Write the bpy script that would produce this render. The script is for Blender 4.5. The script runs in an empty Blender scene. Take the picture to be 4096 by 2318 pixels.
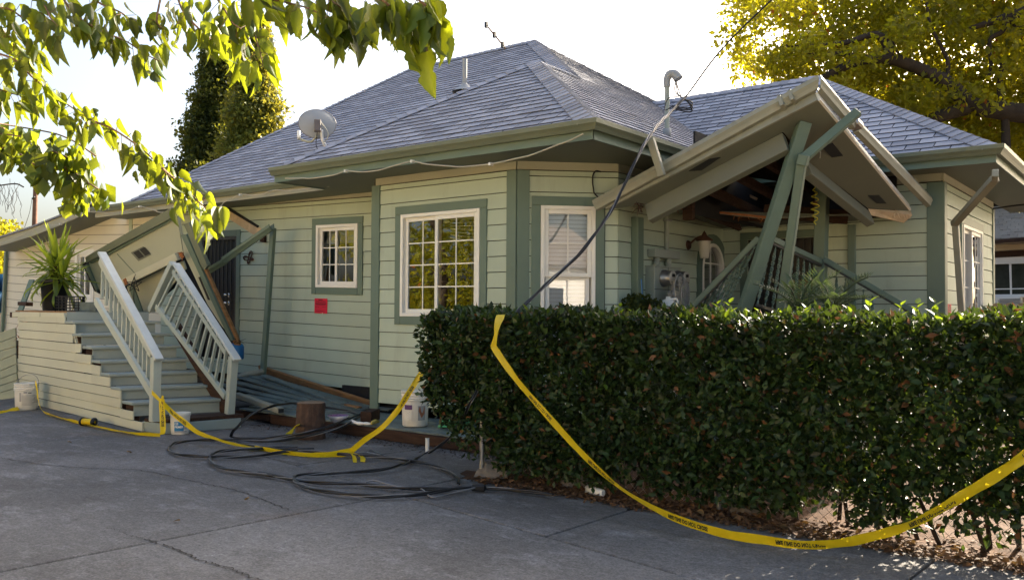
import bpy, bmesh, math, random
import numpy as np
from mathutils import Vector, Matrix, Quaternion

random.seed(7)
rng = np.random.default_rng(7)
SC = bpy.context.scene
COL = SC.collection

# ------------------------------------------------------------------ camera
F_PX, CXP, CYP, EYE = 3435.4, 2048.0, 1159.0, 1.42
YAW, PITCH, ROLL = (math.radians(a) for a in (-37.785, 1.22, 0.346))
_f = Vector((math.sin(YAW) * math.cos(PITCH), math.cos(YAW) * math.cos(PITCH), math.sin(PITCH)))
_r = Vector((math.cos(YAW), -math.sin(YAW), 0))
_u = _r.cross(_f)
CR = _r * math.cos(ROLL) + _u * math.sin(ROLL)
CU = _u * math.cos(ROLL) - _r * math.sin(ROLL)
CF = _f
CAM = Vector((0, 0, EYE))
cd = bpy.data.cameras.new('camera')
cd.sensor_width = 36.0
cd.lens = 36.0 * F_PX / 4096.0
cd.clip_start = 0.05
cd.clip_end = 600
cam = bpy.data.objects.new('camera', cd)
COL.objects.link(cam)
m4 = Matrix((CR, CU, -CF)).transposed().to_4x4()
m4.translation = CAM
cam.matrix_world = m4
SC.camera = cam

# ------------------------------------------------------------------ sky, sun, exposure
SUN_EL, SUN_AZ = math.radians(28.5), math.radians(6.0)      # azimuth from +Y towards +X
w = bpy.data.worlds.new('World')
SC.world = w
w.use_nodes = True
nt = w.node_tree
bg = nt.nodes['Background']
sky = nt.nodes.new('ShaderNodeTexSky')
sky.sky_type = 'NISHITA'
sky.sun_disc = False
sky.sun_elevation = SUN_EL
sky.sun_rotation = SUN_AZ
sky.air_density = 1.0
sky.dust_density = 6.0
sky.ozone_density = 1.0
nt.links.new(sky.outputs[0], bg.inputs[0])
bg.inputs[1].default_value = 0.09
sd = bpy.data.lights.new('sun', 'SUN')
sd.energy = 5.0
sd.angle = math.radians(0.53)
sd.color = (1.0, 0.88, 0.70)
sun = bpy.data.objects.new('sun', sd)
COL.objects.link(sun)
SDIR = Vector((math.sin(SUN_AZ) * math.cos(SUN_EL), math.cos(SUN_AZ) * math.cos(SUN_EL), math.sin(SUN_EL)))
sun.rotation_euler = SDIR.to_track_quat('Z', 'Y').to_euler()
sun.location = SDIR * 60
vs = SC.view_settings
vs.view_transform = 'Standard'
vs.look = 'None'
vs.exposure = 2.2
vs.gamma = 1.0
vs.use_curve_mapping = False
SC.render.engine = 'CYCLES'
SC.cycles.use_denoising = True
SC.cycles.max_bounces = 6
SC.cycles.diffuse_bounces = 3
SC.cycles.glossy_bounces = 3
SC.cycles.transmission_bounces = 4
SC.cycles.transparent_max_bounces = 8
SC.cycles.caustics_reflective = False
SC.cycles.caustics_refractive = False
SC.cycles.sample_clamp_indirect = 6.0

# ------------------------------------------------------------------ picture <-> place
def ray(x, y):
    return CF + CR * ((x - CXP) / F_PX) - CU * ((y - CYP) / F_PX)
def onZ(x, y, z=0.0):
    d = ray(x, y); return CAM + d * ((z - EYE) / d.z)
def onY(x, y, Y):
    d = ray(x, y); return CAM + d * (Y / d.y)
def onX(x, y, X):
    d = ray(x, y); return CAM + d * (X / d.x)
def onP(x, y, p, n):
    d = ray(x, y); return CAM + d * ((Vector(p) - CAM).dot(n) / d.dot(n))
def dep(x, y, t):
    return CAM + ray(x, y) * t
def proj(P):
    v = Vector(P) - CAM
    t = v.dot(CF)
    return (CXP + F_PX * v.dot(CR) / t, CYP - F_PX * v.dot(CU) / t, t)
def tile(ox, oy, sc):
    return lambda x, y: (ox + x / sc, oy + y / sc)
T1, T2, T3, T4 = tile(900, 600, 2.859), tile(900, 1109, 2.859), tile(1500, 600, 2.859), tile(1500, 1000, 2.859)
T5, T6, T7, T8 = tile(2200, 700, 2.859), tile(3196, 700, 2.859), tile(0, 800, 2.859), tile(0, 1200, 2.859)
R1 = tile(2900, 280, 2.426)      # right porch roof
R2 = tile(2350, 850, 2.2374)     # right porch recess
K = tile(900, 1450, 2.24)        # cables
Q = tile(0, 1500, 1.78)
U7 = tile(600, 1380, 2.859)
L6 = tile(0, 0, 1.618)
L7 = tile(1000, 0, 1.82)
DD = lambda x, y: (x * 1.5919, y * 1.5919)

# ------------------------------------------------------------------ mesh building
Z = Vector((0, 0, 1))
ORG = {}
def V(*a): return Vector(a)

def smooth_path(pts, n=6):
    """Catmull-Rom through the points"""
    P = [Vector(p) for p in pts]
    if len(P) < 3: return P
    out = []
    for i in range(len(P) - 1):
        p0 = P[i - 1] if i > 0 else P[0] * 2 - P[1]
        p1, p2 = P[i], P[i + 1]
        p3 = P[i + 2] if i + 2 < len(P) else P[-1] * 2 - P[-2]
        for j in range(n):
            t = j / n
            out.append(0.5 * ((2 * p1) + (p2 - p0) * t + (2 * p0 - 5 * p1 + 4 * p2 - p3) * t * t + (3 * p1 - p0 - 3 * p2 + p3) * t ** 3))
    out.append(P[-1])
    return out

class MB:
    def __init__(s):
        s.v, s.f, s.sm = [], [], []
    def add(s, verts, faces, smooth=False):
        o = len(s.v)
        s.v += [tuple(v) for v in verts]
        s.f += [tuple(i + o for i in f) for f in faces]
        s.sm += [smooth] * len(faces)
        return s
    def obox(s, c, ax, ay, az):
        c = Vector(c); ax, ay, az = Vector(ax), Vector(ay), Vector(az)
        vs = [c + ax * i + ay * j + az * k for k in (-1, 1) for j in (-1, 1) for i in (-1, 1)]
        if ax.cross(ay).dot(az) < 0: vs = [c + ax * -i + ay * j + az * k for k in (-1, 1) for j in (-1, 1) for i in (-1, 1)]
        return s.add(vs, [(0, 2, 3, 1), (4, 5, 7, 6), (0, 1, 5, 4), (2, 6, 7, 3), (0, 4, 6, 2), (1, 3, 7, 5)])
    def box(s, a, b):
        a, b = Vector(a), Vector(b); h = (b - a) / 2
        return s.obox((a + b) / 2, (abs(h.x), 0, 0), (0, abs(h.y), 0), (0, 0, abs(h.z)))
    def bar(s, p, q, w, h, up=Z):
        """beam from p to q; w across, h along up"""
        p, q = Vector(p), Vector(q); d = q - p
        side = d.cross(Vector(up))
        if side.length < 1e-6: side = d.cross(Vector((1, 0, 0)))
        side.normalize(); u = side.cross(d).normalized()
        return s.obox((p + q) / 2, d / 2, side * w / 2, u * h / 2)
    def tube(s, pts, r, n=8, caps=True):
        pts = [Vector(p) for p in pts]; m = len(pts)
        rs = r if isinstance(r, (list, tuple)) else [r] * m
        vs, fs = [], []
        t = (pts[1] - pts[0]).normalized()
        a = t.orthogonal().normalized()
        for i in range(m):
            if i == 0: t2 = (pts[1] - pts[0])
            elif i == m - 1: t2 = (pts[-1] - pts[-2])
            else: t2 = (pts[i + 1] - pts[i - 1])
            if t2.length < 1e-9: t2 = t
            t2 = t2.normalized()
            a = (a - t2 * a.dot(t2))
            a = a.normalized() if a.length > 1e-6 else t2.orthogonal().normalized()
            b = t2.cross(a)
            for k in range(n):
                an = 2 * math.pi * k / n
                vs.append(pts[i] + (a * math.cos(an) + b * math.sin(an)) * rs[i])
            t = t2
        for i in range(m - 1):
            for k in range(n):
                fs.append((i * n + k, i * n + (k + 1) % n, (i + 1) * n + (k + 1) % n, (i + 1) * n + k))
        s.add(vs, fs, True)
        if caps:
            s.add(vs[:n], [tuple(range(n))[::-1]]); s.add(vs[-n:], [tuple(range(n))])
        return s
    def prism(s, poly, vec):
        """closed polygon extruded by vec"""
        P = [Vector(p) for p in poly]; vec = Vector(vec); n = len(P)
        nn = Vector((0, 0, 0))
        for i in range(n): nn += (P[i] - P[0]).cross(P[(i + 1) % n] - P[0])
        if nn.dot(vec) > 0: P = P[::-1]
        vs = P + [p + vec for p in P]
        fs = [tuple(range(n)), tuple(range(2 * n - 1, n - 1, -1))]
        fs += [(i, i + n, (i + 1) % n + n, (i + 1) % n) for i in range(n)]
        return s.add(vs, fs)
    def lathe(s, prof, c, n=20, axis=Z, xdir=None):
        c = Vector(c); axis = Vector(axis).normalized()
        a = Vector(xdir).normalized() if xdir else axis.orthogonal().normalized()
        b = axis.cross(a); m = len(prof)
        vs = [c + axis * z + (a * math.cos(2 * math.pi * k / n) + b * math.sin(2 * math.pi * k / n)) * r for r, z in prof for k in range(n)]
        fs = [(i * n + k, i * n + (k + 1) % n, (i + 1) * n + (k + 1) % n, (i + 1) * n + k) for i in range(m - 1) for k in range(n)]
        return s.add(vs, fs, True)
    def sheet(s, grid, smooth=True):
        """grid of points rows x cols"""
        R, C = len(grid), len(grid[0])
        vs = [p for row in grid for p in row]
        fs = [(i * C + j, i * C + j + 1, (i + 1) * C + j + 1, (i + 1) * C + j) for i in range(R - 1) for j in range(C - 1)]
        return s.add(vs, fs, smooth)
    def mesh(s, name, o=(0, 0, 0)):
        me = bpy.data.meshes.new(name)
        o = Vector(o)
        me.from_pydata([(v[0] - o.x, v[1] - o.y, v[2] - o.z) for v in s.v], [], s.f)
        me.polygons.foreach_set('use_smooth', s.sm)
        me.update()
        return me
    def build(s, name, mat, parent=None, bevel=0, base=None, kind=None):
        o = ORG[parent] if parent is not None else Vector(base or (0, 0, 0))
        me = s.mesh(name, o)
        ob = bpy.data.objects.new(name, me)
        COL.objects.link(ob)
        me.materials.append(mat)
        if parent is not None: ob.parent = parent
        else: ob.location = o
        ORG[ob] = o
        if bevel:
            b = ob.modifiers.new('bevel', 'BEVEL'); b.width = bevel; b.segments = 1; b.limit_method = 'ANGLE'; b.angle_limit = 0.7
        if kind: ob['kind'] = kind
        return ob

def _be(s, name, mat, parent):
    ob = s.build(name, mat, parent); ob.data.materials.append(MAT['shingle_edge'])
    ob.data.polygons.foreach_set('material_index', [0] + [1] * (len(s.f) - 1)); return ob
MB.build_edges = _be

def inst(name, me, parent, loc, rot=None, scale=None):
    """one more object on shared mesh data, a part of parent"""
    ob = bpy.data.objects.new(name, me)
    COL.objects.link(ob)
    o = ORG[parent] if parent is not None else Vector((0, 0, 0))
    if parent is not None: ob.parent = parent
    if rot is not None:
        ob.rotation_mode = 'QUATERNION'; ob.rotation_quaternion = rot
    if scale is not None: ob.scale = scale if not isinstance(scale, (int, float)) else (scale,) * 3
    ob.location = Vector(loc) - o
    ORG[ob] = Vector(loc)
    return ob

def thing(name, label, cat, loc, group=None):
    e = bpy.data.objects.new(name, None)
    e.empty_display_size = 0.2
    COL.objects.link(e)
    e.location = loc
    ORG[e] = Vector(loc)
    return tag(e, label, cat, group)
def tag(o, label, cat, group=None):
    o['label'] = label; o['category'] = cat
    if group: o['group'] = group
    return o
def struct(o):
    o['kind'] = 'structure'; return o

# ------------------------------------------------------------------ materials
def _mat(name):
    m = bpy.data.materials.new(name); m.use_nodes = True
    return m, m.node_tree.nodes, m.node_tree.links, m.node_tree.nodes['Principled BSDF']
def noise(N, L, scale, detail=4, rough=.6, stretch=None, coord='Object'):
    tc = N.new('ShaderNodeTexCoord'); n = N.new('ShaderNodeTexNoise')
    n.inputs['Scale'].default_value = scale; n.inputs['Detail'].default_value = detail; n.inputs['Roughness'].default_value = rough
    if stretch:
        mp = N.new('ShaderNodeMapping'); mp.inputs['Scale'].default_value = stretch
        L.new(tc.outputs[coord], mp.inputs[0]); L.new(mp.outputs[0], n.inputs[0])
    else: L.new(tc.outputs[coord], n.inputs[0])
    return n.outputs[0]
def ramp(N, L, src, a, b, ca=(0, 0, 0, 1), cb=(1, 1, 1, 1)):
    r = N.new('ShaderNodeValToRGB')
    r.color_ramp.elements[0].position = a; r.color_ramp.elements[1].position = b
    r.color_ramp.elements[0].color = ca; r.color_ramp.elements[1].color = cb
    L.new(src, r.inputs[0]); return r.outputs[0]
def mix(N, L, fac, a, b, mode='MIX'):
    m = N.new('ShaderNodeMix'); m.data_type = 'RGBA'; m.blend_type = mode
    for sock, val in ((m.inputs[0], fac), (m.inputs[6], a), (m.inputs[7], b)):
        if hasattr(val, 'is_linked'): L.new(val, sock)
        elif isinstance(val, (int, float)): sock.default_value = val
        else: sock.default_value = (*val[:3], 1)
    return m.outputs[2]
def bump(N, L, P, src, strength, dist=.01):
    b = N.new('ShaderNodeBump'); b.inputs['Strength'].default_value = strength; b.inputs['Distance'].default_value = dist
    L.new(src, b.inputs['Height']); L.new(b.outputs[0], P.inputs['Normal'])
def sc3(c, k): return tuple(x * k for x in c)

def M(name, col, rough=.6, var=.15, vs=2.5, bs=60, bst=.15, dirt=.0, dcol=(.08, .06, .04), stretch=None, spec=.35, metal=0, orand=0.0, dscale=1.3, d0=.55):
    m, N, L, P = _mat(name)
    c = mix(N, L, ramp(N, L, noise(N, L, vs, 5), .3, .72), sc3(col, 1 - var), sc3(col, 1 + var))
    if orand:
        oi = N.new('ShaderNodeObjectInfo')
        c = mix(N, L, oi.outputs['Random'], mix(N, L, 1.0, c, (1 - orand,) * 3, 'MULTIPLY'), mix(N, L, 1.0, c, (1 + orand,) * 3, 'MULTIPLY'))
    if dirt:
        d = ramp(N, L, noise(N, L, dscale, 8, .7, stretch), d0, d0 + .25)
        dm = N.new('ShaderNodeMath'); dm.operation = 'MULTIPLY'; L.new(d, dm.inputs[0]); dm.inputs[1].default_value = dirt
        c = mix(N, L, dm.outputs[0], c, dcol)
    L.new(c, P.inputs['Base Color'])
    P.inputs['Roughness'].default_value = rough
    P.inputs['Specular IOR Level'].default_value = spec
    P.inputs['Metallic'].default_value = metal
    if bst: bump(N, L, P, noise(N, L, bs, 5, .6, stretch), bst)
    return m

def wood_mat(name, c1, c2, rough=.75, sx=(1, 1, 1)):
    m, N, L, P = _mat(name)
    n = noise(N, L, 6, 6, .65, sx)
    c = mix(N, L, ramp(N, L, n, .3, .7), c1, c2)
    L.new(c, P.inputs['Base Color']); P.inputs['Roughness'].default_value = rough
    P.inputs['Specular IOR Level'].default_value = .2
    bump(N, L, P, n, .5, .01)
    return m

def leaf_mat(name, top, trans, rough=.45, tfac=.45, rand='object', var=.35, spec=.4, brown=None, bfrac=.06):
    """two sided leaf: reflecting face plus light let through"""
    m, N, L, P = _mat(name)
    if rand == 'object':
        rv = N.new('ShaderNodeObjectInfo').outputs['Random']
    else:
        at = N.new('ShaderNodeAttribute'); at.attribute_name = 'tint'; rv = at.outputs['Fac']
    ca = mix(N, L, rv, sc3(top, 1 - var), sc3(top, 1 + var))
    ct = mix(N, L, rv, sc3(trans, 1 - var * .6), sc3(trans, 1 + var * .6))
    if brown:
        sel = ramp(N, L, rv, 1 - bfrac, 1 - bfrac + .01)
        ca = mix(N, L, sel, ca, brown); ct = mix(N, L, sel, ct, brown)
    L.new(ca, P.inputs['Base Color'])
    P.inputs['Roughness'].default_value = rough; P.inputs['Specular IOR Level'].default_value = spec
    t = N.new('ShaderNodeBsdfTranslucent'); L.new(ct, t.inputs[0])
    mx = N.new('ShaderNodeMixShader'); mx.inputs[0].default_value = tfac
    L.new(P.outputs[0], mx.inputs[1]); L.new(t.outputs[0], mx.inputs[2])
    L.new(mx.outputs[0], N['Material Output'].inputs[0])
    return m

# paint and house materials
WALLC = (.405, .478, .378)
MAT = {}
MAT['wall'] = M('sage_paint', WALLC, .55, .06, 1.1, 90, .12, dirt=.38, dcol=(.21, .20, .15), stretch=(1, 1, .25), dscale=3.0, d0=.54, orand=.05)
MAT['cream'] = M('lit_wall_paint', (.66, .62, .51), .55, .05, 1.1, 90, .12, dirt=.2, dcol=(.35, .32, .25), stretch=(1, 1, .25), dscale=2.2, d0=.6, orand=.03)  # lighter wall copy, stronger light at the far left painted into the colour
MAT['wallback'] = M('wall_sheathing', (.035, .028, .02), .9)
MAT['trim'] = M('green_trim_paint', (.125, .178, .14), .5, .08, 2, 80, .12, dirt=.2, dcol=(.1, .12, .1), dscale=3, d0=.58)
MAT['frieze'] = M('frieze_paint', (.34, .335, .255), .6, .07, 1.2, 70, .15, dirt=.25, dcol=(.2, .17, .12), dscale=2)
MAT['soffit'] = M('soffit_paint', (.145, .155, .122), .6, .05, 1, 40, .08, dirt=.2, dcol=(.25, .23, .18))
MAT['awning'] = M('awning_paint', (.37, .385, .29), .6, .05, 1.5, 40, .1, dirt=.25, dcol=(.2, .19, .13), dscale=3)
MAT['gutter'] = M('gutter_paint', (.14, .162, .112), .45, .1, 2, 60, .08, dirt=.45, dcol=(.16, .15, .09), stretch=(6, 6, .6), dscale=2.5, d0=.5)
MAT['gutter_worn'] = M('worn_gutter_paint', (.25, .258, .21), .5, .12, 3, 50, .1, dirt=.5, dcol=(.2, .15, .1), dscale=3.5, d0=.52)
MAT['white'] = M('white_vinyl', (.78, .77, .72), .4, .04, 3, 30, .02, dirt=.1, dcol=(.5, .45, .35))
MAT['stairpaint'] = M('stair_paint', (.25, .295, .275), .55, .08, 3, 70, .2, dirt=.35, dcol=(.12, .11, .08), dscale=5, d0=.6)
MAT['skirt'] = M('cream_paint', (.51, .515, .40), .55, .06, 1.5, 80, .15, dirt=.3, dcol=(.25, .22, .15), dscale=3, d0=.58, orand=.05)
MAT['rail'] = M('rail_paint', (.385, .43, .38), .5, .08, 3, 70, .2, dirt=.4, dcol=(.14, .13, .1), dscale=6, d0=.6)
MAT['railcap'] = M('worn_cap_paint', (.46, .49, .46), .45, .08, 4, 60, .2, dirt=.7, dcol=(.10, .09, .08), dscale=9, d0=.62)
MAT['deck'] = M('deck_paint', (.135, .175, .17), .55, .15, 3, 60, .2, dirt=.8, dcol=(.04, .034, .027), dscale=2.6, d0=.47, orand=.12)
MAT['black'] = M('black_plastic', (.012, .012, .013), .4, .1, 3, 30, .02)
MAT['iron'] = M('black_iron', (.02, .021, .022), .5, .2, 5, 80, .1)
MAT['railgreen'] = M('dark_green_paint', (.10, .15, .118), .5, .1, 3, 70, .12, dirt=.2, dcol=(.05, .06, .05))
MAT['rawwood'] = wood_mat('raw_wood', (.20, .105, .045), (.31, .18, .085), .8, (.7, .7, 6))
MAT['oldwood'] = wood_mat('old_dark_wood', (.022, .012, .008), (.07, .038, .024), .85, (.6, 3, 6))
MAT['redwood'] = wood_mat('broken_redwood', (.22, .08, .03), (.36, .15, .06), .8, (3, 3, 3))
MAT['plaster'] = M('bare_plaster', (.55, .42, .27), .9, .2, 7, 40, .4, dirt=.5, dcol=(.12, .07, .035), dscale=8)
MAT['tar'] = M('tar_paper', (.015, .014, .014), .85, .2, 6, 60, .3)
MAT['metal'] = M('galvanised_metal', (.30, .30, .30), .4, .1, 6, 60, .06, metal=.8)
MAT['chrome'] = M('chrome', (.7, .7, .7), .15, .02, metal=1, bst=0)
MAT['meterbox'] = M('meter_paint', (.33, .365, .315), .5, .05, 3, 60, .06)
MAT['grey'] = M('grey_plastic', (.30, .31, .31), .5, .06, 4, 60, .05)
MAT['bucket'] = M('white_bucket_plastic', (.70, .68, .61), .4, .05, 5, 50, .05, dirt=.45, dcol=(.34, .29, .2), dscale=5, d0=.55)
MAT['dirt'] = M('soil', (.07, .031, .013), .95, .35, 5, 25, .8, dirt=.6, dcol=(.15, .066, .022), dscale=14, d0=.5)
MAT['bark'] = M('tree_bark', (.042, .03, .022), .9, .4, 6, 14, .9, stretch=(1, 1, .3), dirt=.4, dcol=(.09, .075, .06), dscale=5)
MAT['stump'] = M('stump_bark', (.085, .052, .038), .9, .45, 12, 22, 1.0, stretch=(1, 1, .18), dirt=.7, dcol=(.03, .018, .014), dscale=14, d0=.45)
MAT['twig'] = M('twig_bark', (.16, .09, .045), .7, .3, 20, 60, .3)
MAT['cable'] = M('black_cable', (.006, .006, .007), .45, .2, 9, 80, .05, spec=.5)
MAT['messenger'] = M('bare_wire', (.20, .20, .205), .45, .1, 20, 90, .05, metal=.5)
MAT['wire'] = M('cream_wire', (.40, .38, .30), .5, .1, 9)
MAT['red'] = M('red_notice_paper', (.62, .012, .045), .5, .06, 5, 40, .03)
MAT['ink'] = M('black_ink', (.02, .02, .02), .5, .1, bst=0)
MAT['darkink'] = M('dark_red_ink', (.12, .004, .012), .5, .1, bst=0)
MAT['blue'] = M('blue_label', (.03, .19, .40), .4, .06, 8, bst=0)
MAT['purple'] = M('purple_label', (.11, .045, .16), .4, .08, 8, bst=0)
MAT['brownlabel'] = M('brown_label', (.26, .10, .05), .4, .1, 8, bst=0)
MAT['greylabel'] = M('grey_print', (.36, .36, .34), .5, .1, 14, bst=0)
MAT['terracotta'] = M('rust', (.07, .032, .02), .8, .3, 9)
MAT['greenhose'] = M('green_hose', (.07, .33, .14), .4, .1)
MAT['bluejug'] = M('blue_plastic', (.02, .16, .42), .3, .1)
MAT['bowl'] = M('white_enamel', (.70, .68, .72), .2, .03)
MAT['bowlin'] = M('painted_bowl_inside', (.22, .10, .20), .3, .5, 40)
MAT['door'] = M('dark_door', (.03, .027, .027), .6, .2, 4, dirt=.3, dcol=(.06, .055, .05))
MAT['porcelain'] = M('frosted_lamp_glass', (.50, .48, .41), .3, .05)
MAT['crack'] = M('crack_dirt', (.045, .039, .034), .95, .3, 20)
MAT['asphalt'] = M('patio_block', (.1, .09, .075), .9, .2)

def glass_mat(name, k=1.0, tint=(1, 1, 1), wav=.02):
    m, N, L, P = _mat(name)
    g = N.new('ShaderNodeBsdfGlossy'); g.inputs['Roughness'].default_value = .0; g.inputs[0].default_value = (.95, .95, .95, 1)
    t = N.new('ShaderNodeBsdfTransparent'); t.inputs[0].default_value = (*tint, 1)
    fr = N.new('ShaderNodeFresnel'); fr.inputs[0].default_value = 1.52
    a = N.new('ShaderNodeMath'); a.operation = 'MULTIPLY'; a.use_clamp = True; a.inputs[1].default_value = k
    L.new(fr.outputs[0], a.inputs[0])
    mx = N.new('ShaderNodeMixShader'); L.new(a.outputs[0], mx.inputs[0]); L.new(t.outputs[0], mx.inputs[1]); L.new(g.outputs[0], mx.inputs[2])
    b = N.new('ShaderNodeBump'); b.inputs['Strength'].default_value = wav; b.inputs['Distance'].default_value = .02
    L.new(noise(N, L, 2.2, 1, .4), b.inputs['Height']); L.new(b.outputs[0], g.inputs['Normal'])
    L.new(mx.outputs[0], N['Material Output'].inputs[0])
    return m
MAT['glass'] = glass_mat('double_glazing', 2.9, (.7, .72, .7), .08)
MAT['screen'] = glass_mat('blind_window_glazing', 2.6, (.92, .94, .95), .02)

# asphalt shingles: object colour for single ones, stored tint for the rest
def shingle_mat(name, rand):
    m, N, L, P = _mat(name)
    if rand == 'object': rv = N.new('ShaderNodeObjectInfo').outputs['Random']
    else:
        at = N.new('ShaderNodeAttribute'); at.attribute_name = 'tint'; rv = at.outputs['Fac']
    c = mix(N, L, rv, (.225, .235, .275), (.37, .38, .43))
    g = ramp(N, L, noise(N, L, 110, 3, .7), .3, .7)
    c = mix(N, L, 1.0, c, mix(N, L, g, (.82, .82, .82), (1.18, 1.18, 1.18)), 'MULTIPLY')
    c = mix(N, L, ramp(N, L, noise(N, L, .9, 4), .35, .75), c, mix(N, L, 1.0, c, (.84, .83, .82), 'MULTIPLY'))
    L.new(c, P.inputs['Base Color']); P.inputs['Roughness'].default_value = .85; P.inputs['Specular IOR Level'].default_value = .25
    bump(N, L, P, noise(N, L, 150, 2), .5, .004)
    return m
MAT['shingle_edge'] = M('shingle_cut_edge', (.07, .07, .08), .9, .2, 9)
MAT['shingle'] = shingle_mat('roof_shingle', 'object')
MAT['shingles'] = shingle_mat('roof_shingle_courses', 'tint')

def concrete_mat():
    m, N, L, P = _mat('driveway_concrete')
    def mul(x, k):
        q = N.new('ShaderNodeMath'); q.operation = 'MULTIPLY'; q.inputs[1].default_value = k; L.new(x, q.inputs[0]); return q.outputs[0]
    big = ramp(N, L, noise(N, L, .55, 6, .62), .32, .7)
    c = mix(N, L, big, (.105, .099, .095), (.205, .196, .19))
    oi = N.new('ShaderNodeObjectInfo')
    c = mix(N, L, oi.outputs['Random'], c, mix(N, L, 1.0, c, (.72, .71, .70), 'MULTIPLY'))
    pale = ramp(N, L, noise(N, L, 1.9, 10, .8, (1, 1.7, 1)), .52, .72)
    c = mix(N, L, mul(pale, .6), c, (.34, .335, .345))
    scuff = ramp(N, L, noise(N, L, 5.5, 8, .75, (.5, 2.2, 1)), .58, .72)
    c = mix(N, L, mul(scuff, .4), c, (.36, .355, .36))
    st = ramp(N, L, noise(N, L, 2.1, 7, .65), .57, .70)
    c = mix(N, L, mul(st, .55), c, (.06, .054, .048))
    spots = ramp(N, L, noise(N, L, 11, 4, .6), .66, .72)
    c = mix(N, L, mul(spots, .55), c, (.045, .042, .042))
    rust = ramp(N, L, noise(N, L, .9, 3, .5), .64, .74)
    c = mix(N, L, mul(rust, .3), c, (.14, .085, .05))
    for sc_, lo_, hi_ in ((14, .90, 1.10), (34, .84, 1.17), (80, .76, 1.26)):
        fine = ramp(N, L, noise(N, L, sc_, 4, .7), .38, .62)
        c = mix(N, L, 1.0, c, mix(N, L, fine, (lo_,) * 3, (hi_,) * 3), 'MULTIPLY')
    L.new(c, P.inputs['Base Color']); P.inputs['Roughness'].default_value = .82; P.inputs['Specular IOR Level'].default_value = .3
    bump(N, L, P, noise(N, L, 70, 7, .75), .6, .008)
    return m
MAT['concrete'] = concrete_mat()

def tape_mat():
    m, N, L, P = _mat('yellow_tape_plastic')
    c = mix(N, L, ramp(N, L, noise(N, L, 14, 3), .3, .7), (.80, .57, .005), (.92, .70, .02))
    L.new(c, P.inputs['Base Color']); P.inputs['Roughness'].default_value = .35
    t = N.new('ShaderNodeBsdfTranslucent'); t.inputs[0].default_value = (.95, .72, .02, 1)
    mx = N.new('ShaderNodeMixShader'); mx.inputs[0].default_value = .4
    L.new(P.outputs[0], mx.inputs[1]); L.new(t.outputs[0], mx.inputs[2]); L.new(mx.outputs[0], N['Material Output'].inputs[0])
    bump(N, L, P, noise(N, L, 45, 3), .3, .01)
    return m
MAT['tape'] = tape_mat()
MAT['mulberry'] = leaf_mat('mulberry_leaf', (.04, .075, .012), (.34, .375, .010), .45, .4, 'object', .6)
MAT['mulberry_far'] = leaf_mat('mulberry_leaf_far', (.045, .08, .014), (.34, .375, .012), .45, .4, 'tint', .6)
MAT['hedge'] = leaf_mat('hedge_leaf', (.024, .047, .012), (.08, .12, .010), .45, .22, 'tint', .7, .3, brown=(.15, .07, .03), bfrac=.05)
MAT['sprout'] = leaf_mat('hedge_shoot_leaf', (.055, .10, .014), (.22, .30, .015), .3, .4, 'object', .4)
MAT['autumn'] = leaf_mat('autumn_leaf', (.08, .10, .011), (.62, .55, .012), .5, .5, 'tint', .6, .3, brown=(.36, .11, .02), bfrac=.03)
MAT['needle'] = leaf_mat('conifer_foliage', (.028, .046, .014), (.19, .19, .015), .6, .35, 'tint', .5, .2)
MAT['bush'] = leaf_mat('bush_leaf', (.07, .10, .02), (.34, .30, .03), .5, .4, 'tint', .5, .3)
MAT['yucca'] = leaf_mat('yucca_blade', (.10, .15, .025), (.52, .60, .03), .35, .4, 'object', .35)
MAT['cycad'] = leaf_mat('cycad_leaf', (.045, .075, .04), (.10, .15, .04), .4, .3, 'object', .3)
MAT['litter'] = leaf_mat('dry_leaf', (.22, .13, .05), (.35, .2, .05), .7, .2, 'object', .5)
MAT['litters'] = leaf_mat('dry_leaf_litter', (.13, .062, .025), (.2, .12, .04), .8, .15, 'tint', .6)

# ------------------------------------------------------------------ polygon helpers
def clip_half(poly, a, b, c):
    """keep a*x+b*y+c >= 0"""
    out = []
    for i in range(len(poly)):
        p, q = poly[i], poly[(i + 1) % len(poly)]
        dp, dq = a * p[0] + b * p[1] + c, a * q[0] + b * q[1] + c
        if dp >= 0: out.append(p)
        if dp * dq < 0:
            t = dp / (dp - dq); out.append((p[0] + (q[0] - p[0]) * t, p[1] + (q[1] - p[1]) * t))
    return out
def clip_convex(poly, conv):
    """clip by a convex counter-clockwise polygon"""
    for i in range(len(conv)):
        (x0, y0), (x1, y1) = conv[i], conv[(i + 1) % len(conv)]
        a, b = -(y1 - y0), (x1 - x0)
        poly = clip_half(poly, a, b, -(a * x0 + b * y0))
        if len(poly) < 3: return []
    return poly
def area2(p):
    return sum(p[i][0] * p[(i + 1) % len(p)][1] - p[(i + 1) % len(p)][0] * p[i][1] for i in range(len(p))) / 2
def rect_sub(rects, h):
    out = []
    for (a, b, c, d) in rects:
        if h[0] >= b or h[1] <= a or h[2] >= d or h[3] <= c: out.append((a, b, c, d)); continue
        if h[0] > a: out.append((a, h[0], c, d))
        if h[1] < b: out.append((h[1], b, c, d))
        x0, x1 = max(a, h[0]), min(b, h[1])
        if h[2] > c: out.append((x0, x1, c, h[2]))
        if h[3] < d: out.append((x0, x1, h[3], d))
    return [r for r in out if r[1] - r[0] > .012 and r[3] - r[2] > .012]

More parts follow.
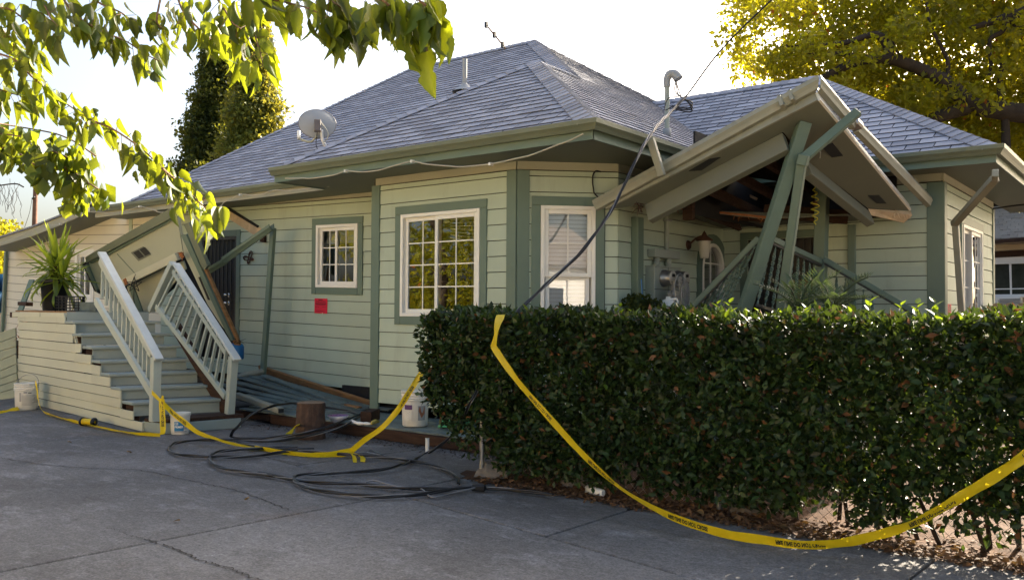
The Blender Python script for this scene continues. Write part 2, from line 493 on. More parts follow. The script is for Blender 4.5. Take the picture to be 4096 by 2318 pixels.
class Wall:
    def __init__(s, o, u, n, tilt=lambda a: 0.0):
        s.o, s.u, s.n, s.t = Vector(o), Vector(u).normalized(), Vector(n).normalized(), tilt
    def P(s, a, z, d=0.0):
        return s.o + s.u * a + Z * (z + s.t(a)) + s.n * d
    def px(s, xy, d=0.0):
        p = onP(xy[0], xy[1], s.o + s.n * d, s.n)
        a = (p - s.o).dot(s.u)
        return a, p.z - s.t(a)
    def slab(s, mb, r, d0, d1):
        a, b, c, d = r
        return mb.prism([s.P(a, c, d0), s.P(b, c, d0), s.P(b, d, d0), s.P(a, d, d0)], s.n * (d1 - d0))

# ------------------------------------------------------------------ ground
g = MB(); g.add([(-300, -300, -.14), (300, -300, -.14), (300, 300, -.14), (-300, 300, -.14)], [(0, 1, 2, 3)])
struct(g.build('ground', M('bare_ground', (.36, .29, .19), .95, .3, .4, 8, .5)))
drive = struct(MB().box((-30, -14, -.13), (6, 30, -.035)).build('driveway', MAT['crack']))
def yJ(x): return 5.06 - .171 * (x + 7)
def slab(poly):
    c = Vector((sum(p[0] for p in poly) / len(poly), sum(p[1] for p in poly) / len(poly)))
    q = []
    n = len(poly)
    for i in range(n):       # shrink for the joint
        p = Vector(poly[i]); a = (Vector(poly[i - 1]) - p).normalized(); b = (Vector(poly[(i + 1) % n]) - p).normalized()
        s = abs(a.x * b.y - a.y * b.x)
        q.append(p + (a + b) * (.008 / max(s, .3)))
    dz = random.uniform(-.003, .002)
    mb = MB().prism([(p[0], p[1], -.03) for p in q], (0, 0, .03 + dz))
    mb.build('concrete_slab', MAT['concrete'], drive, bevel=.006)
Ys = -1.2
xs_s = [-29, -19, (-9.42, -9.36), (-5.3, -4.72), 5.8]
def xx(e, k): return e[k] if isinstance(e, tuple) else e
for i in range(len(xs_s) - 1):
    a, b = xs_s[i], xs_s[i + 1]
    slab([(xx(a, 0), Ys), (xx(b, 0), Ys), (xx(b, 1), yJ(xx(b, 1))), (xx(a, 1), yJ(xx(a, 1)))])
xs_n = [(-29, -29), (-19, -19), (-13.9, -13.9), (-9.36, -9.1), (-6.27, -6.0), (-4.80, -4.74), (-3.137, -3.08), (-1.19, -1.11), (5.8, 5.8)]
for i in range(len(xs_n) - 1):
    a, b = xs_n[i], xs_n[i + 1]
    Yn = 5.46 if i >= 5 else (6.5 if i >= 2 else 29)
    slab([(a[0], yJ(a[0])), (b[0], yJ(b[0])), (b[1], Yn), (a[1], Yn)])
slab([(-13.9, 6.5), (-9.1, 6.5), (-9.1, 8.0), (-13.9, 8.0)])
struct(MB().box((-29, -13.5, -.03), (5.8, -1.21, .0)).build('bounce_yard', M('bounce_lawn', (.50, .42, .25), .9, .15, 3, 30, .5)))  # unseen pale lawn added to bounce warm sun onto the bay wall
# cracks run across the slabs
def crack(pts, wdt):
    pts = smooth_path([onZ(x, y, 0) for x, y in pts], 14)
    L_, R_ = [], []
    for i, p in enumerate(pts):
        d = (pts[min(i + 1, len(pts) - 1)] - pts[max(i - 1, 0)]).normalized(); s = Vector((-d.y, d.x, 0))
        j = s * random.uniform(-.014, .014); w_ = wdt * random.uniform(.4, 1.0)
        L_.append(p + j + s * w_ + Z * .0035); R_.append(p + j - s * w_ + Z * .0035)
    MB().sheet([L_, R_], False).build('crack', MAT['crack'], drive)
crack([(0, 1830), (200, 1860), (400, 1874), (560, 1880), (700, 1908), (850, 1940), (960, 1965), (1080, 2010), (1160, 2040)], .006)
crack([(575, 2155), (690, 2190), (800, 2240), (900, 2265), (1030, 2318), (1150, 2350)], .008)
crack([(430, 2110), (480, 2125), (520, 2140), (570, 2155)], .003)
crack([(950, 1760), (1025, 1816), (1204, 1856)], .003)
# soil bed under the hedge and in front of the porch
gx, gy = 110, 40
pts = []
for j in range(gy + 1):
    row = []
    for i in range(gx + 1):
        x, y = -4.9 + 12 * i / gx, 5.40 + 6 * (j / gy) ** 1.6
        e = min(1, (y - 5.40) / .25)
        edge = .03 * math.sin(x * 3.1) + .02 * math.sin(x * 9.7 + 1)
        h = -.04 + (.05 + .018 * math.sin(x * 7 + y * 5) * math.sin(y * 9 - x * 3) + random.uniform(-.009, .009)) * e
        row.append((x, y + edge * (1 - e), h))
    pts.append(row)
struct(MB().sheet(pts).build('planting_bed', MAT['dirt']))

# ------------------------------------------------------------------ house
house = thing('house', 'sage green single storey house with grey shingle hip roof knocked off its base', 'house', (-8, 9, 0))
def tiltA(a):
    X = -20.35 + a
    return -.022 * (X + 8.66) if X > -14 else .1175 - .043 * (X + 14)
WA = Wall((-20.35, 8.1, 0), (1, 0, 0), (0, -1, 0), tiltA)
WB = Wall((-7.77, 7.3, 0), (1, 0, 0), (0, -1, 0))
WC = Wall((-5.6, 7.3, 0), (1, 1, 0), (1, -1, 0))
WD = Wall((-4.82, 8.08, 0), (0, 1, 0), (1, 0, 0))
WE = Wall((-4.82, 10.8, 0), (1, 0, 0), (0, -1, 0))
WF = Wall((-2.13, 10.8, 0), (0, 1, 0), (1, 0, 0))

def siding(W, s0, s1, joints, holes, clips=(), splits=(), mat='wall', top=3.02, bottom=None, bottom_line=None):
    bottom = joints[-1] if bottom is None else bottom
    rects = [(s0, s1, bottom, top)]
    for h in holes: rects = rect_sub(rects, h)
    back = MB()
    for r in rects:
        poly = [(r[0], r[2]), (r[1], r[2]), (r[1], r[3]), (r[0], r[3])]
        for c in clips: poly = clip_half(poly, *c)
        if len(poly) > 2: back.prism([W.P(a, z, -.06) for a, z in poly], W.n * .059)
    wall = back.build('wall', MAT['wallback'], house)
    for k in range(len(joints) - 1):
        hi, lo = joints[k], joints[k + 1]
        segs = [s0] + sorted([s for s in splits if s0 < s < s1] + ([random.uniform(s0 + .4, s1 - .4)] if s1 - s0 > 2 and random.random() < .3 else [])) + [s1]
        for q in range(len(segs) - 1):
            rs = [(segs[q], segs[q + 1], lo + .0045, hi - .0045)]
            for h in holes: rs = rect_sub(rs, h)
            for r in rs:
                poly = [(r[0], r[2]), (r[1], r[2]), (r[1], r[3]), (r[0], r[3])]
                for c in clips: poly = clip_half(poly, *c)
                if len(poly) < 3: continue
                off = random.uniform(.0, .003)
                d0 = .001
                # slight cup: lower edge stands proud of the upper edge
                fr = [W.P(a, z, .015 + off + .007 * (hi - z) / max(hi - lo, .01)) for a, z in poly]
                bk = [W.P(a, z, d0) for a, z in poly]
                n = len(poly)
                mb = MB().add(bk + fr, [tuple(range(n))[::-1], tuple(range(n, 2 * n))] + [(i, (i + 1) % n, (i + 1) % n + n, i + n) for i in range(n)])
                mb.build('siding_board', MAT[mat], wall)
    return wall

def zs(first, top, step, low):
    out = [top, first]
    while out[-1] - step > low: out.append(out[-1] - step)
    return out

# --- window openings, read off the walls
def frame_of(W, *pts):
    q = [W.px(p) for p in pts]
    return (min(a for a, _ in q), max(a for a, _ in q), min(z for _, z in q), max(z for _, z in q))
fB = frame_of(WB, T3(330, 748), T3(1222, 668), T4(310, 758)); fB = (fB[0], fB[1], 1.317, 2.525)
aA, zA = WA.px(T1(1066, 862)); bA, zA2 = WA.px(T2(1525, 123)); fA = (aA, WA.px(T1(1541, 835))[0], WA.px(T2(1046, 112))[1], zA)
cA, cz = WC.px(T3(1892, 635)); dA_, _ = WC.px(T3(2515, 650)); fC = (cA, dA_, 1.02, cz)
e0, ez = WF.px(T6(1842, 560)); e1, _ = WF.px(T6(2062, 640)); fF = (e0, e1, .95, ez)
dr0, drz = WA.px((812, 950)); dr1, _ = WA.px((952, 945)); fDoor = (dr0, dr1, .5, drz)
lw0, lwz = WA.px(T7(890, 800)); lw1, _ = WA.px(T7(1070, 800)); fL = (lw0, lw1, WA.px(T7(900, 1120))[1], lwz + .35)
pd0, pdz = WE.px(R2(1440, 160)); pd1, _ = WE.px(R2(2060, 160)); fP = (pd0, pd1 , .3, 2.33)
aw0, awz = WD.px(R2(1005, 200)); aw1, _ = WD.px(R2(1200, 300)); 
fArch = (WD.px(R2(1000, 400))[0], WD.px(R2(1195, 400))[0], 1.0, 2.28)

JA = [2.932, 2.87] + [2.705 - .1735 * i for i in range(15)]
JB = zs(2.843, 2.905, .172, .22)
JE = zs(2.819, 2.901, .1655, .22)
# rake line of the low roof at the far left clips the boards
r0, r1 = WA.px(T7(110, 545)), WA.px(T7(1180, 190))
ra, rb = (r1[1] - r0[1]) / (r1[0] - r0[0]), 0
clipL = (ra, -1.0, r0[1] - ra * r0[0] + .02)
xb = 20.35 - 14.0
JAL = [3.6 - .1735 * i for i in range(20)]
siding(WA, 0, xb, JAL, [fL], clips=[clipL], top=3.6, bottom=.2, mat='cream')  # lighter wall copy, stronger light at the far left painted in
siding(WA, xb, 12.58, JA, [fA, fDoor], splits=[WA.px(T1(785, 900))[0]], bottom=JA[-1] )
siding(WB, 0, 2.17, JB, [fB], splits=())
siding(WC, 0, 1.105, JB, [fC])
siding(WD, 0, 2.72, JB, [fArch], top=3.05)
siding(WE, 0, 2.69, JE, [fP])
siding(WF, 0, 3.35, JE, [fF])
# unseen sides close the rooms in
bw = MB()
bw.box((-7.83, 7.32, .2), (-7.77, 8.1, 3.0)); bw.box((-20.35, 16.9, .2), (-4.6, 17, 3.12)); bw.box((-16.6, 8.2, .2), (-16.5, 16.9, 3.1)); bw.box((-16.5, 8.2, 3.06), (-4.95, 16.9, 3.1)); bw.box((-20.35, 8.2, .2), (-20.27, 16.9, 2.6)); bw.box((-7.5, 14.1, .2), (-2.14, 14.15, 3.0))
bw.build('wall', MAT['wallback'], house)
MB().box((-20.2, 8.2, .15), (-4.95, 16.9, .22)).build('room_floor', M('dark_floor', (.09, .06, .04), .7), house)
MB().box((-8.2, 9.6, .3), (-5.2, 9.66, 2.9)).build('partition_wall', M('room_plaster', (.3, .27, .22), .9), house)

# black sheet painted in for the dark space under the lifted siding
MB().box((-9.2, 8.02, .0), (-7.85, 8.06, .34)).build('crawl_space_dark', MAT['tar'], house)

# --- friezes above the boards
for W, a, b in ((WA, xb, 12.58), (WB, 0, 2.17), (WC, 0, 1.105), (WD, 0, 2.72), (WE, 0, 2.69), (WF, 0, 3.35)):
    mb = MB(); W.slab(mb, (a, b, 2.912 if W is not WA else 2.94, 3.03 if W is not WA else 3.0), .002, .021)
    mb.build('frieze_board', MAT['frieze'], house)

# --- corner boards and pilasters
def post(W, a, b, z0, z1, d0=.0, d1=.034, mat='trim', name='corner_board'):
    mb = MB(); W.slab(mb, (a, b, z0, z1), d0, d1); return mb.build(name, MAT[mat], house, bevel=.004)
post(WB, -.055, .085, .10, 2.91, .0, .04)
post(WB, 2.17 - .118, 2.17 + .012, .2, 2.905)
post(WC, .0, .132, .2, 2.905)
p0, p1 = WD.px(T5(920, 700))[0], WD.px(T5(990, 700))[0]
post(WD, p0 - .02, p1 - .03, .2, 2.44, .0, .11, name='pilaster')
p0, p1 = WE.px(T6(572, 900))[0], WE.px(T6(655, 900))[0]
post(WE, p0, p1, .2, 2.46, .0, .06, name='pilaster')
p0 = WE.px(T6(1470, 800))[0]
post(WE, p0, 2.69 + .034, .2, 2.9)
post(WF, -.001, .11, .2, 2.9)
post(WF, 3.23, 3.36, .2, 2.9)
mb = MB(); post(WA, WA.px(T7(590, 500))[0], WA.px(T7(640, 500))[0], .3, WA.px(T7(600, 395))[1], 0, .04)
post(WA, WA.px(T7(1495, 250))[0], WA.px(T7(1530, 250))[0], 1.4, 3.05, 0, .035, 'wall')
post(WC, WC.px(T5(600, 500))[0] + .01, WC.px(T5(600, 500))[0] + .024, .2, 2.6, .0, .03, 'iron', 'cable_conduit')

# --- windows: frame part with trim, muntins and panes below it
def window(W, f, trim, sashes, mat='white', glass='glass', trimmat='trim', low=True):
    a, b, c, d = f
    mb = MB(); fw = .042
    for r in ((a, a + fw, c, d), (b - fw, b, c, d), (a + fw, b - fw, d - fw, d), (a + fw, b - fw, c, c + fw)):
        W.slab(mb, r, -.05, .045)
    win = mb.build('window', MAT[mat], house, bevel=.003)
    tw = trim
    for r in ((a - tw, b + tw, d + .002, d + tw), (a - tw, a - .002, c - tw, d), (b + .002, b + tw, c - tw, d), (a, b, c - tw, c - .002)):
        t = MB(); W.slab(t, r, .001, .038); t.build('window_trim', MAT[trimmat], win, bevel=.004)
    ia, ib, ic, id_ = a + fw, b - fw, c + fw, d - fw
    for (u0, u1, v0, v1, nc, nr, dp) in sashes:
        x0, x1, y0, y1 = ia + (ib - ia) * u0, ia + (ib - ia) * u1, ic + (id_ - ic) * v0, ic + (id_ - ic) * v1
        s = MB(); sw = .046
        for r in ((x0, x0 + sw, y0, y1), (x1 - sw, x1, y0, y1), (x0 + sw, x1 - sw, y1 - sw, y1), (x0 + sw, x1 - sw, y0, y0 + sw)):
            W.slab(s, r, dp - .02, dp + .016)
        s.build('sash', MAT[mat], win, bevel=.003)
        x0 += sw; x1 -= sw; y0 += sw; y1 -= sw
        mw = .0068
        for i in range(1, nc):
            xm = x0 + (x1 - x0) * i / nc; q = MB(); W.slab(q, (xm - mw, xm + mw, y0, y1), dp - .006, dp + .005); q.build('muntin', MAT[mat], win)
        for j in range(1, nr):
            ym = y0 + (y1 - y0) * j / nr; q = MB(); W.slab(q, (x0, x1, ym - mw, ym + mw), dp - .0065, dp + .0045); q.build('muntin', MAT[mat], win)
        for i in range(nc):
            for j in range(nr):
                xa, xb_ = x0 + (x1 - x0) * i / nc, x0 + (x1 - x0) * (i + 1) / nc
                ya, yb = y0 + (y1 - y0) * j / nr, y0 + (y1 - y0) * (j + 1) / nr
                q = MB().add([W.P(xa, ya, dp - .001), W.P(xb_, ya, dp - .001), W.P(xb_, yb, dp - .001), W.P(xa, yb, dp - .001)], [(0, 1, 2, 3)])
                q.build('pane', MAT[glass], win)
    return win
winB = window(WB, fB, .098, [(0, .485, 0, 1, 2, 4, -.018), (.44, 1, 0, 1, 2, 4, .012)])
winA = window(WA, fA, .098, [(0, .5, 0, 1, 2, 3, -.018), (.45, 1, 0, 1, 2, 3, .012)])
winC = window(WC, fC, .10, [(0, 1, .49, 1, 2, 2, .012), (.03, .97, 0, .50, 2, 2, -.018)], glass='screen')
winF = window(WF, fF, .10, [(0, .5, 0, 1, 2, 4, -.018), (.46, 1, 0, 1, 2, 4, .012)])
winL = window(WA, fL, .06, [(0, .55, 0, 1, 1, 1, -.018), (.5, 1, 0, 1, 1, 1, .012)], trimmat='white')
# blinds behind the angled window, part of it
slatm = M('white_blind', (.86, .87, .88), .5, .02, bst=0)
zz = fC[2] + .05
i = 0
while zz < fC[3] - .05:
    mb = MB()
    a, b = fC[0] + .05, fC[1] - .05
    mb.prism([WC.P(a, zz - .021, -.064), WC.P(b, zz - .021, -.064), WC.P(b, zz + .021, -.082), WC.P(a, zz + .021, -.082)], WC.n * .003)
    mb.build('slat', slatm, winC)
    zz += .0445; i += 1
# raised blind at the top of the small window and of the big one
mb = MB(); WA.slab(mb, (fA[0] + .06, fA[1] - .06, fA[3] - .26, fA[3] - .05), -.13, -.11); mb.build('blind', MAT['frieze'], winA)
for i in range(7):
    mb = MB(); a0, a1 = fB[0] + .66, fB[1] - .04
    zt = fB[3] - .09 - i * .03
    mb.prism([WB.P(a0, zt - .004 * i, -.11), WB.P(a1, zt - .03 * i * .6, -.11), WB.P(a1, zt + .004 - .03 * i * .6, -.11), WB.P(a0, zt + .004 - .004 * i, -.11)], WB.n * -.02)
    mb.build('slat', slatm, winB)

# --- security door on the long wall
mb = MB(); a, b, c, d = fDoor
for r in ((a - .1, a - .004, c, d + .1), (b + .004, b + .1, c, d + .1), (a - .004, b + .004, d + .004, d + .1)): WA.slab(mb, r, .0, .035)
mb.build('door_casing', MAT['trim'], house, bevel=.004)
mb = MB(); WA.slab(mb, (a, b, c, d), -.06, -.045); door = mb.build('door', MAT['door'], house)
mb = MB()
for r in ((a, a + .05, c, d), (b - .05, b, c, d), (a + .05, b - .05, d - .05, d)): WA.slab(mb, r, -.01, .02)
mb.build('security_grille_frame', MAT['iron'], door)
for i in range(1, 8):
    x = a + .05 + (b - a - .1) * i / 8; mb = MB(); WA.slab(mb, (x - .008, x + .008, c, d - .05), .0, .016); mb.build('grille_bar', MAT['iron'], door)
for hz in (1.47, 1.60):
    aa, _ = WA.px(T2(55, 220)); mb = MB()
    mb.lathe([(.0, .08), (.02, .078), (.03, .06), (.03, .045), (.018, .03), (.018, 0), (.03, 0)], WA.P(min(aa, b - .04), WA.px(T2(55, 200))[1] - (1.60 - hz) , .02), 12, WA.n)
    mb.build('door_knob', MAT['chrome'], door)
# --- recess door behind the porch
a, b, c, d = fP
mb = MB()
for r in ((a - .1, a - .003, c, d + .1), (b + .003, b + .1, c, d + .1), (a - .003, b + .003, d + .003, d + .1)): WE.slab(mb, r, .0, .035)
mb.build('door_casing', MAT['railgreen'], house)
mb = MB(); WE.slab(mb, (a, b, c, d), -.06, -.04); pdoor = mb.build('door', MAT['door'], house)
for i in range(1, 10):
    x = a + (b - a) * i / 10; mb = MB(); WE.slab(mb, (x - .007, x + .007, c, d), -.01, .006); mb.build('grille_bar', MAT['iron'], pdoor)
mb = MB(); WE.slab(mb, (a + (b - a) * .62, b - .05, c, c + 1.5), -.035, -.03); mb.build('curtain', M('faded_curtain', (.20, .14, .09), .9, .3, 12, stretch=(12, 12, .3)), pdoor)

# --- arched window in the recess
a, b, c, d = fArch
zc = d - (b - a) / 2; R_ = (b - a) / 2; xm = (a + b) / 2
def arch_pts(r, n=14, low=c): return [(xm + r, low)] + [(xm + r * math.cos(math.pi * k / n), zc + r * math.sin(math.pi * k / n)) for k in range(n + 1)] + [(xm - r, low)]
def arch_ring(W, r0, r1, d0, d1):
    A, B = arch_pts(r0), arch_pts(r1); mb = MB(); n = len(A)
    vs = [W.P(*p, d1) for p in A] + [W.P(*p, d1) for p in B] + [W.P(*p, d0) for p in A] + [W.P(*p, d0) for p in B]
    fs = []
    for i in range(n - 1):
        fs += [(i, i + 1, n + i + 1, n + i), (n + i, n + i + 1, 3 * n + i + 1, 3 * n + i), (i + 1, i, 2 * n + i, 2 * n + i + 1)]
    return mb.add(vs, fs)
wArch = arch_ring(WD, R_ - .045, R_, -.03, .05).build('arched_window', MAT['white'], house)
arch_ring(WD, R_ + .002, R_ + .12, .001, .045).build('window_trim', MAT['railgreen'], wArch)
P_ = arch_pts(R_ - .04); MB().add([WD.P(*p, -.005) for p in P_], [tuple(range(len(P_)))]).build('pane', MAT['glass'], wArch)
mb = MB(); WD.slab(mb, (xm - .009, xm + .009, c, d - .05), -.004, .008); mb.build('muntin', MAT['white'], wArch)
for k in range(1, 4):
    mb = MB(); WD.slab(mb, (a + .04, b - .04, c + .34 * k - .009, c + .34 * k + .009), -.0045, .0075); mb.build('muntin', MAT['white'], wArch)
# corners left over round the arch
mb = MB()
for sgn in (1, -1):
    qs = [(xm + sgn * R_, d)] + [(xm + sgn * R_ * math.cos(math.pi / 2 * k / 8), zc + R_ * math.sin(math.pi / 2 * k / 8)) for k in range(9)]
    mb.prism([WD.P(*p, .001) for p in qs], WD.n * .02)
mb.build('arch_spandrel', MAT['wall'], house)

# ------------------------------------------------------------------ roof
PT, EZ = .635, 3.15
def zA_(y): return EZ + PT * (y - 7.5)
roofpieces = MB()
faces = []
def rface(pts, ud, spread=.145):
    """pts 3D convex; ud along the eave (left to right seen from outside)"""
    P = [Vector(p) for p in pts]
    n = (P[1] - P[0]).cross(P[2] - P[0]).normalized()
    if n.z < 0: n = -n
    u = Vector(ud).normalized(); v = n.cross(u).normalized()
    if v.z < 0: u = -u; v = n.cross(u).normalized()
    roofpieces.prism([p + n * .0 for p in P], n * -.03)
    faces.append((P, n, u, v))
A_l, A_rt = -14.2, -9.0
XB = -6.63
apexB = V(XB, 9.07, EZ + PT * 2.37); endB = V(XB, 9.87, EZ + PT * 2.37)
mA = V(-9.06, 12.3, EZ + PT * 4.8); mL = V(-12.17, 12.3, EZ + PT * 4.8)
eR = V(-4.32, 13.05, EZ + PT * 2.82); eV = V(-7.08, 13.05, EZ + PT * 2.82)
rface([(A_l, 7.5, EZ), (A_rt, 7.5, EZ), endB, mA, mL], (1, 0, 0))
rface([(-9.0, 6.7, EZ), (-4.26, 6.7, EZ), apexB], (1, 0, 0))
rface([(-9.0, 7.5, EZ), (-9.0, 6.7, EZ), apexB, endB], (0, -1, 0))
rface([(-4.26, 6.7, EZ), (-4.26, 10.23, EZ), (XB, 12.6, apexB.z), apexB], (0, 1, 0))
rface([endB, (XB, 12.6, apexB.z), eV, mA], (0, 1, 0))
rface([eV, (-7.08, 14.28, eV.z), mA], (0, 1, 0))
rface([(-4.26, 10.23, EZ), (-1.5, 10.23, EZ), eR, eV], (1, 0, 0))
rface([(-1.5, 10.23, EZ), (-1.5, 15.87, EZ), eR], (0, 1, 0))
rface([(-1.5, 15.87, EZ), (-4.26, 15.87, EZ), eV, eR], (-1, 0, 0))
rface([(-14.2, 17.1, EZ), mL, mA, (-4.26, 17.1, EZ)], (-1, 0, 0))
rface([(-14.2, 17.1, EZ), (A_l, 7.5, EZ), mL], (0, -1, 0))
rface([(-4.26, 17.1, EZ), (-4.26, 15.87, EZ), (-7.08, 14.28, eV.z), mA], (0, 1, 0))
roof = roofpieces.build('roof', MAT['tar'], house)
EXPO, TABW, LEN = .145, .305, .192
cand = []
def in_view(p):
    x, y, t = proj(p); return t > .5 and -60 < x < 4160 and -60 < y < 2380
for fi, (P, n, u, v) in enumerate(faces):
    if fi >= 8: continue
    o = P[0]
    Q2 = [((p - o).dot(u), (p - o).dot(v)) for p in P]
    if area2(Q2) < 0: Q2 = Q2[::-1]
    u0, u1 = min(q[0] for q in Q2), max(q[0] for q in Q2); v0, v1 = min(q[1] for q in Q2), max(q[1] for q in Q2)
    rows = int((v1 - v0) / EXPO) + 1
    for rw in range(rows):
        vb = v0 - .02 + rw * EXPO
        off = (rw * .127) % TABW
        k = -1
        x = u0 - TABW + off - .05
        jit = random.uniform(-.004, .004)
        while x < u1 + .05:
            wd = TABW
            vl = vb + jit + random.uniform(-.0025, .0025)
            full = [(x + .006, vl), (x + wd - .006, vl), (x + wd - .006, vb + LEN), (x + .006, vb + LEN)]
            cp = clip_convex(full, Q2 if rw else [(a_, b_ - .03) if b_ < v0 + .01 else (a_, b_) for a_, b_ in Q2])
            x += wd
            if len(cp) < 3 or abs(area2(cp)) < .0008: continue
            hj = random.uniform(0, .003) + (.004 if random.random() < .06 else 0)
            top = [o + u * a_ + v * b_ + n * (.002 + hj * .7 + .0135 * (1 - (b_ - vb) / LEN)) for a_, b_ in cp]
            m_ = len(top)
            low = [p - n * .0095 for p in top]
            c_ = sum(top, Vector()) / m_
            facing = n.dot(CAM - c_) > 0
            pa = 0
            if facing and in_view(c_):
                pp = [proj(p)[:2] for p in top]; pa = abs(area2(pp))
            cand.append((pa, top, low, m_, c_))
cand.sort(key=lambda t: -t[0])
for pa, top, low, m_, c_ in cand[:300]:
    MB().add(top + low, [tuple(range(m_))] + [(i, i + m_, (i + 1) % m_ + m_, (i + 1) % m_) for i in range(m_)]).build_edges('shingle', MAT['shingle'], roof)
vv, ff, tt, mi_ = [], [], [], []
for pa, top, low, m_, c_ in cand[300:]:
    b0 = len(vv); vv += [tuple(p - ORG[house]) for p in top + low]
    fs = [tuple(range(b0, b0 + m_))] + [(b0 + i, b0 + i + m_, b0 + (i + 1) % m_ + m_, b0 + (i + 1) % m_) for i in range(m_)]
    ff += fs; mi_ += [0] + [1] * m_; tt += [random.random()] * (2 * m_)
me = bpy.data.meshes.new('shingle_courses'); me.from_pydata(vv, [], ff)
at = me.attributes.new('tint', 'FLOAT', 'POINT'); at.data.foreach_set('value', tt)
me.materials.append(MAT['shingles']); me.materials.append(MAT['shingle_edge'])
me.polygons.foreach_set('material_index', mi_)
ob = bpy.data.objects.new('shingle_courses', me); COL.objects.link(ob); ob.parent = roof; ob['kind'] = 'stuff'; ORG[ob] = ORG[house]

def caps(p, q, n1, n2, wdt=.15, step=.14):
    """folded cap shingles up a hip or along a ridge, lower ones first"""
    p, q = Vector(p), Vector(q); d = (q - p); L = d.length; d.normalize()
    def side(nn, other):
        s = nn.cross(d).normalized()
        return s if s.dot(other) < 0 else -s
    n1, n2 = Vector(n1).normalized(), Vector(n2).normalized()
    s1, s2 = side(n1, n2), side(n2, n1)
    up = (n1 + n2).normalized()
    mb = MB()
    ln = .21
    top = [s1 * wdt + n1 * .026, up * .036, s2 * wdt + n2 * .026]
    hi = [s1 * wdt + n1 * .014, up * .018, s2 * wdt + n2 * .014]
    vs = [t for t in top] + [t + d * ln for t in hi] + [t - up * .012 for t in top]
    mb.add(vs, [(0, 1, 4, 3), (1, 2, 5, 4), (6, 7, 1, 0), (7, 8, 2, 1)])
    mb.f = [f if True else f for f in mb.f]
    me = mb.mesh('ridge_cap'); me.materials.append(MAT['shingle'])
    k = 0
    while k * step < L - .05:
        ob = bpy.data.objects.new('ridge_cap', me); COL.objects.link(ob); ob.parent = roof
        ob.location = p + d * (k * step) + up * random.uniform(0, .003) - ORG[house]
        ORG[ob] = ob.location.copy(); k += 1
nA, nX, nXm = V(0, -PT, 1), V(PT, 0, 1), V(-PT, 0, 1)
nLeft = (V(-14.2, 17.1, EZ) - mL).cross(V(A_l, 7.5, EZ) - mL); nLeft = nLeft if nLeft.z > 0 else -nLeft
caps(mL, mA, nA, V(0, PT, 1)); caps((A_l, 7.5, EZ), mL, nA, nLeft); caps(endB, mA, nA, nX)
caps(apexB, endB, nX, nXm); caps((-4.26, 6.7, EZ), apexB, nA, nX); caps((-9.0, 6.7, EZ), apexB, nA, nXm)
caps(eV, eR, nA, V(0, PT, 1)); caps((-1.5, 10.23, EZ), eR, nA, nX)

# gutters, fascias, soffits
GP = [(0, -.006), (0, -.095), (.05, -.1), (.068, -.07), (.092, -.042), (.094, 0), (.084, .002), (.080, -.035), (.055, -.07), (.045, -.085), (.01, -.08), (.008, -.006)]
def gutter(p, q, out, e0=0, e1=0, mat='gutter', parent=None, up=Z, name='gutter'):
    p, q, out = Vector(p), Vector(q), Vector(out).normalized(); u = (q - p).normalized(); up = Vector(up)
    n = len(GP)
    A = [p + out * d + up * z + u * (e0 * d) for d, z in GP]; B = [q + out * d + up * z + u * (e1 * d) for d, z in GP]
    fs = [(i, (i + 1) % n, (i + 1) % n + n, i + n) for i in range(n)]
    fs += [tuple(range(n))[::-1], tuple(range(n, 2 * n))]
    mb = MB().add(A + B, fs)
    bm_ok = mb
    return mb.build(name, MAT[mat], parent or house)
def fascia(p, q, out, h0=2.985, h1=3.13, mat='trim', th=.02):
    p, q, out = Vector(p), Vector(q), Vector(out)
    mb = MB().prism([(p.x, p.y, h0), (q.x, q.y, h0), (q.x, q.y, h1), (p.x, p.y, h1)], -out * th)
    return mb.build('fascia_board', MAT[mat], house)
GZ = EZ + .012
gutter((-9.0, 6.7, GZ), (-4.26, 6.7, GZ), (0, -1, 0), 0, 1); fascia((-9.0, 6.7, 0), (-4.26, 6.7, 0), (0, -1, 0))
gutter((-4.26, 6.7, GZ), (-4.26, 8.9, GZ), (1, 0, 0), -1, 0); fascia((-4.26, 6.702, 0), (-4.26, 10.2, 0), (1, 0, 0))
gutter((-15.2, 7.5, GZ), (-9.02, 7.5, GZ), (0, -1, 0)); fascia((-15.2, 7.5, 0), (-9.02, 7.5, 0), (0, -1, 0), mat='frieze')
gutter((-4.2, 10.23, GZ), (-1.5, 10.23, GZ), (0, -1, 0), 0, 1); fascia((-4.2, 10.23, 0), (-1.5, 10.23, 0), (0, -1, 0))
gutter((-1.5, 10.23, GZ), (-1.5, 15.8, GZ), (1, 0, 0), -1, 0); fascia((-1.5, 10.232, 0), (-1.5, 15.8, 0), (1, 0, 0))
fascia((-9.0, 7.5, 0), (-9.0, 6.702, 0), (-1, 0, 0))
def soff(poly, z=2.998):
    MB().prism([(x, y, z) for x, y in poly], (0, 0, .012)).build('soffit', MAT['soffit'], house)
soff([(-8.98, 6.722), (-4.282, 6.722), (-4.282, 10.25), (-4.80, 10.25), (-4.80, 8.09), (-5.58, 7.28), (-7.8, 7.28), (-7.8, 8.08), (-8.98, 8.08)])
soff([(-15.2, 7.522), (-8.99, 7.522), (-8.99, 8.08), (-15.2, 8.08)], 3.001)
soff([(-4.28, 10.252), (-1.522, 10.252), (-1.522, 15.8), (-2.12, 15.8), (-2.12, 10.79), (-4.28, 10.79)], 3.002)

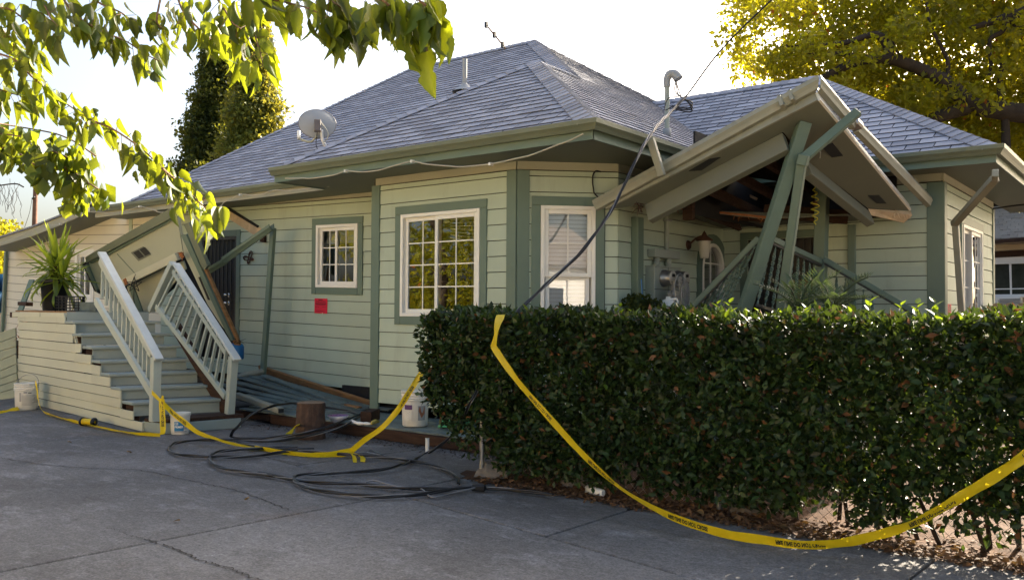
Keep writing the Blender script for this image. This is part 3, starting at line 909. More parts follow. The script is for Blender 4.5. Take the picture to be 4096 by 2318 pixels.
# --- the low roof at the far left: sloping fascia and soffit
YR = 7.5
topl = [onY(*T7(-160, 495), YR), onY(*T7(0, 437), YR), onY(*T7(370, 318), YR), onY(*T7(690, 192), YR), onY(*T7(1010, 42), YR)]
botl = [onY(*T7(-160, 580), YR), onY(*T7(0, 522), YR), onY(*T7(370, 408), YR), onY(*T7(690, 285), YR), onY(*T7(1010, 140), YR)]
mb = MB()
for i in range(4):
    mb.prism([botl[i], botl[i + 1], topl[i + 1], topl[i]], (0, .025, 0))
mb.build('rake_fascia', MAT['frieze'], house)
for i in range(4):
    lift = V(0, 0, .03)
    MB().prism([topl[i] + lift + V(0, -.04, 0), topl[i + 1] + lift + V(0, -.04, 0), topl[i + 1] + lift + V(0, 6, 0), topl[i] + lift + V(0, 6, 0)], (0, 0, -.03)).build('roof', MAT['shingles'], house)
    MB().prism([botl[i] + V(0, .03, .01), botl[i + 1] + V(0, .03, .01), botl[i + 1] + V(0, .6, .01), botl[i] + V(0, .6, .01)], (0, 0, .01)).build('soffit', MAT['soffit'], house)
for x, y in ((110, 505), (520, 382), (950, 185)):
    p = onZ(*T7(x, y), onY(*T7(x, y), 7.8).z)
    MB().box((p.x - .2, 7.72, p.z - .012), (p.x + .2, 7.88, p.z + .004)).build('soffit_vent', MAT['iron'], house)

# --- vent pipe, service mast on the roof
pv = onP(*L7(1562, 660), (A_l, 7.5, EZ), nA)
MB().tube([pv - Z * .1, pv + Z * .50], .038, 14).build('vent_pipe', MAT['grey'], roof)
MB().lathe([(.2, -.02), (.12, .03), (.05, .1), (.042, .12)], pv, 16).build('vent_flashing', MAT['grey'], roof)
MST = V(-4.80, 9.25, 0)
mx_, my_ = -4.775, onX(*DD(1676, 330), -4.775).y
ztop = onX(*DD(1678, 215), -4.775).z
mastb = MB().tube([(mx_, my_, 2.05), (mx_, my_, ztop)], .029, 14)
mast = mastb.build('service_mast', MAT['meterbox'], house)
MB().lathe([(.034, 0), (.05, .0), (.05, .1), (.034, .1)], (mx_, my_, EZ + PT * (-4.26 - mx_) - .02), 14).build('mast_flashing', MAT['grey'], mast)
hd = MB(); hp = smooth_path([(mx_, my_, ztop - .02), (mx_, my_, ztop + .07), (mx_ + .03, my_ + .01, ztop + .13), (mx_ + .09, my_ + .03, ztop + .12), (mx_ + .13, my_ + .04, ztop + .06)], 4)
hd.tube(hp, [.04 + .02 * i / len(hp) for i in range(len(hp))], 12); hd.build('weatherhead', MAT['grey'], mast)
for zb in (2.75, 2.47):
    MB().box((mx_ - .05, my_ - .05, zb - .012), (mx_ + .04, my_ + .05, zb + .012)).build('mast_strap', MAT['grey'], mast)

# ------------------------------------------------------------------ side stairs with their landing
stairs = thing('wooden_stairs', 'pale green wooden stairs with cracked skirt boards climbing to a broken landing', 'stairs', (-9.3, 5.6, 0))
S0, S1 = V(-9.254, 5.173, 0), V(-12.6, 5.552, 0)
gd = (S1 - S0).normalized()                    # climbing direction
sn = V(gd.y, -gd.x, 0); sn = sn if sn.y < 0 else -sn
WS = Wall(S0, gd, sn)
treads = [(-11.471, 5.418, 1.215), (-11.181, 5.384, 1.056), (-10.799, 5.339, .906), (-10.504, 5.305, .743), (-10.194, 5.269, .60), (-9.858, 5.229, .454), (-9.499, 5.187, .313)]
acr = V(.40, .93, 0)
treads = [Vector(t) for t in treads]
lowz = [t.z for t in treads[1:]] + [.15]
for i, t in enumerate(treads):
    a = t + sn * .035; b = t + acr * 1.04
    dp = .30
    mb = MB().prism([a + Z * -.036, b + Z * -.036, b + gd * dp + Z * -.036, a + gd * dp + Z * -.036], (0, 0, .036))
    mb.build('tread', MAT['stairpaint'], stairs, bevel=.006)
    o = gd * .035
    ra_, rb_ = t + o, t + acr * .98 + o
    mb = MB().prism([V(ra_.x, ra_.y, lowz[i]), V(rb_.x, rb_.y, lowz[i]), V(rb_.x, rb_.y, t.z - .036), V(ra_.x, ra_.y, t.z - .036)], gd * .02)
    mb.build('riser', MAT['stairpaint'], stairs)
# top riser up to the landing
t = treads[0] + gd * .30
mb = MB().prism([V(t.x, t.y, 1.215), V(t.x, t.y, 1.215) + acr * 1.0, V(t.x, t.y, 1.335) + acr * 1.0, V(t.x, t.y, 1.335)], gd * .02); mb.build('riser', MAT['stairpaint'], stairs)
# skirt boards, each row ends under the tread above it
SJ = [1.30, 1.18, 1.055, .93, .805, .685, .56, .44, .325, .21, .105, .0]
WL = (V(-13.75, 5.682, 0) - S0).dot(gd)
def row_right(z):
    for t in reversed(treads):
        if t.z - .03 >= z: return (t - S0).dot(gd) + .01
    return (treads[0] - S0).dot(gd) + .28
for k in range(len(SJ) - 1):
    hi, lo = SJ[k], SJ[k + 1]
    a = row_right(hi - .02) if hi < 1.2 else (treads[0] - S0).dot(gd) + (.02 if k else .30)
    a = max(a, .0) if lo > .05 else -.0
    cuts = [a]
    if k in (2, 3, 4): cuts.append(2.14)
    elif k in (6, 7, 8): cuts.append(1.56)
    elif k in (5,): cuts.append(1.56)
    elif k == 9: cuts.append(.62)
    elif k == 1: cuts.append(2.16)
    cuts = sorted(set(c for c in cuts if c < WL)) + [WL + random.uniform(-.05, .02)]
    for q in range(len(cuts) - 1):
        mb = MB(); off = random.uniform(.0, .012) + (.012 if q == 0 else 0)
        sk = random.uniform(-.006, .004)
        s_, e_ = cuts[q] + .003, cuts[q + 1] - .003
        poly = [WS.P(s_, lo + .004 + sk, off), WS.P(e_, lo + .004, off), WS.P(e_, hi - .004, off), WS.P(s_, hi - .004 + sk, off)]
        if k == 2 and q == 0:      # broken triangle hole under the second tread
            poly = [WS.P(s_, lo + .004, off), WS.P(e_ - .16, lo + .004, off), WS.P(e_ - .01, hi - .004, off), WS.P(s_, hi - .004, off)]
        mb.prism(poly, WS.n * .018); mb.build('skirt_board', MAT['skirt'], stairs)
back = MB()
for t, z in zip(treads, lowz):
    a = (t - S0).dot(gd) + .04
    WS.slab(back, (a, a + .34, .0, t.z - .04), -.05, -.03)
WS.slab(back, ((treads[0] - S0).dot(gd) + .3, WL - .05, 0, 1.29), -.05, -.03)
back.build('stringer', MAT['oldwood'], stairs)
# base step
fb = [V(-8.914, 5.183, 0), V(-8.70, 6.05, 0), V(-9.0, 6.12, 0), V(-9.3, 5.16, 0)]
MB().prism(fb, (0, 0, .115)).build('base_block', MAT['stairpaint'], stairs, bevel=.006)
MB().prism([V(-8.93, 5.20, .118), V(-8.70, 6.08, .118), V(-8.98, 6.14, .118), V(-9.24, 5.15, .118)], (0, 0, .038)).build('bottom_tread', MAT['oldwood'], stairs, bevel=.004)
# broken corner post and torn end of the landing
e = WL
mb = MB(); WS.slab(mb, (e + .04, e + .30, .45, 1.26), -.12, -.08); mb.build('torn_sheathing', MAT['oldwood'], stairs)
mb = MB(); WS.slab(mb, (e - .02, e + .07, .03, .62), -.03, .012); mb.build('corner_trim', MAT['skirt'], stairs)
mb = MB(); WS.slab(mb, (e + .03, e + .12, .60, 1.27), -.10, -.02); mb.build('corner_stud', MAT['oldwood'], stairs)
mb = MB(); mb.prism([WS.P(e - .48, 1.25, .02), WS.P(e + .02, 1.25, .02), WS.P(e + .05, 1.19, .02), WS.P(e - .4, 1.17, .02)], WS.n * .006); mb.build('splintered_wood', MAT['redwood'], stairs)
# landing: edge boards, planks
tr = (treads[0] - S0).dot(gd) + .32
mb = MB(); WS.slab(mb, (tr, tr + .95, 1.262, 1.322), -.0, .04); mb.build('edge_board', MAT['skirt'], stairs)
mb = MB(); mb.prism([WS.P(tr + .96, 1.262, 0), WS.P(e + .25, 1.24, 0), WS.P(e + .25, 1.312, 0), WS.P(tr + .96, 1.322, 0)], WS.n * .045); mb.build('edge_board', MAT['skirt'], stairs)
mb = MB(); WS.slab(mb, (e + .25, e + .34, 1.235, 1.315), -.06, .05); mb.build('joist_end', MAT['oldwood'], stairs)
for i in range(9):
    y0 = .02 + i * .125
    mb = MB(); x0, x1 = tr + random.uniform(-.01, .01), e + .22 + random.uniform(-.12, .06)
    mb.prism([WS.P(x0, 1.322, -y0 + .03), WS.P(x1, 1.322, -y0 + .03), WS.P(x1, 1.322, -y0 - .09), WS.P(x0, 1.322, -y0 - .09)], (0, 0, .022))
    mb.build('landing_plank', MAT['rawwood'] if i == 0 else MAT['deck'], stairs)
MB().box((-12.2, 5.75, 1.345), (-11.6, 5.81, 1.47)).build('landing_kerb', MAT['deck'], stairs)

# --- left railing
foot1 = onZ(*T8(1765, 1388), .155)
n1 = V(sn.x, sn.y, 0)
def r1(xy): return onP(xy[0], xy[1], foot1, n1)
MB().bar(r1(T8(1765, 1385)), r1(T8(1785, 650)), .09, .09, n1).build('newel_post', MAT['rail'], stairs, bevel=.005)
MB().bar(r1(T7(1162, 600)), r1(T8(1822, 680)), .10, .034, n1.cross(r1(T8(1822, 680)) - r1(T7(1162, 600)))).build('handrail_cap', MAT['railcap'], stairs, bevel=.006)
up1 = n1.cross(r1(T8(1822, 680)) - r1(T7(1162, 600)))
MB().bar(r1(T7(1150, 690)), r1(T8(1740, 625)), .04, .085, up1).build('upper_rail', MAT['rail'], stairs, bevel=.004)
MB().bar(r1(T7(1100, 1150)), r1(T8(1735, 1060)), .045, .09, up1).build('lower_rail', MAT['rail'], stairs, bevel=.004)
A0, A1, B0, B1 = Vector((*T7(1180, 780), 0)), Vector((*T8(1742, 690), 0)), Vector((*T7(1168, 1120), 0)), Vector((*T8(1735, 960), 0))
for i in range(13):
    k = i / 12
    a, b = A0.lerp(A1, k), B0.lerp(B1, k)
    MB().bar(r1((a.x, a.y)), r1((b.x, b.y)), .032, .032, n1).build('baluster', MAT['rail'], stairs)
# --- right railing, racked
foot2 = onZ(918, 1654, .155)
def r2(xy): return onP(xy[0], xy[1], foot2, n1)
MB().bar(r2((918, 1654)), r2((934, 1424)), .09, .09, n1).build('newel_post', MAT['rail'], stairs, bevel=.005)
up2 = n1.cross(r2((945, 1440)) - r2((706, 1058)))
MB().bar(r2((704, 1054)), r2((950, 1440)), .10, .034, up2).build('handrail_cap', MAT['railcap'], stairs, bevel=.006)
MB().bar(r2((628, 1224)), r2((903, 1586)), .05, .07, up2).build('lower_rail', MAT['rail'], stairs, bevel=.004)
MB().bar(r2((693, 1052)), r2((605, 1240)), .085, .085, n1).build('newel_post', MAT['rail'], stairs, bevel=.005)
MB().bar(r2((694, 1085)), r2((905, 1410)), .035, .06, up2).build('upper_rail', MAT['rail'], stairs)
for i in range(12):
    k = i / 11
    MB().bar(r2((712 + (908 - 712) * k, 1072 + (1390 - 1072) * k)), r2((636 + (884 - 636) * k, 1226 + (1550 - 1226) * k)), .032, .032, n1).build('baluster', MAT['rail'], stairs)
MB().bar(foot2 + V(-.1, .05, .0), foot2 + V(-1.6, .25, 1.0), .03, .2).build('stringer', MAT['oldwood'], stairs)

# ------------------------------------------------------------------ fallen porch roof leaning by the door
a3, l3, q3 = onY(*T7(2060, 150), 6.7), onY(*T7(1040, 700), 6.5), onY(*T7(2620, 1500), 7.3)
nW = (l3 - a3).cross(q3 - a3).normalized()
if nW.dot(CAM - a3) < 0: nW = -nW
awn = thing('fallen_porch_roof', 'small fallen porch roof showing its soffit, leaning beside the side door above the stairs', 'porch roof', (-11.5, 6.9, 0))
def w3(p, d=0.0): return onP(*T7(*p), a3 + nW * d, nW)
def wpoly(name, pts, d0, d1, mat, bev=0):
    return MB().prism([w3(p, d0) for p in pts], nW * (d1 - d0)).build(name, MAT[mat], awn, bevel=bev)
wpoly('soffit_panel', [(1035, 700), (1215, 605), (2040, 165), (2112, 600), (1550, 862), (1430, 920), (1170, 1035), (1130, 985)], -.03, 0, 'awning')
wpoly('roof_deck', [(1060, 690), (2030, 170), (2120, 560), (2700, 1590), (2500, 1300), (2120, 900), (1700, 1260), (1200, 1000)], -.34, -.14, 'tar')
wpoly('inner_ceiling', [(1470, 985), (1950, 745), (2110, 690), (2140, 780), (1720, 1290), (1560, 1290)], -.10, -.07, 'awning')
wpoly('ceiling_strip', [(1480, 985), (1530, 965), (1650, 1290), (1590, 1290)], -.07, -.05, 'trim')
g1 = w3((1030, 690), .0); g2 = w3((2020, 110), .0)
wpoly('gutter', [(1020, 640), (1150, 562), (2012, 72), (2045, 170), (1210, 612), (1035, 706)], .0, .075, 'gutter')
wpoly('fascia_board', [(1040, 700), (1215, 612), (2040, 172), (2046, 196), (1225, 640), (1050, 722)], .0, .03, 'trim')
vent = wpoly('soffit_vent', [(1500, 598), (1638, 530), (1728, 625), (1588, 695)], .0, .008, 'soffit')
for k in range(2):
    o = 72 * k
    q = MB().prism([w3((1524 + o, 600 - .49 * o), .009), w3((1583 + o, 571 - .49 * o), .009), w3((1648 + o, 645 - .49 * o), .009), w3((1590 + o, 672 - .49 * o), .009)], nW * .002); q.build('vent_opening', MAT['iron'], vent)
wpoly('header_beam', [(1415, 905), (2055, 590), (2095, 665), (1465, 972)], .0, .10, 'skirt', .004)
wpoly('broken_beam_end', [(1408, 905), (1440, 888), (1466, 960), (1432, 976)], .1, .106, 'redwood')
wpoly('broken_beam_end', [(2042, 605), (2076, 588), (2110, 650), (2078, 668)], .1, .106, 'redwood')
wpoly('side_soffit', [(2060, 190), (2095, 400), (2300, 850), (2640, 1520), (2560, 1440), (2390, 1185), (2120, 610)], -.02, .01, 'awning')
wpoly('side_fascia', [(2092, 395), (2150, 385), (2450, 1060), (2690, 1590), (2660, 1600), (2600, 1490), (2380, 1010)], .012, .05, 'trim')
wpoly('splintered_rafter', [(2310, 690), (2360, 740), (2560, 1180), (2735, 1560), (2760, 1650), (2700, 1640), (2440, 1020)], -.03, .011, 'rawwood')
wpoly('side_gutter', [(2140, 265), (2195, 245), (2410, 735), (2372, 785), (2330, 720)], .012, .075, 'gutter')
wpoly('vent_slot', [(2270, 880), (2290, 875), (2405, 1140), (2380, 1140)], .011, .016, 'iron')
wpoly('seam_strip', [(1335, 615), (1342, 611), (1550, 838), (1543, 842)], .0, .003, 'trim')
# seams and stub under the landing edge of the fallen roof
wpoly('corner_brace', [(1000, 740), (1035, 720), (1150, 1000), (1140, 1040)], -.03, .03, 'trim')

# wind chime hanging from the beam
chime = thing('wind_chime', 'small rusty star wind chime hanging from the fallen porch roof beam', 'wind chime', w3((1530, 1000), .12))
pc = w3((1535, 965), .13)
mb = MB()
for k in range(5):
    a_, b_ = 2 * math.pi * k / 5, 2 * math.pi * (k + 2) / 5
    rr = .12
    e1, e2 = CR, CU
    mb.tube([pc + (e1 * math.sin(a_) + e2 * math.cos(a_)) * rr, pc + (e1 * math.sin(b_) + e2 * math.cos(b_)) * rr], .006, 5)
mb.build('star', MAT['iron'], chime)
MB().tube([w3((1548, 845), .12), w3((1535, 900), .13), pc], .004, 5).build('chain', MAT['iron'], chime)
MB().tube([pc, w3((1528, 1130), .13), w3((1535, 1180), .13)], .006, 5).build('clapper', MAT['iron'], chime)

# bent gutter torn off between roof and downspout
ga, gb = onY(836, 1066, 7.35), onY(1096, 892, 7.62)
gm = ga.lerp(gb, .28) - Z * .02
bg_ = thing('torn_gutter', 'torn green gutter bent in a V across the side door', 'gutter', (gb.x, gb.y, 0))
gutter(gm, gb, (0, -1, -.25), 0, 0, 'trim', bg_, V(0, -.1, 1).normalized(), 'gutter_length')
gutter(ga, gm, (0, -1, -.6), 0, 0, 'trim', bg_, V(0, -.4, 1).normalized(), 'bent_end')
dsp = thing('standing_downspout', 'tall green downspout still standing between side door and small window', 'downspout', onY(1052, 1496, 7.72))
MB().bar(onY(1093, 912, 7.72), onY(1052, 1496, 7.72), .085, .065, (0, 1, 0)).build('pipe', MAT['trim'], dsp, bevel=.008)
el = MB(); e0 = onY(1050, 1490, 7.70)
ep = smooth_path([e0 + V(0, 0, .02), e0 + V(-.02, -.10, .0), e0 + V(-.08, -.26, -.02), e0 + V(-.14, -.34, -.09)], 5)
el.tube(ep, .045, 10); el.build('elbow', MAT['gutter_worn'], dsp)

# torn plaster over the side door
tp = thing('torn_wall_patch', 'bare plaster patch torn open above the side door', 'wall damage', WA.P(*WA.px(T1(200, 900)), 0))
def aw(p, d=.03):
    return WA.P(*WA.px(T1(*p)), d)
MB().prism([aw(p, .024) for p in ((-160, 560), (20, 640), (400, 880), (480, 935), (482, 1050), (300, 940), (40, 770), (-160, 720))], WA.n * .01).build('plaster', MAT['plaster'], tp)
MB().prism([aw(p, .034) for p in ((-160, 540), (20, 628), (410, 868), (400, 890), (10, 655), (-160, 575))], WA.n * .02).build('tar_line', MAT['tar'], tp)
MB().prism([aw(p, .034) for p in ((440, 935), (492, 925), (495, 1058), (450, 1050))], WA.n * .05).build('wood_end', MAT['oldwood'], tp)

# ------------------------------------------------------------------ sunken side deck
deck = thing('side_deck', 'blue green painted plank deck sagging along the side wall', 'deck', (-7, 7, 0))
def dz_(x, y):
    l = max(0, -8.3 - x) * .125 * min(1, max(0, (y - 6.55) / .9))
    return .14 + l
for i in range(10):
    y0 = 6.47 + i * .142
    if i == 9: continue
    x1 = -4.72 if y0 < 7.2 else -7.85
    x0 = -9.35 - (0.6 if y0 > 6.7 else 0) - (.9 if y0 > 7.0 else 0)
    brk = -8.1 + random.uniform(-.5, .3) if i > 4 else None
    xs = [x0, -8.3] + ([x1] if x1 > -8.3 else [])
    if i in (6, 7): xs = [x0, -8.3, -8.1]
    for q in range(len(xs) - 1):
        a, b = xs[q], xs[q + 1]
        if b - a < .05: continue
        ym = y0 + .07; g_ = random.uniform(0, .006)
        pa = [V(a, y0, dz_(a, ym) - .022), V(b, y0, dz_(b, ym) - .022), V(b, y0 + .136, dz_(b, ym) - .022), V(a, y0 + .136, dz_(a, ym) - .022)]
        for p in pa: p.z += g_ + random.uniform(0, .003)
        MB().prism(pa, (0, 0, .022)).build('plank', MAT['deck'], deck, bevel=.003)
MB().box((-8.7, 6.455, .005), (-4.75, 6.50, .115)).build('rim_joist', MAT['oldwood'], deck, bevel=.004)
MB().box((-9.6, 6.52, .02), (-8.8, 6.57, .10)).build('rim_joist', MAT['oldwood'], deck, bevel=.004)
for x in (-8.6, -7.6, -6.6, -5.6):
    MB().box((x, 6.5, .0), (x + .045, 7.25, .11)).build('joist', MAT['oldwood'], deck)
MB().box((-10.4, 6.9, .0), (-7.9, 8.0, .03)).build('under_deck_dark', MAT['tar'], deck)  # black sheet stands in for the dark void under the planks

# loose boards on the deck
def loose(name, label, cat, p, q, w_, h_, mat, up=Z, group=None):
    p, q = Vector(p), Vector(q)
    o = MB().bar(p, q, w_, h_, up).build(name, MAT[mat], None, bevel=.004, base=(p + q) / 2)
    return tag(o, label, cat, group)
loose('loose_beam', 'long bare brown beam lying against the foot of the side wall', 'beam', onY(1040, 1478, 7.95), onY(1484, 1622, 7.82), .04, .15, 'rawwood', V(0, -.35, 1))
loose('loose_plank', 'narrow green plank sloping down the deck toward the corner post', 'plank', onY(1055, 1500, 7.55), onY(1373, 1616, 7.45), .10, .03, 'deck')
loose('loose_plank', 'thin green strip lying in the middle of the sloping deck', 'plank', onZ(1000, 1512, .33), onZ(1265, 1612, .19), .05, .025, 'deck')
loose('loose_plank', 'splintered light plank poking out beside the corner post', 'plank', onZ(1385, 1617, .19), onZ(1440, 1628, .18), .07, .02, 'rawwood')
fd = thing('fallen_downspout', 'pale square downspout lying on the deck beside the stairs', 'downspout', onZ(1030, 1610, .2))
p, q = onZ(948, 1578, .27), onZ(1124, 1641, .20)
MB().bar(p, q, .085, .065).build('pipe', MAT['gutter_worn'], fd, bevel=.008)
MB().bar(q, q + (q - p).normalized() * .003, .066, .046).build('open_end', MAT['iron'], fd)

# ------------------------------------------------------------------ collapsed front porch roof
P0, PL, PR = onY(*R1(905, 300), 7.85), onY(2431, 838, 7.70), onY(3638, 843, 10.5)
eL, eR_ = (PL - P0).normalized(), (PR - P0).normalized()
nU = eL.cross(eR_).normalized()
if nU.z < 0: nU = -nU
pr = thing('collapsed_porch_roof', 'front porch roof corner tipped up with peeling gutters, hanging over the meters', 'porch roof', (-3.2, 8.8, 0))
def rp(xy, d=0.0): return onP(xy[0], xy[1], P0 + nU * d, nU)
outL = (eL.cross(nU)).normalized()
if outL.dot(eR_) > 0: outL = -outL
outR = (eR_.cross(nU)).normalized()
if outR.dot(eL) > 0: outR = -outR
in1, in2, in3 = rp((2590, 815)), rp((3132, 528)), rp((3226, 642))
in4 = rp((3470, 832))
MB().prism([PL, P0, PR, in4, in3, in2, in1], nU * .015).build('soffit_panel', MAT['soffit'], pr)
FH = .09
MB().prism([PL, P0, P0 + nU * FH, PL + nU * FH], outL * .022).build('fascia_board', MAT['gutter_worn'], pr)
MB().prism([P0, PR, PR + nU * FH, P0 + nU * FH], outR * .022).build('fascia_board', MAT['white'], pr)
gl0, gl1 = PL + nU * (FH + .025) + outL * .022 + eL * .1, P0 + nU * (FH + .085) + outL * .022
gutter(gl0, gl1, outL, 0, 1, 'gutter_worn', pr, nU)
gr0 = P0 + nU * (FH + .085) + outR * .022
gr1 = gr0 + (PR - P0) * .27 + nU * -.035 + outR * .02
gutter(gr0, gr1, outR, -1, 0, 'gutter_worn', pr, nU)
gr2 = gr0 + (PR - P0) * .29 + nU * -.05 + outR * .03
gr3 = PR + nU * (FH + .02) + outR * .16 + eR_ * .12
gutter(gr2, gr3, outR, 0, 0, 'gutter_worn', pr, nU)
# crumpled joint in the right gutter
MB().bar(gr1 - eR_ * .02 + outR * .05 - nU * .03, gr2 + eR_ * .04 + outR * .06 - nU * .05, .11, .09, nU).build('crumpled_gutter_joint', MAT['metal'], pr, bevel=.02)
for k in (.10, .16):
    c = gl1.lerp(gl0, k * .7); MB().bar(c + outL * .045 - nU * .05, c + eL * .035 + outL * .045 - nU * .05, .106, .112, nU).build('gutter_joiner', MAT['gutter_worn'], pr)
# roof skin over the soffit
ROOFI = P0 + eL * 1.75 + eR_ * 1.75 + nU * 1.05
topE = nU * (FH + .02)
for tri in ((PL + topE - outL * .0, P0 + topE, ROOFI), (P0 + topE, PR + topE, ROOFI)):
    MB().prism(tri, nU * .035).build('roof_deck', MAT['tar'], pr)
MB().prism([PL + topE + eL * .06, P0 + topE, P0 + topE + nU * .03, PL + topE + nU * .03 + eL * .06], outL * .03).build('roof_edge', MAT['tar'], pr)
# header beams under the inner soffit edge
MB().prism([rp((2578, 818)), rp((3128, 530)), rp((3128, 530)) - nU * .20, rp((2578, 818)) - nU * .20], -outL * .09).build('header_beam', MAT['soffit'], pr, bevel=.005)
MB().prism([rp((3228, 640)), rp((3480, 845)), rp((3480, 845)) - nU * .17, rp((3228, 640)) - nU * .17], -outR * .09).build('header_beam', MAT['soffit'], pr, bevel=.005)
for pts in (((2755, 683), (2838, 634), (2882, 628), (2806, 680)), [R1(x, y) for x, y in ((938, 745), (1045, 705), (1145, 828), (1035, 845))], [R1(x, y) for x, y in ((1385, 1215), (1495, 1212), (1568, 1292), (1470, 1290))]):
    v_ = MB().prism([rp(p, -.001) for p in pts], -nU * .006).build('soffit_vent', MAT['iron'], pr)
# rafters and dark hollow seen through the opening
for k in range(5):
    a = P0 + eL * (.5 + .33 * k) + eR_ * .5 + nU * .12; b = P0 + eL * (.5 + .33 * k) + eR_ * (2.4) + nU * .55
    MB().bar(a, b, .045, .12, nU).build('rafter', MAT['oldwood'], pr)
MB().prism([rp((3640, 842)) + eR_ * .02, rp((3470, 832)) + eR_ * .02, rp((3480, 845)) - nU * .05, rp((3600, 860)) - nU * .10, rp((3640, 842)) - nU * .06], eR_ * .02).build('broken_plaster', MAT['plaster'], pr)
MB().tube([rp(R1(900, 765)), rp(R1(925, 800), -.05), rp(R1(920, 855), -.06)], .006, 6).build('hanging_wire', MAT['wire'], pr)

# hollow of the porch: torn ceiling and dark attic sheets
att = thing('porch_ceiling', 'torn porch ceiling and bare attic boards above the front door recess', 'ceiling', (-4.2, 10, 0))
ca, cb = onX(2705, 838, -4.70), onZ(3065, 876, 2.46)
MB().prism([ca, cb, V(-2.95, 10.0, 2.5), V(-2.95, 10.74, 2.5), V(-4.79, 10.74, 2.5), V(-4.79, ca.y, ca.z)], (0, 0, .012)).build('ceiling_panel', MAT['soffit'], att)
MB().bar(ca + Z * .02, cb + Z * .02, .02, .025).build('torn_edge', MAT['redwood'], att)
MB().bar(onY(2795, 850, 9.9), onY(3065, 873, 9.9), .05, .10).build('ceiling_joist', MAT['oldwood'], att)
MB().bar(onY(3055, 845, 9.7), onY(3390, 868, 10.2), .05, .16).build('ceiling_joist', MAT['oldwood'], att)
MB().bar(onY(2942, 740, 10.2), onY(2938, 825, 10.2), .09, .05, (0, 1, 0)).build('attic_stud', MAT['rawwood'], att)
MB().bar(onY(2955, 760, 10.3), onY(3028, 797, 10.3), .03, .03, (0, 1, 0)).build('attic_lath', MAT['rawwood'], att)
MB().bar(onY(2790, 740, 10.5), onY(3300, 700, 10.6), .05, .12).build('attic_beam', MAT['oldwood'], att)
MB().box((-4.245, 8.75, 2.47), (-4.22, 10.72, 3.4)).build('attic_shade_sheet', MAT['tar'], att)  # black sheets stand in for the shade of the attic void
MB().box((-4.22, 10.70, 2.52), (-2.6, 10.74, 3.3)).build('attic_shade_sheet', MAT['tar'], att)
MB().box((-4.3, 8.6, 2.40), (-4.18, 8.66, 2.62)).build('broken_stub', MAT['oldwood'], att)

# leaning post, downspout, elbow pipe
top = onP(*R1(770, 505), P0, nU)
bot = onZ(2823, 1720, .2)
o = MB().bar(bot, top, .115, .115, V(.79, .61, 0)).build('leaning_post', MAT['railgreen'], None, bevel=.006, base=bot)
tag(o, 'thick green porch post leaning to prop the tipped front porch roof', 'post')
ld = thing('leaning_downspout', 'slim green downspout leaning beside the thick leaning porch post', 'downspout', onY(3110, 1340, 8.1))
d0_ = onY(3207, 652, 8.0)
MB().bar(onY(3100, 1400, 8.3), d0_, .085, .065, (0, 1, 0)).build('pipe', MAT['railgreen'], ld, bevel=.008)
MB().bar(onY(3212, 636, 7.98), onY(3434, 446, 8.25), .085, .065, (0, 1, 0)).build('offset_pipe', MAT['railgreen'], ld, bevel=.008)
MB().bar(onY(3207, 662, 7.97), onY(3219, 618, 7.96), .095, .075, (0, 1, 0)).build('coupling', MAT['railgreen'], ld, bevel=.008)
bp = V(-3.2, 9.9, .2)
pb, pt_ = onY(3276, 1235, 9.9), onY(3292, 700, 9.9)
pb = pt_ + (pb - pt_) * ((.2 - pt_.z) / (pb.z - pt_.z))
o = MB().bar(pb, pt_, .13, .13, V(0, 1, 0)).build('standing_post', MAT['railgreen'], None, bevel=.006, base=pb)
tag(o, 'upright green porch post standing behind the hedge near the front door', 'post')
# porch floor and steps behind hedge
struct(MB().box((-4.8, 8.45, .0), (-2.4, 10.75, .2)).build('porch_floor', MAT['deck']))

def twisted(p, q, r=.009, turns=7):
    p, q = Vector(p), Vector(q); d = (q - p).normalized(); a = d.orthogonal().normalized(); b = d.cross(a)
    n = turns * 5; mb = MB(); vs, fs = [], []
    for i in range(n + 1):
        t = i / n; an = t * turns * math.pi / 2 * 1.0 + (math.pi * turns * t)
        rr = r * (1.9 if .12 < t < .88 else 1.2)
        c = p.lerp(q, t)
        for k, (wx, wy) in enumerate(((1, .35), (-1, .35), (-1, -.35), (1, -.35))):
            vs.append(c + (a * (wx * math.cos(an) - wy * math.sin(an)) + b * (wx * math.sin(an) + wy * math.cos(an))) * rr)
    for i in range(n):
        for k in range(4): fs.append((i * 4 + k, i * 4 + (k + 1) % 4, (i + 1) * 4 + (k + 1) % 4, (i + 1) * 4 + k))
    return mb.add(vs, fs)
def railing(label, p, q, drops, mat='railgreen'):
    t = thing('porch_railing', label, 'railing', ((p.x + q.x) / 2, (p.y + q.y) / 2, .2), 'broken porch railings')
    MB().bar(p, q, .05, .06).build('top_rail', MAT[mat], t, bevel=.005)
    MB().bar(p - Z * .045, q - Z * .045, .03, .022).build('rail_channel', MAT['iron'], t)
    lows = []
    for (x0, y0, x1, y1, fn) in drops:
        a, b = fn(*R2(x0, y0)), fn(*R2(x1, y1))
        d = (b - a); b = a + d * (.72 / d.length)
        twisted(a, b).build('twisted_baluster', MAT['railgreen'], t); lows.append(b)
    if len(lows) > 1: MB().bar(lows[0], lows[-1], .03, .03).build('bottom_rail', MAT['iron'], t)
    return t
fY = lambda Y: (lambda x, y: onY(x, y, Y))
fX = lambda X: (lambda x, y: onX(x, y, X))
railing('leaning green railing with twisted bars, left of the leaning porch post', onY(*R2(1530, 228), 8.65), onY(*R2(900, 880), 8.5),
        [(1500 - 84 * i, 300 + 88 * i, 1500 - 84 * i - 130, 300 + 88 * i + 260, fY(8.6)) for i in range(7)])
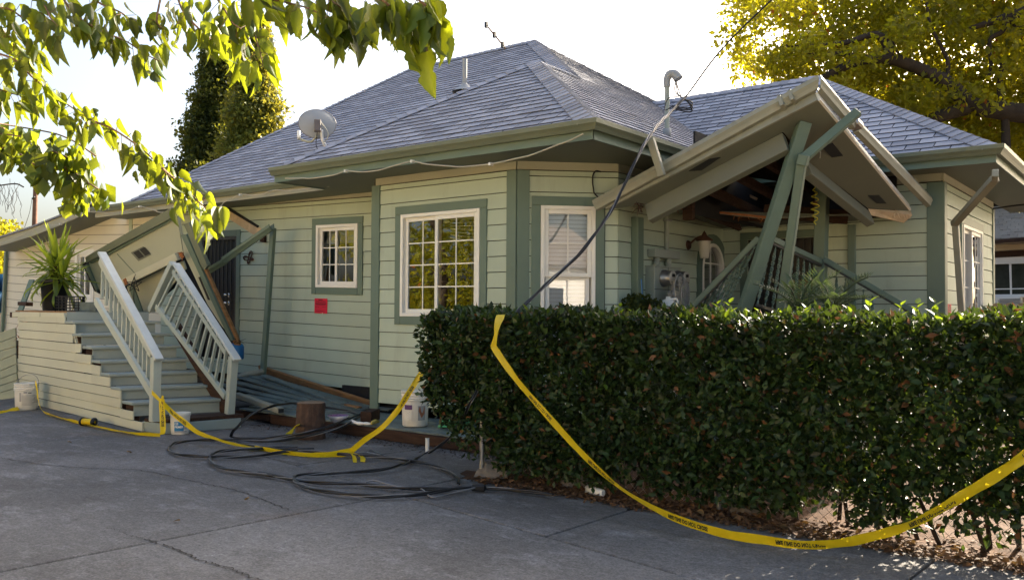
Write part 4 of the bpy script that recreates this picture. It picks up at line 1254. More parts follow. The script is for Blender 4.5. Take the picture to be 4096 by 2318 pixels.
railing('green railing with twisted bars between leaning post and upright post', onX(*R2(1600, 215), -3.2), onX(*R2(2092, 442), -3.2),
        [(1640 + 50 * i, 262 + 22 * i, 1640 + 50 * i - 70 + 9 * i, 262 + 22 * i + 330, fX(-3.2)) for i in range(9)])
railing('green railing sloping down right of the upright porch post', onY(*R2(2112, 415), 9.85), onY(3650, 1242, 10.15),
        [(2230 + 80 * i, 530 + 52 * i, 2226 + 80 * i, 530 + 52 * i + 300, fY(9.95)) for i in range(5)])

# ------------------------------------------------------------------ lettering
_txt = {}
def text_mesh(body, xs=.62, bold=.02):
    key = (body, xs, bold)
    if key in _txt: return _txt[key]
    cu = bpy.data.curves.new('lettering', 'FONT'); cu.body = body; cu.size = 1.0; cu.offset = bold; cu.resolution_u = 2
    ob = bpy.data.objects.new('lettering', cu); COL.objects.link(ob)
    bpy.context.view_layer.update()
    me = bpy.data.meshes.new_from_object(ob.evaluated_get(bpy.context.evaluated_depsgraph_get()))
    v = [(p.co.x * xs, p.co.y) for p in me.vertices]; f = [tuple(p.vertices) for p in me.polygons]
    bpy.data.objects.remove(ob); bpy.data.curves.remove(cu); bpy.data.meshes.remove(me)
    x0 = min(a for a, _ in v); y0 = min(b for _, b in v); y1 = max(b for _, b in v)
    v = [((a - x0) / (y1 - y0), (b - y0) / (y1 - y0)) for a, b in v]
    _txt[key] = (v, f, max(a for a, _ in v)); return _txt[key]
def lettering(body, origin, right, up, h, mat, parent, xs=.62, bold=.02, name='lettering', wrap=None, w_max=None):
    """flat (or wrapped) print; h letter height"""
    v, f, wd = text_mesh(body, xs, bold)
    k = h if not w_max else min(h, w_max / wd)
    pts = [(wrap(a * k, b * h) if wrap else Vector(origin) + Vector(right) * (a * k) + Vector(up) * (b * h)) for a, b in v]
    return MB().add(pts, f).build(name, MAT[mat], parent)

# ------------------------------------------------------------------ barrier tape
def ribbon(pts, wv, width=.07, n=8):
    P = smooth_path(pts, n); Wv = smooth_path(wv, n)
    Wv = [w.normalized() for w in Wv]
    return P, Wv
def tape(name, label, pts, wv, width=.07, prints=(), back=False, base=None, side=1):
    P, Wv = ribbon(pts, wv)
    acc = [0]
    for i in range(1, len(P)): acc.append(acc[-1] + (P[i] - P[i - 1]).length)
    def at(s):
        s = max(0, min(acc[-1] - 1e-4, s))
        i = max(0, np.searchsorted(acc, s) - 1); t = (s - acc[i]) / max(acc[i + 1] - acc[i], 1e-6)
        return P[i].lerp(P[i + 1], t), Wv[i].lerp(Wv[i + 1], t).normalized(), (P[i + 1] - P[i]).normalized()
    t_ = thing(name, label, 'barrier tape', base or P[0], 'yellow barrier tape')
    rows = [[p + w * width * (k / 4 - .5) + w.cross(V(.3, .5, .8)) * (.006 * math.sin(9 * acc[i] + k) + .004 * math.sin(31 * acc[i] + 2.3 * k)) for i, (p, w) in enumerate(zip(P, Wv))] for k in range(5)]
    MB().sheet(rows).build('ribbon', MAT['tape'], t_)
    v, f, wd = text_mesh('FIRE LINE DO NOT CROSS', .6, .04)
    h = width * .5; L = wd * h
    for s0 in prints:
        mb = MB()
        vs = []
        for a, b in v:
            p, w_, d = at(s0 + a * h)
            nrm = d.cross(w_).normalized()
            if nrm.dot(CAM - p) < 0: nrm = -nrm
            vs.append(p + w_ * (side * (b * h - h / 2)) + nrm * .0025)
        mb.add(vs, f); mb.build('lettering', MAT['ink'], t_)
    return t_, acc[-1], L
gp = lambda xy, z=.02: onZ(xy[0], xy[1], z)
# along the stair skirt
tp1 = [onY(*T8(405, 925), 5.17), onY(*T8(425, 1040), 5.15), onY(*T8(440, 1150), 5.12), gp(T8(478, 1255), .05), gp(T8(560, 1300)), gp(T8(700, 1345)), gp(T8(850, 1382)), gp(T8(1000, 1422)), gp(Q(930, 410)), gp(Q(1030, 418)), gp(Q(1140, 424), .03)]
tape('barrier_tape', 'yellow tape trailing along the ground below the stair skirt', tp1,
     [V(.6, -.2, .3), V(.9, -.2, 0), V(.9, -.3, .2), V(.5, -.5, .5), V(.2, -.5, .5), V(.2, -.6, .35), V(.25, -.4, .6), V(.2, -.5, .4), V(.2, -.6, .4), V(.25, -.4, .5), V(.3, -.3, .5)], .062, [.75, 2.0], base=tp1[0])
f1 = foot1 + n1 * .075
rf = lambda xy: onP(xy[0], xy[1], f1, n1)
tp2 = [rf(T8(1850, 1130)), rf(T8(1852, 1200)), rf(T8(1856, 1300)), rf(T8(1862, 1400)), rf(Q(1160, 395)), rf(Q(1156, 420))]
hz = gd
tape('barrier_tape', 'yellow printed tape hanging straight down from the lower stair post', tp2, [CR, CR, CR, CR, CR, CR + Z * .2], .06, [.02], base=tp2[0], side=1)
tp2b = [rf(T8(1735, 1050)), rf(T8(1790, 1105)), rf(T8(1845, 1145)), rf(T8(1862, 1090))]
tape('barrier_tape', 'short yellow tape wrap knotted round the lower stair post', tp2b, [Z, Z, Z + gd, gd], .05, [], base=tp2b[0])
# from the post down and over to the knot
knot = gp(K(1125, 795), .05)
a0 = rf(T8(1868, 1185))
pts2 = [a0, dep(*U7(280, 790), 9.15), dep(*U7(420, 900), 9.0), dep(*U7(560, 1000), 8.85), dep(*U7(740, 1062), 8.7), gp(U7(900, 1115), .04), gp(U7(1200, 1170), .03), gp(K(300, 765), .02), gp(K(560, 808), .02), gp(K(800, 828), .02), gp(K(1000, 815), .03), knot]
tape('barrier_tape', 'yellow tape sagging from the stair post across the coiled cables to a knot', pts2,
     [V(0, 0, 1)] * 3 + [V(.2, -.4, .9), V(.3, -.6, .6), V(.2, -.6, .5), V(.1, -.7, .4), V(.1, -.5, .6), V(.1, -.5, .7), V(.1, -.5, .7), V(.1, -.4, .7), V(0, 0, 1)], .07, [.1, 3.0, 3.75], base=a0, side=1)
he = onY(1688, 1488, 5.72)
pts3 = [knot, dep(*K(1250, 690), 8.05), dep(*K(1400, 585), 7.95), dep(*K(1545, 425), 7.9), dep(*K(1650, 265), 7.85), he]
tape('barrier_tape', 'yellow printed tape rising from the knot to the left end of the hedge', pts3, [CR * .8 - CU * .55 - CF * .2] * 6, .052, [.75, 1.5], base=knot, side=-1)
for q, (px, py, pw) in enumerate(((1165, 890, .04), (1235, 885, .05))):
    pk = [knot, gp(K(px - 8, 840), .03), gp(K(px, py), .006)]
    tape('tape_end', ('left', 'right')[q] + ' loose yellow tape tail below the knot on the concrete', pk, [V(1, .2, 0), V(1, .2, 0), V(1, .4, 0)], pw, [], base=knot)
# over the hedge and along its front
hp_ = [onY(2003, 1258, 5.45), onY(1990, 1300, 5.33), onY(1984, 1340, 5.30), onY(1974, 1385, 5.32)]
tape('barrier_tape', 'short yellow tape strip caught upright on the hedge top', hp_, [V(.8, .5, .1), V(.9, -.1, .1), V(.7, -.5, .1), V(.9, 0, 0)], .07, [], base=hp_[0])
yy = [(1974, 1385, 5.32), (2010, 1440, 5.30), (2080, 1535, 5.27), (2200, 1672, 5.22), (2350, 1835, 5.12), (2480, 1948, 5.05), (2600, 2022, 5.0), (2720, 2078, 4.98), (2900, 2138, 4.98), (3050, 2163, 5.0), (3200, 2178, 5.03), (3350, 2172, 5.1), (3500, 2140, 5.15), (3650, 2093, 5.2), (3800, 2012, 5.25), (3950, 1922, 5.28), (4060, 1850, 5.3), (4150, 1780, 5.35)]
pts4 = [onY(*p) for p in yy]
pts4 = [V(p.x, p.y, max(p.z, .05)) for p in pts4]
wv4 = [V(.9, 0, .3), V(.9, .1, .3), V(.75, -.2, .4), V(.6, -.2, .6), V(.4, -.3, .7), V(.3, -.6, .5), V(.2, -.5, .6), V(.1, -.3, .8), V(.05, -.3, .9), V(0, -.3, .9), V(0, -.35, .9), V(0, -.4, .8), V(-.1, -.4, .8), V(-.2, -.5, .7), V(-.3, -.4, .8), V(-.3, -.4, .8), V(-.4, -.3, .8), V(-.4, -.3, .8)]
tape('barrier_tape', 'long yellow printed tape swooping along the front of the hedge', pts4, wv4, .062, [.55, 1.3, 2.05, 2.75, 3.5, 4.2, 4.85], base=pts4[0], side=-1)

# ------------------------------------------------------------------ buckets
def bucket(label, base, h, r0, r1, ribs=True, lid=False):
    b = Vector(base)
    t = thing('bucket', label, 'bucket', b)
    prof = [(0, .004), (r0 * .96, .0), (r0, .008)]
    prof += [(r0 + (r1 - r0) * .70, h * .72)]
    if ribs:
        for z in (.74, .80, .88): prof += [(r0 + (r1 - r0) * z, h * z), (r1 * 1.03, h * z + .002), (r1 * 1.03, h * z + .012), (r0 + (r1 - r0) * z + .002, h * z + .014)]
    prof += [(r1, h * .96), (r1 * 1.035, h * .965), (r1 * 1.035, h)]
    if lid: prof += [(r1 * 1.04, h * 1.012), (r1 * .96, h * 1.015), (0, h * 1.0)]
    else: prof += [(r1 * .97, h), (r1 * .93, h * .9), (r0 * .9, .02), (0, .02)]
    MB().lathe(prof, b, 36).build('body', MAT['bucket'], t)
    return t
def wraplabel(b, rad, ang0, z0, taper=0.0):
    """maps label coords to the bucket's side; ang0 from the viewing direction"""
    b = Vector(b); vd = (CAM - b); vd.z = 0; vd.normalize(); sd = V(-vd.y, vd.x, 0)
    def fn(a, z):
        r = rad + taper * (z0 + z) + .0025; an = ang0 + a / rad
        return b + (vd * math.cos(an) + sd * math.sin(an)) * r + Z * (z0 + z)
    return fn
def patch(fn, a0, a1, z0, z1, mat, parent, name='label', n=8):
    MB().sheet([[fn(a0 + (a1 - a0) * i / n, z0), fn(a0 + (a1 - a0) * i / n, z1)][::1] for i in range(n + 1)]).build(name, MAT[mat], parent)
def bail(t, b, r, h, side, drop=.0, mat='metal'):
    b = Vector(b); s = Vector(side).normalized(); f_ = V(-s.y, s.x, 0)
    pts = [b + s * (r * math.cos(math.pi * k / 14)) + (Z * math.cos(drop) + f_ * math.sin(drop)) * (r * 1.05 * math.sin(math.pi * k / 14)) + Z * h for k in range(15)]
    MB().tube(pts, .0035, 6).build('wire_handle', MAT[mat], t)
b1 = onZ(105, 1636)
bk = bucket('open white plastic bucket with wire handle at the left end of the stairs', b1, .36, .135, .15)
bail(bk, b1, .155, .33, CR, .5)
fn = wraplabel(b1, .139, -.6, .04, .04)
for k in range(9): patch(fn, .03, .15 + .02 * (k % 3), .03 + k * .016, .036 + k * .016, 'greylabel', bk, 'print_line', 4)
for k in range(6): patch(fn, .175, .25, .06 + k * .015, .066 + k * .015, 'greylabel', bk, 'print_line', 4)
patch(fn, .10, .14, .19, .20, 'ink', bk, 'print_mark', 3); patch(fn, .0, .02, .08, .2, 'greylabel', bk, 'print_mark', 2); patch(fn, .05, .09, .19, .215, 'greylabel', bk, 'print_mark', 2)
b2 = onZ(720, 1733)
bk = bucket('small white primer pail with blue label in front of the stairs', b2, .235, .095, .108, ribs=False)
fn = wraplabel(b2, .100, -.78, .03, .05)
patch(fn, .018, .115, .012, .115, 'blue', bk)
for body, z_, h_ in (('123', .080, .026), ('PRIMER', .046, .024)):
    v_, f_, wd_ = text_mesh(body, .8, .03)
    k_ = min(h_, .084 / wd_)
    MB().add([fn(.024 + a_ * k_, z_ + b_ * h_) + (fn(.024 + a_ * k_, z_) - V(b2.x, b2.y, fn(0, z_).z)).normalized() * .0015 for a_, b_ in v_], f_).build('lettering', MAT['white'], bk)
patch(fn, .115, .150, .03, .10, 'greylabel', bk); patch(fn, .02, .15, -.002, .010, 'greylabel', bk, 'print_line')
MB().lathe([(.112, .205), (.1135, .21), (.1135, .222), (.112, .226)], b2, 30).build('rim_band', MAT['bucket'], bk)
b3 = onZ(1660, 1700, .15)
bk = bucket('lidded white paint bucket with purple and brown label on the deck', b3, .37, .135, .15, lid=True)
fn = wraplabel(b3, .139, -.62, .02, .04)
patch(fn, -.03, .055, .165, .215, 'purple', bk); patch(fn, -.03, .055, .05, .155, 'bucket', bk)
for k in range(7): patch(fn, -.022, .045 - .01 * (k % 2), .055 + k * .014, .061 + k * .014, 'greylabel', bk, 'print_line', 4)
patch(fn, .115, .20, .05, .205, 'grey', bk)
MB().add([fn(.122, .15) + CF * -.002, fn(.155, .075) + CF * -.002, fn(.192, .12) + CF * -.002, fn(.19, .19) + CF * -.002, fn(.13, .195) + CF * -.002], [(0, 1, 2, 3, 4)]).build('picture_patch', MAT['brownlabel'], bk)
bail(bk, b3, .155, .27, CR, 2.2)

# ------------------------------------------------------------------ stump, block, bowl and litter by the deck
sb = onZ(1243, 1752)
st = thing('log_stump', 'round bark covered log stump standing at the deck edge', 'stump', sb)
rs, hs = .148, .39
vs, fs = [], []
nn, lv = 40, 9
for j in range(lv + 1):
    for k in range(nn):
        a = 2 * math.pi * k / nn
        r = rs * (1 + .05 * math.sin(3 * a + 1) + .035 * math.sin(11 * a + 2 * math.sin(j * .8)) + .03 * math.sin(17 * a + j * .5) + .02 * math.sin(j * 1.7 + a)) * (1.04 - .05 * j / lv)
        vs.append(sb + V(math.cos(a) * r, math.sin(a) * r, hs * j / lv))
for j in range(lv):
    for k in range(nn): fs.append((j * nn + k, j * nn + (k + 1) % nn, (j + 1) * nn + (k + 1) % nn, (j + 1) * nn + k))
MB().add(vs, fs, True).build('bark', MAT['stump'], st)
MB().add(vs[-nn:], [tuple(range(nn))]).build('cut_face', wood_mat('sawn_face', (.20, .12, .07), (.30, .2, .12)), st)
kb = onZ(*U7(2440, 880), .15)
o = MB().bar(kb + V(-.12, .28, .06), kb + V(.04, .0, .06), .13, .12).build('wood_block', MAT['oldwood'], None, bevel=.006, base=kb)
tag(o, 'dark square wood block on the deck near the corner post', 'wood block')
bb = onZ(*U7(2150, 880), .15)
t = thing('bowl', 'white bowl with patterned purple inside on the deck', 'bowl', bb)
MB().lathe([(0, .0), (.05, .0), (.055, .008), (.09, .04), (.118, .075), (.116, .078)], bb, 28).build('shell', MAT['bowl'], t)
MB().lathe([(.116, .077), (.088, .042), (.05, .012), (0, .01)], bb, 28).build('inside', MAT['bowlin'], t)
o = MB().tube(smooth_path([onZ(*U7(2310, 870), .17), onZ(*U7(2380, 890), .17), onZ(*U7(2460, 893), .17), onZ(*U7(2540, 898), .165)], 4), [.02, .022, .018, .016, .018, .02, .017, .013, .016, .018, .015, .012, .01], 7).build('plastic_scrap', MAT['white'], None, base=onZ(*U7(2400, 890), .16))
tag(o, 'crumpled white plastic strip beside the bowl', 'plastic scrap')
o = MB().tube(smooth_path([onZ(*K(1310, 545), .17), onZ(*K(1345, 525), .18), onZ(*K(1380, 528), .17)], 4), [.012, .02, .024, .026, .026, .024, .02, .014, .01], 7).build('corn_cob', M('dry_husk', (.32, .26, .06), .7), None, base=onZ(*K(1345, 540), .16))
tag(o, 'yellow green husk lying behind the white plastic strip', 'husk')
hs_ = thing('garden_hose', 'green garden hose coil half hidden by the hedge on the deck', 'hose', onZ(*K(1930, 590), .15))
for q, (rx, dz) in enumerate(((.13, .02), (.11, .045), (.12, .07))):
    c = onZ(*K(1920, 588), .15) + V(.12, .1, dz)
    MB().tube([c + V(rx * 1.5 * math.cos(a), rx * .8 * math.sin(a), .01 * math.sin(3 * a)) for a in [2 * math.pi * k / 28 for k in range(29)]], .012, 8).build('hose_turn', MAT['greenhose'], hs_)
pv_ = onZ(*K(1812, 800))
t = thing('pipe_stub', 'short white plastic pipe stub standing in the concrete', 'pipe', pv_)
MB().tube([pv_, pv_ + Z * .14], .019, 14).build('pipe', MAT['white'], t)
MB().tube([pv_ + Z * .14, pv_ + Z * .141], .014, 14).build('open_end', MAT['iron'], t)
hg = [onZ(*K(x, y), .012) for x, y in ((1180, 803), (1270, 800), (1300, 778), (1418, 820), (1390, 824), (1270, 800))]
o = MB().tube(hg, .005, 6).build('wire_hanger', MAT['metal'], None, base=hg[1]); tag(o, 'thin silver wire hanger lying on the concrete', 'hanger')
ysc = [gp(K(560, 650), .02), gp(K(600, 600), .14), gp(K(635, 565), .20), gp(K(655, 560), .12)]
tape('tape_scrap', 'crumpled yellow tape piece behind the log stump', ysc, [V(1, .2, 0), V(.8, .3, .4), V(.7, .2, .5), V(1, 0, .2)], .08, [])
ys2 = [gp(K(600, 655), .01), gp(K(640, 640), .03), gp(K(700, 655), .02)]
tape('tape_scrap', 'flat yellow tape piece at the foot of the log stump', ys2, [V(.3, 1, 0), V(.3, 1, .3), V(.3, 1, 0)], .07, [])
ys3 = [gp((-20, 1650), .03), gp((30, 1642), .03), gp((75, 1632), .03)]
tape('tape_scrap', 'yellow tape piece left of the open bucket', ys3, [V(.3, -.5, .6), V(.3, -.6, .3), V(.3, -.5, .6)], .07, [])
sp = gp(Q(628, 330), .05)
t = thing('tape_spool', 'empty yellow tape spool with black ends beside the skirt', 'spool', (sp.x, sp.y, 0))
ax = V(.93, .35, 0)
MB().tube([sp - ax * .08, sp + ax * .08], .038, 18).build('core', MAT['tape'], t)
for s_ in (-1, 1): MB().lathe([(.0, -.012), (.05, -.012), (.05, .012), (.018, .012), (.018, .016)], sp + ax * .085 * s_, 18, ax * s_).build('flange', MAT['black'], t)
rl = gp(Q(679, 338), .026)
t = thing('tape_roll', 'tiny white tape roll on the ground next to the spool', 'tape roll', (rl.x, rl.y, 0))
ax2 = (CAM - rl).normalized(); ax2.z = 0; ax2.normalize()
MB().lathe([(.012, -.02), (.03, -.02), (.03, .02), (.012, .02), (.012, -.02)], rl, 18, ax2).build('roll', MAT['white'], t)
t = tag(MB().lathe([(0, .0), (.012, .0), (.013, .012), (0, .015)], gp((2513, 2036), .0), 10).build('bottle_cap', MAT['black'], None, base=gp((2513, 2036))), 'black cap lying on the concrete before the hedge', 'cap')

# ------------------------------------------------------------------ black service cables lying in coils
def strands(name, label, pts, r=.0085, tw=.85, off=.0085):
    P = smooth_path(pts, 8)
    acc = 0; A, B, Cc = [], [], []
    for i, p in enumerate(P):
        if i: acc += (p - P[i - 1]).length
        d = (P[min(i + 1, len(P) - 1)] - P[max(i - 1, 0)]).normalized()
        a = d.cross(Z)
        a = a.normalized() if a.length > .05 else V(1, 0, 0)
        b = a.cross(d)
        th = 2 * math.pi * acc / tw
        for k, arr in enumerate((A, B, Cc)):
            q = p + (a * math.cos(th + 2.094 * k) + b * math.sin(th + 2.094 * k)) * off
            arr.append(q)
    t = thing(name, label, 'cable', P[0])
    MB().tube(A, r, 6).build('conductor', MAT['cable'], t); MB().tube(B, r, 6).build('conductor', MAT['cable'], t); MB().tube(Cc, r * .5, 6).build('messenger_wire', MAT['messenger'], t)
    return t
def kz(l, f=K): return [onZ(*f(x, y), z) for x, y, z in l]
Z0 = .03
strands('service_cable', 'black cable looping over the deck edge and in front of the log stump', kz([(1370, 436, .19), (1190, 466, .19), (1000, 545, .17), (860, 590, .13), (640, 640, .08), (300, 680, Z0), (80, 664, Z0), (58, 640, .06), (110, 570, .15), (240, 460, .22), (420, 388, .27), (600, 365, .27), (760, 368, .24), (900, 398, .2), (1100, 432, .19), (1190, 462, .19)]))
strands('service_cable', 'black cable loop reaching farthest left on the concrete', kz([(1210, 480, .19), (1050, 570, .15), (860, 628, .10), (640, 675, .05), (400, 700, Z0), (150, 690, Z0), (-60, 690, Z0)]) + kz([(1400, 458, Z0), (1260, 478, Z0), (1205, 515, Z0), (1240, 550, Z0), (1350, 570, Z0), (1500, 580, Z0), (1750, 575, Z0), (1960, 552, Z0), (2120, 530, Z0 + .02)], Q))
strands('service_cable', 'black cable running from the middle coil to the joint before the hedge', kz([(2120, 515, Z0), (1960, 515, Z0), (1700, 525, Z0), (1550, 545, Z0), (1498, 578, Z0), (1512, 622, Z0), (1600, 665, Z0), (1750, 690, Z0), (1960, 715, Z0)], Q) + kz([(300, 985, Z0), (600, 1040, Z0), (900, 1076, Z0), (1200, 1090, Z0), (1600, 1118, Z0), (2000, 1132, Z0), (2260, 1120, Z0), (2464, 1126, Z0), (2700, 1150, Z0), (2940, 1185, Z0)]))
rise = [onY(*K(1800, 815), 6.15), onY(*K(2000, 685), 5.95), onY(*K(2100, 570), 5.7), onY(*K(2190, 380), 5.45), onY(*K(2260, 250), 5.5)]
strands('service_cable', 'black cable rising from the front coil into the hedge', kz([(2080, 1128, Z0), (1800, 1168, Z0), (1500, 1192, Z0), (1250, 1190, Z0), (1000, 1166, Z0), (800, 1130, Z0), (680, 1090, Z0), (620, 1050, Z0), (640, 1012, Z0), (800, 995, Z0), (1100, 976, Z0), (1400, 958, Z0), (1600, 905, .04)]) + rise)
strands('service_cable', 'black cable arc on the right side of the coils', kz([(2090, 1085, Z0), (2080, 1030, Z0), (2000, 972, Z0), (1800, 902, Z0), (1500, 852, Z0), (1200, 832, Z0), (900, 802, Z0), (600, 772, Z0), (430, 768, Z0), (150, 722, Z0), (90, 700, Z0)]))
lw = kz([(1260, 1068, .05), (1330, 1052, .06), (1420, 1075, .05), (1600, 1120, .03), (1750, 1125, .03), (1830, 1190, .02), (1900, 1200, .02), (2050, 1165, .02), (2250, 1115, .04)])
o = MB().tube(smooth_path(lw, 6), .007, 6).build('stray_wire', MAT['messenger'], None, base=lw[0]); tag(o, 'grey stray wire curving out of the front cable coil', 'wire')
jn = gp(K(2272, 1118), .035)
o = MB().bar(jn - V(.05, .03, 0), jn + V(.05, .03, 0), .05, .05).build('cable_clamp', MAT['black'], None, bevel=.012, base=jn); tag(o, 'black clamp joining cables on the concrete before the hedge', 'clamp')
o = MB().tube(smooth_path([gp(K(545, 765), .012), gp(K(570, 752), .012), gp(K(600, 758), .012), gp(K(640, 765), .012), gp(K(800, 766), .012)], 5), .008, 6).build('iron_rod', MAT['iron'], None, base=gp(K(600, 760))); tag(o, 'short black hooked rod on the concrete by the stump', 'rod')

# overhead service drop and the cable hanging from the mast into the hedge
wh = V(mx_ + .1, my_ + .03, ztop + .05)
pth = [(3086 + 120, -110, 7.0), (3086, 0, 7.4), (2880, 205, 8.3), (2745, 385, 9.4), (2690, 442, 9.9)]
o = MB().tube(smooth_path([dep(*p) for p in pth], 5), .009, 6).build('overhead_wire', MAT['cable'], None, base=dep(*pth[-1])); tag(o, 'black overhead wire running up from the roof mast past the tree', 'wire')
pth = [(2745, 385, 9.4), (2680, 450, 9.1), (2600, 540, 8.35), (2520, 690, 7.95), (2440, 850, 7.75), (2330, 1000, 7.5), (2215, 1110, 7.35), (2120, 1200, 7.2), (2040, 1275, 7.05)]
strands('drop_cable', 'twisted black cable hanging from the roof mast down into the hedge', [dep(*p) for p in pth], .0095, .9, .009)
dl = thing('drip_loop', 'tangle of black leads under the weatherhead of the roof mast', 'cable', wh)
for sgn in range(3):
    q = [wh, dep(2700 + 12 * sgn, 365 + 10 * sgn, 9.75), dep(2735 + 8 * sgn, 395 + 6 * sgn, 9.6), dep(2768, 410 + 14 * sgn, 9.6), dep(2755, 432 + 8 * sgn, 9.65), dep(2690, 425 + 5 * sgn, 9.75)]
    MB().tube(smooth_path(q, 6), .0075, 6).build('lead', MAT['cable'], dl)
q = [dep(2690, 425, 9.75), dep(2660, 440, 9.8), dep(2672, 395, 9.85), dep(2720, 385, 9.7)]
MB().tube(smooth_path(q, 6), .006, 6).build('lead', MAT['cable'], dl)
# cream wire looping along the eaves
def eave_wire(label, pts, nails):
    t = thing('eave_wire', label, 'wire', pts[0]); MB().tube(smooth_path(pts, 5), .008, 6).build('wire', MAT['wire'], t)
    for i in nails: MB().bar(pts[i] - V(0, .02, 0), pts[i] + V(0, .03, 0), .02, .03).build('staple', MAT['white'], t)
Y1, Y2 = 7.38, 6.585
eave_wire('thin cream wire drooping along the long side eave', [onY(*T7(x, y), Y1) for x, y in ((30, 490), (250, 400), (480, 300), (690, 275), (890, 170), (1060, 130), (1250, 150), (1430, 130), (1600, 75), (1760, 115), (1880, 140))] + [onY(*T1(x, y), Y1) for x, y in ((-120, 660), (0, 590), (175, 512), (300, 518), (430, 508), (510, 472), (600, 458), (720, 466), (960, 440), (1080, 405), (1190, 415))], (3, 8, 13))
eave_wire('cream wire looping along the bay window eave', [onY(*T1(x, y), Y2) for x, y in ((690, 325), (880, 322), (1000, 322), (1250, 285), (1380, 240), (1550, 250), (1740, 235), (1950, 175), (2140, 130), (2300, 160), (2573, 185))] + [onY(*T3(x, y), Y2) for x, y in ((1000, 192), (1320, 160), (1560, 110), (1760, 65), (1940, 0), (2090, -60), (2230, -110), (2380, -185))] , (4, 8, 12))
bwr = [onP(*T5(x, y), WC.o + WC.n * .05, WC.n) for x, y in ((700, -20), (730, 40), (760, 70))]
cw = thing('wire_loop', 'black wire loop nailed beside the top of the blinds window', 'wire', WC.P(.6, 2.6, .05))
MB().tube(smooth_path([WC.P(*WC.px(T3(x, y)), .04) for x, y in ((2573, 255), (2520, 245), (2485, 290), (2480, 380), (2490, 450), (2500, 500), (2560, 560), (2610, 610))], 5), .008, 6).build('wire', MAT['cable'], cw)
tb = thing('eave_bracket_pipe', 'pale pipe stub between the bay gutter and the tipped porch gutter', 'pipe', onX(2620, 620, -4.12))
MB().bar(onX(2602, 555, -4.12), onX(2648, 705, -4.0), .075, .05, (0, 1, 0)).build('pipe', MAT['gutter_worn'], tb, bevel=.006)

# ------------------------------------------------------------------ things on the walls
def notice(label, W, s, z, wd, ht, lines=True):
    t = thing('notice', label, 'notice', W.P(s, z, .03), 'red posted notices')
    mb = MB(); W.slab(mb, (s, s + wd, z, z + ht), .028, .031); mb.build('paper', MAT['red'], t)
    k = 0
    for r_, ln in ((.88, .3), (.80, .8), (.76, .75), (.68, .85), (.64, .8), (.60, .85), (.56, .7), (.42, .3), (.42, .9), (.14, .6)):
        mb = MB(); h_ = .012 if k == 0 else .005
        off = (1 - ln) / 2 * wd if k < 7 or k == 9 else (.08 * wd if k == 7 else .6 * wd)
        W.slab(mb, (s + off, s + off + wd * (ln if k != 8 else .3), z + ht * r_, z + ht * r_ + h_), .0315, .0325); mb.build('print_line', MAT['darkink'], t); k += 1
    lettering('UNSAFE', W.P(s + wd * .3, z + ht * .86, .0325), W.u, Z, ht * .085, 'darkink', t, .9, .03)
    mb = MB(); W.slab(mb, (s + wd * .6, s + wd * .68, z - .03, z + .01), .032, .033); mb.build('tape_strip', MAT['porcelain'], t)
    return t
ns, nz = WA.px(T2(1042, 408))
notice('red paper notice posted below the small side window', WA, ns, nz, .278, .215)
ns, nz = WF.px(T6(1668, 1455))
notice('red paper notice on the right end wall beside the corner post', WF, ns, 1.30, .19, .2)
bf = thing('butterfly_ornament', 'rusty metal butterfly ornament on the wall right of the side door', 'ornament', WA.P(*WA.px(T1(300, 1230)), .04))
for pts in ([(300, 1225), (300, 1190), (320, 1158), (338, 1168), (335, 1200), (318, 1232)], [(298, 1228), (262, 1212), (240, 1225), (250, 1255), (285, 1262)], [(318, 1235), (345, 1240), (350, 1258), (325, 1260)], [(290, 1262), (285, 1292), (298, 1298), (312, 1275), (310, 1250)]):
    P_ = [WA.P(*WA.px(T1(*p)), .045) for p in pts]
    MB().tube(smooth_path(P_ + [P_[0]], 3), .009, 5).build('wing', MAT['terracotta'], bf)
    MB().tube([P_[0], P_[2]], .006, 5).build('wing_rib', MAT['terracotta'], bf); MB().tube([P_[1], P_[3]], .006, 5).build('wing_rib', MAT['terracotta'], bf)
dn = WA.P(*WA.px(T7(2535, 380)), .04)
tag(MB().lathe([(0, .02), (.03, .018), (.04, 0)], dn, 12, WA.n).build('door_bell', MAT['black'], None, base=dn), 'small round black bell above the barred side door', 'bell')
# electric meters
mbx = thing('electric_meters', 'green electric meter cabinet with two round glass meters in the porch recess', 'meter box', WD.P(.9, .95, 0))
s0, zt = WD.px(R2(600, 480), .14); s1, _ = WD.px(R2(838, 492), .14)
mb = MB(); WD.slab(mb, (s0, s1, .95, zt), .02, .14); mb.build('cabinet', MAT['meterbox'], mbx, bevel=.006)
mb = MB(); WD.slab(mb, (s0 - .008, s1 + .008, zt, zt + .012), .02, .15); mb.build('cabinet_lid', MAT['meterbox'], mbx)
mb = MB(); WD.slab(mb, ((s0 + s1) / 2 - .002, (s0 + s1) / 2 + .002, 1.2, zt), .1405, .1425); mb.build('door_seam', MAT['iron'], mbx)
mb = MB(); zsm = WD.px(R2(700, 688), .14)[1]; WD.slab(mb, (s0, s1, zsm - .003, zsm + .003), .1405, .143); mb.build('door_seam', MAT['iron'], mbx)
q0, qz1 = WD.px(R2(605, 320), .12); q1, _ = WD.px(R2(830, 335), .12); qz0 = WD.px(R2(605, 395), .12)[1]
mb = MB(); WD.slab(mb, (q0, q1, qz0, qz1), .02, .12); mb.build('wire_trough', MAT['meterbox'], mbx, bevel=.005)
for fx in (.16, .62):
    p = WD.P(q0 + (q1 - q0) * fx + .03, qz0, .07)
    MB().lathe([(.034, 0), (.034, -.05), (.04, -.05), (.04, -.08), (.03, -.09), (.03, zt - qz0)], p, 14).build('conduit_nipple', MAT['meterbox'], mbx)
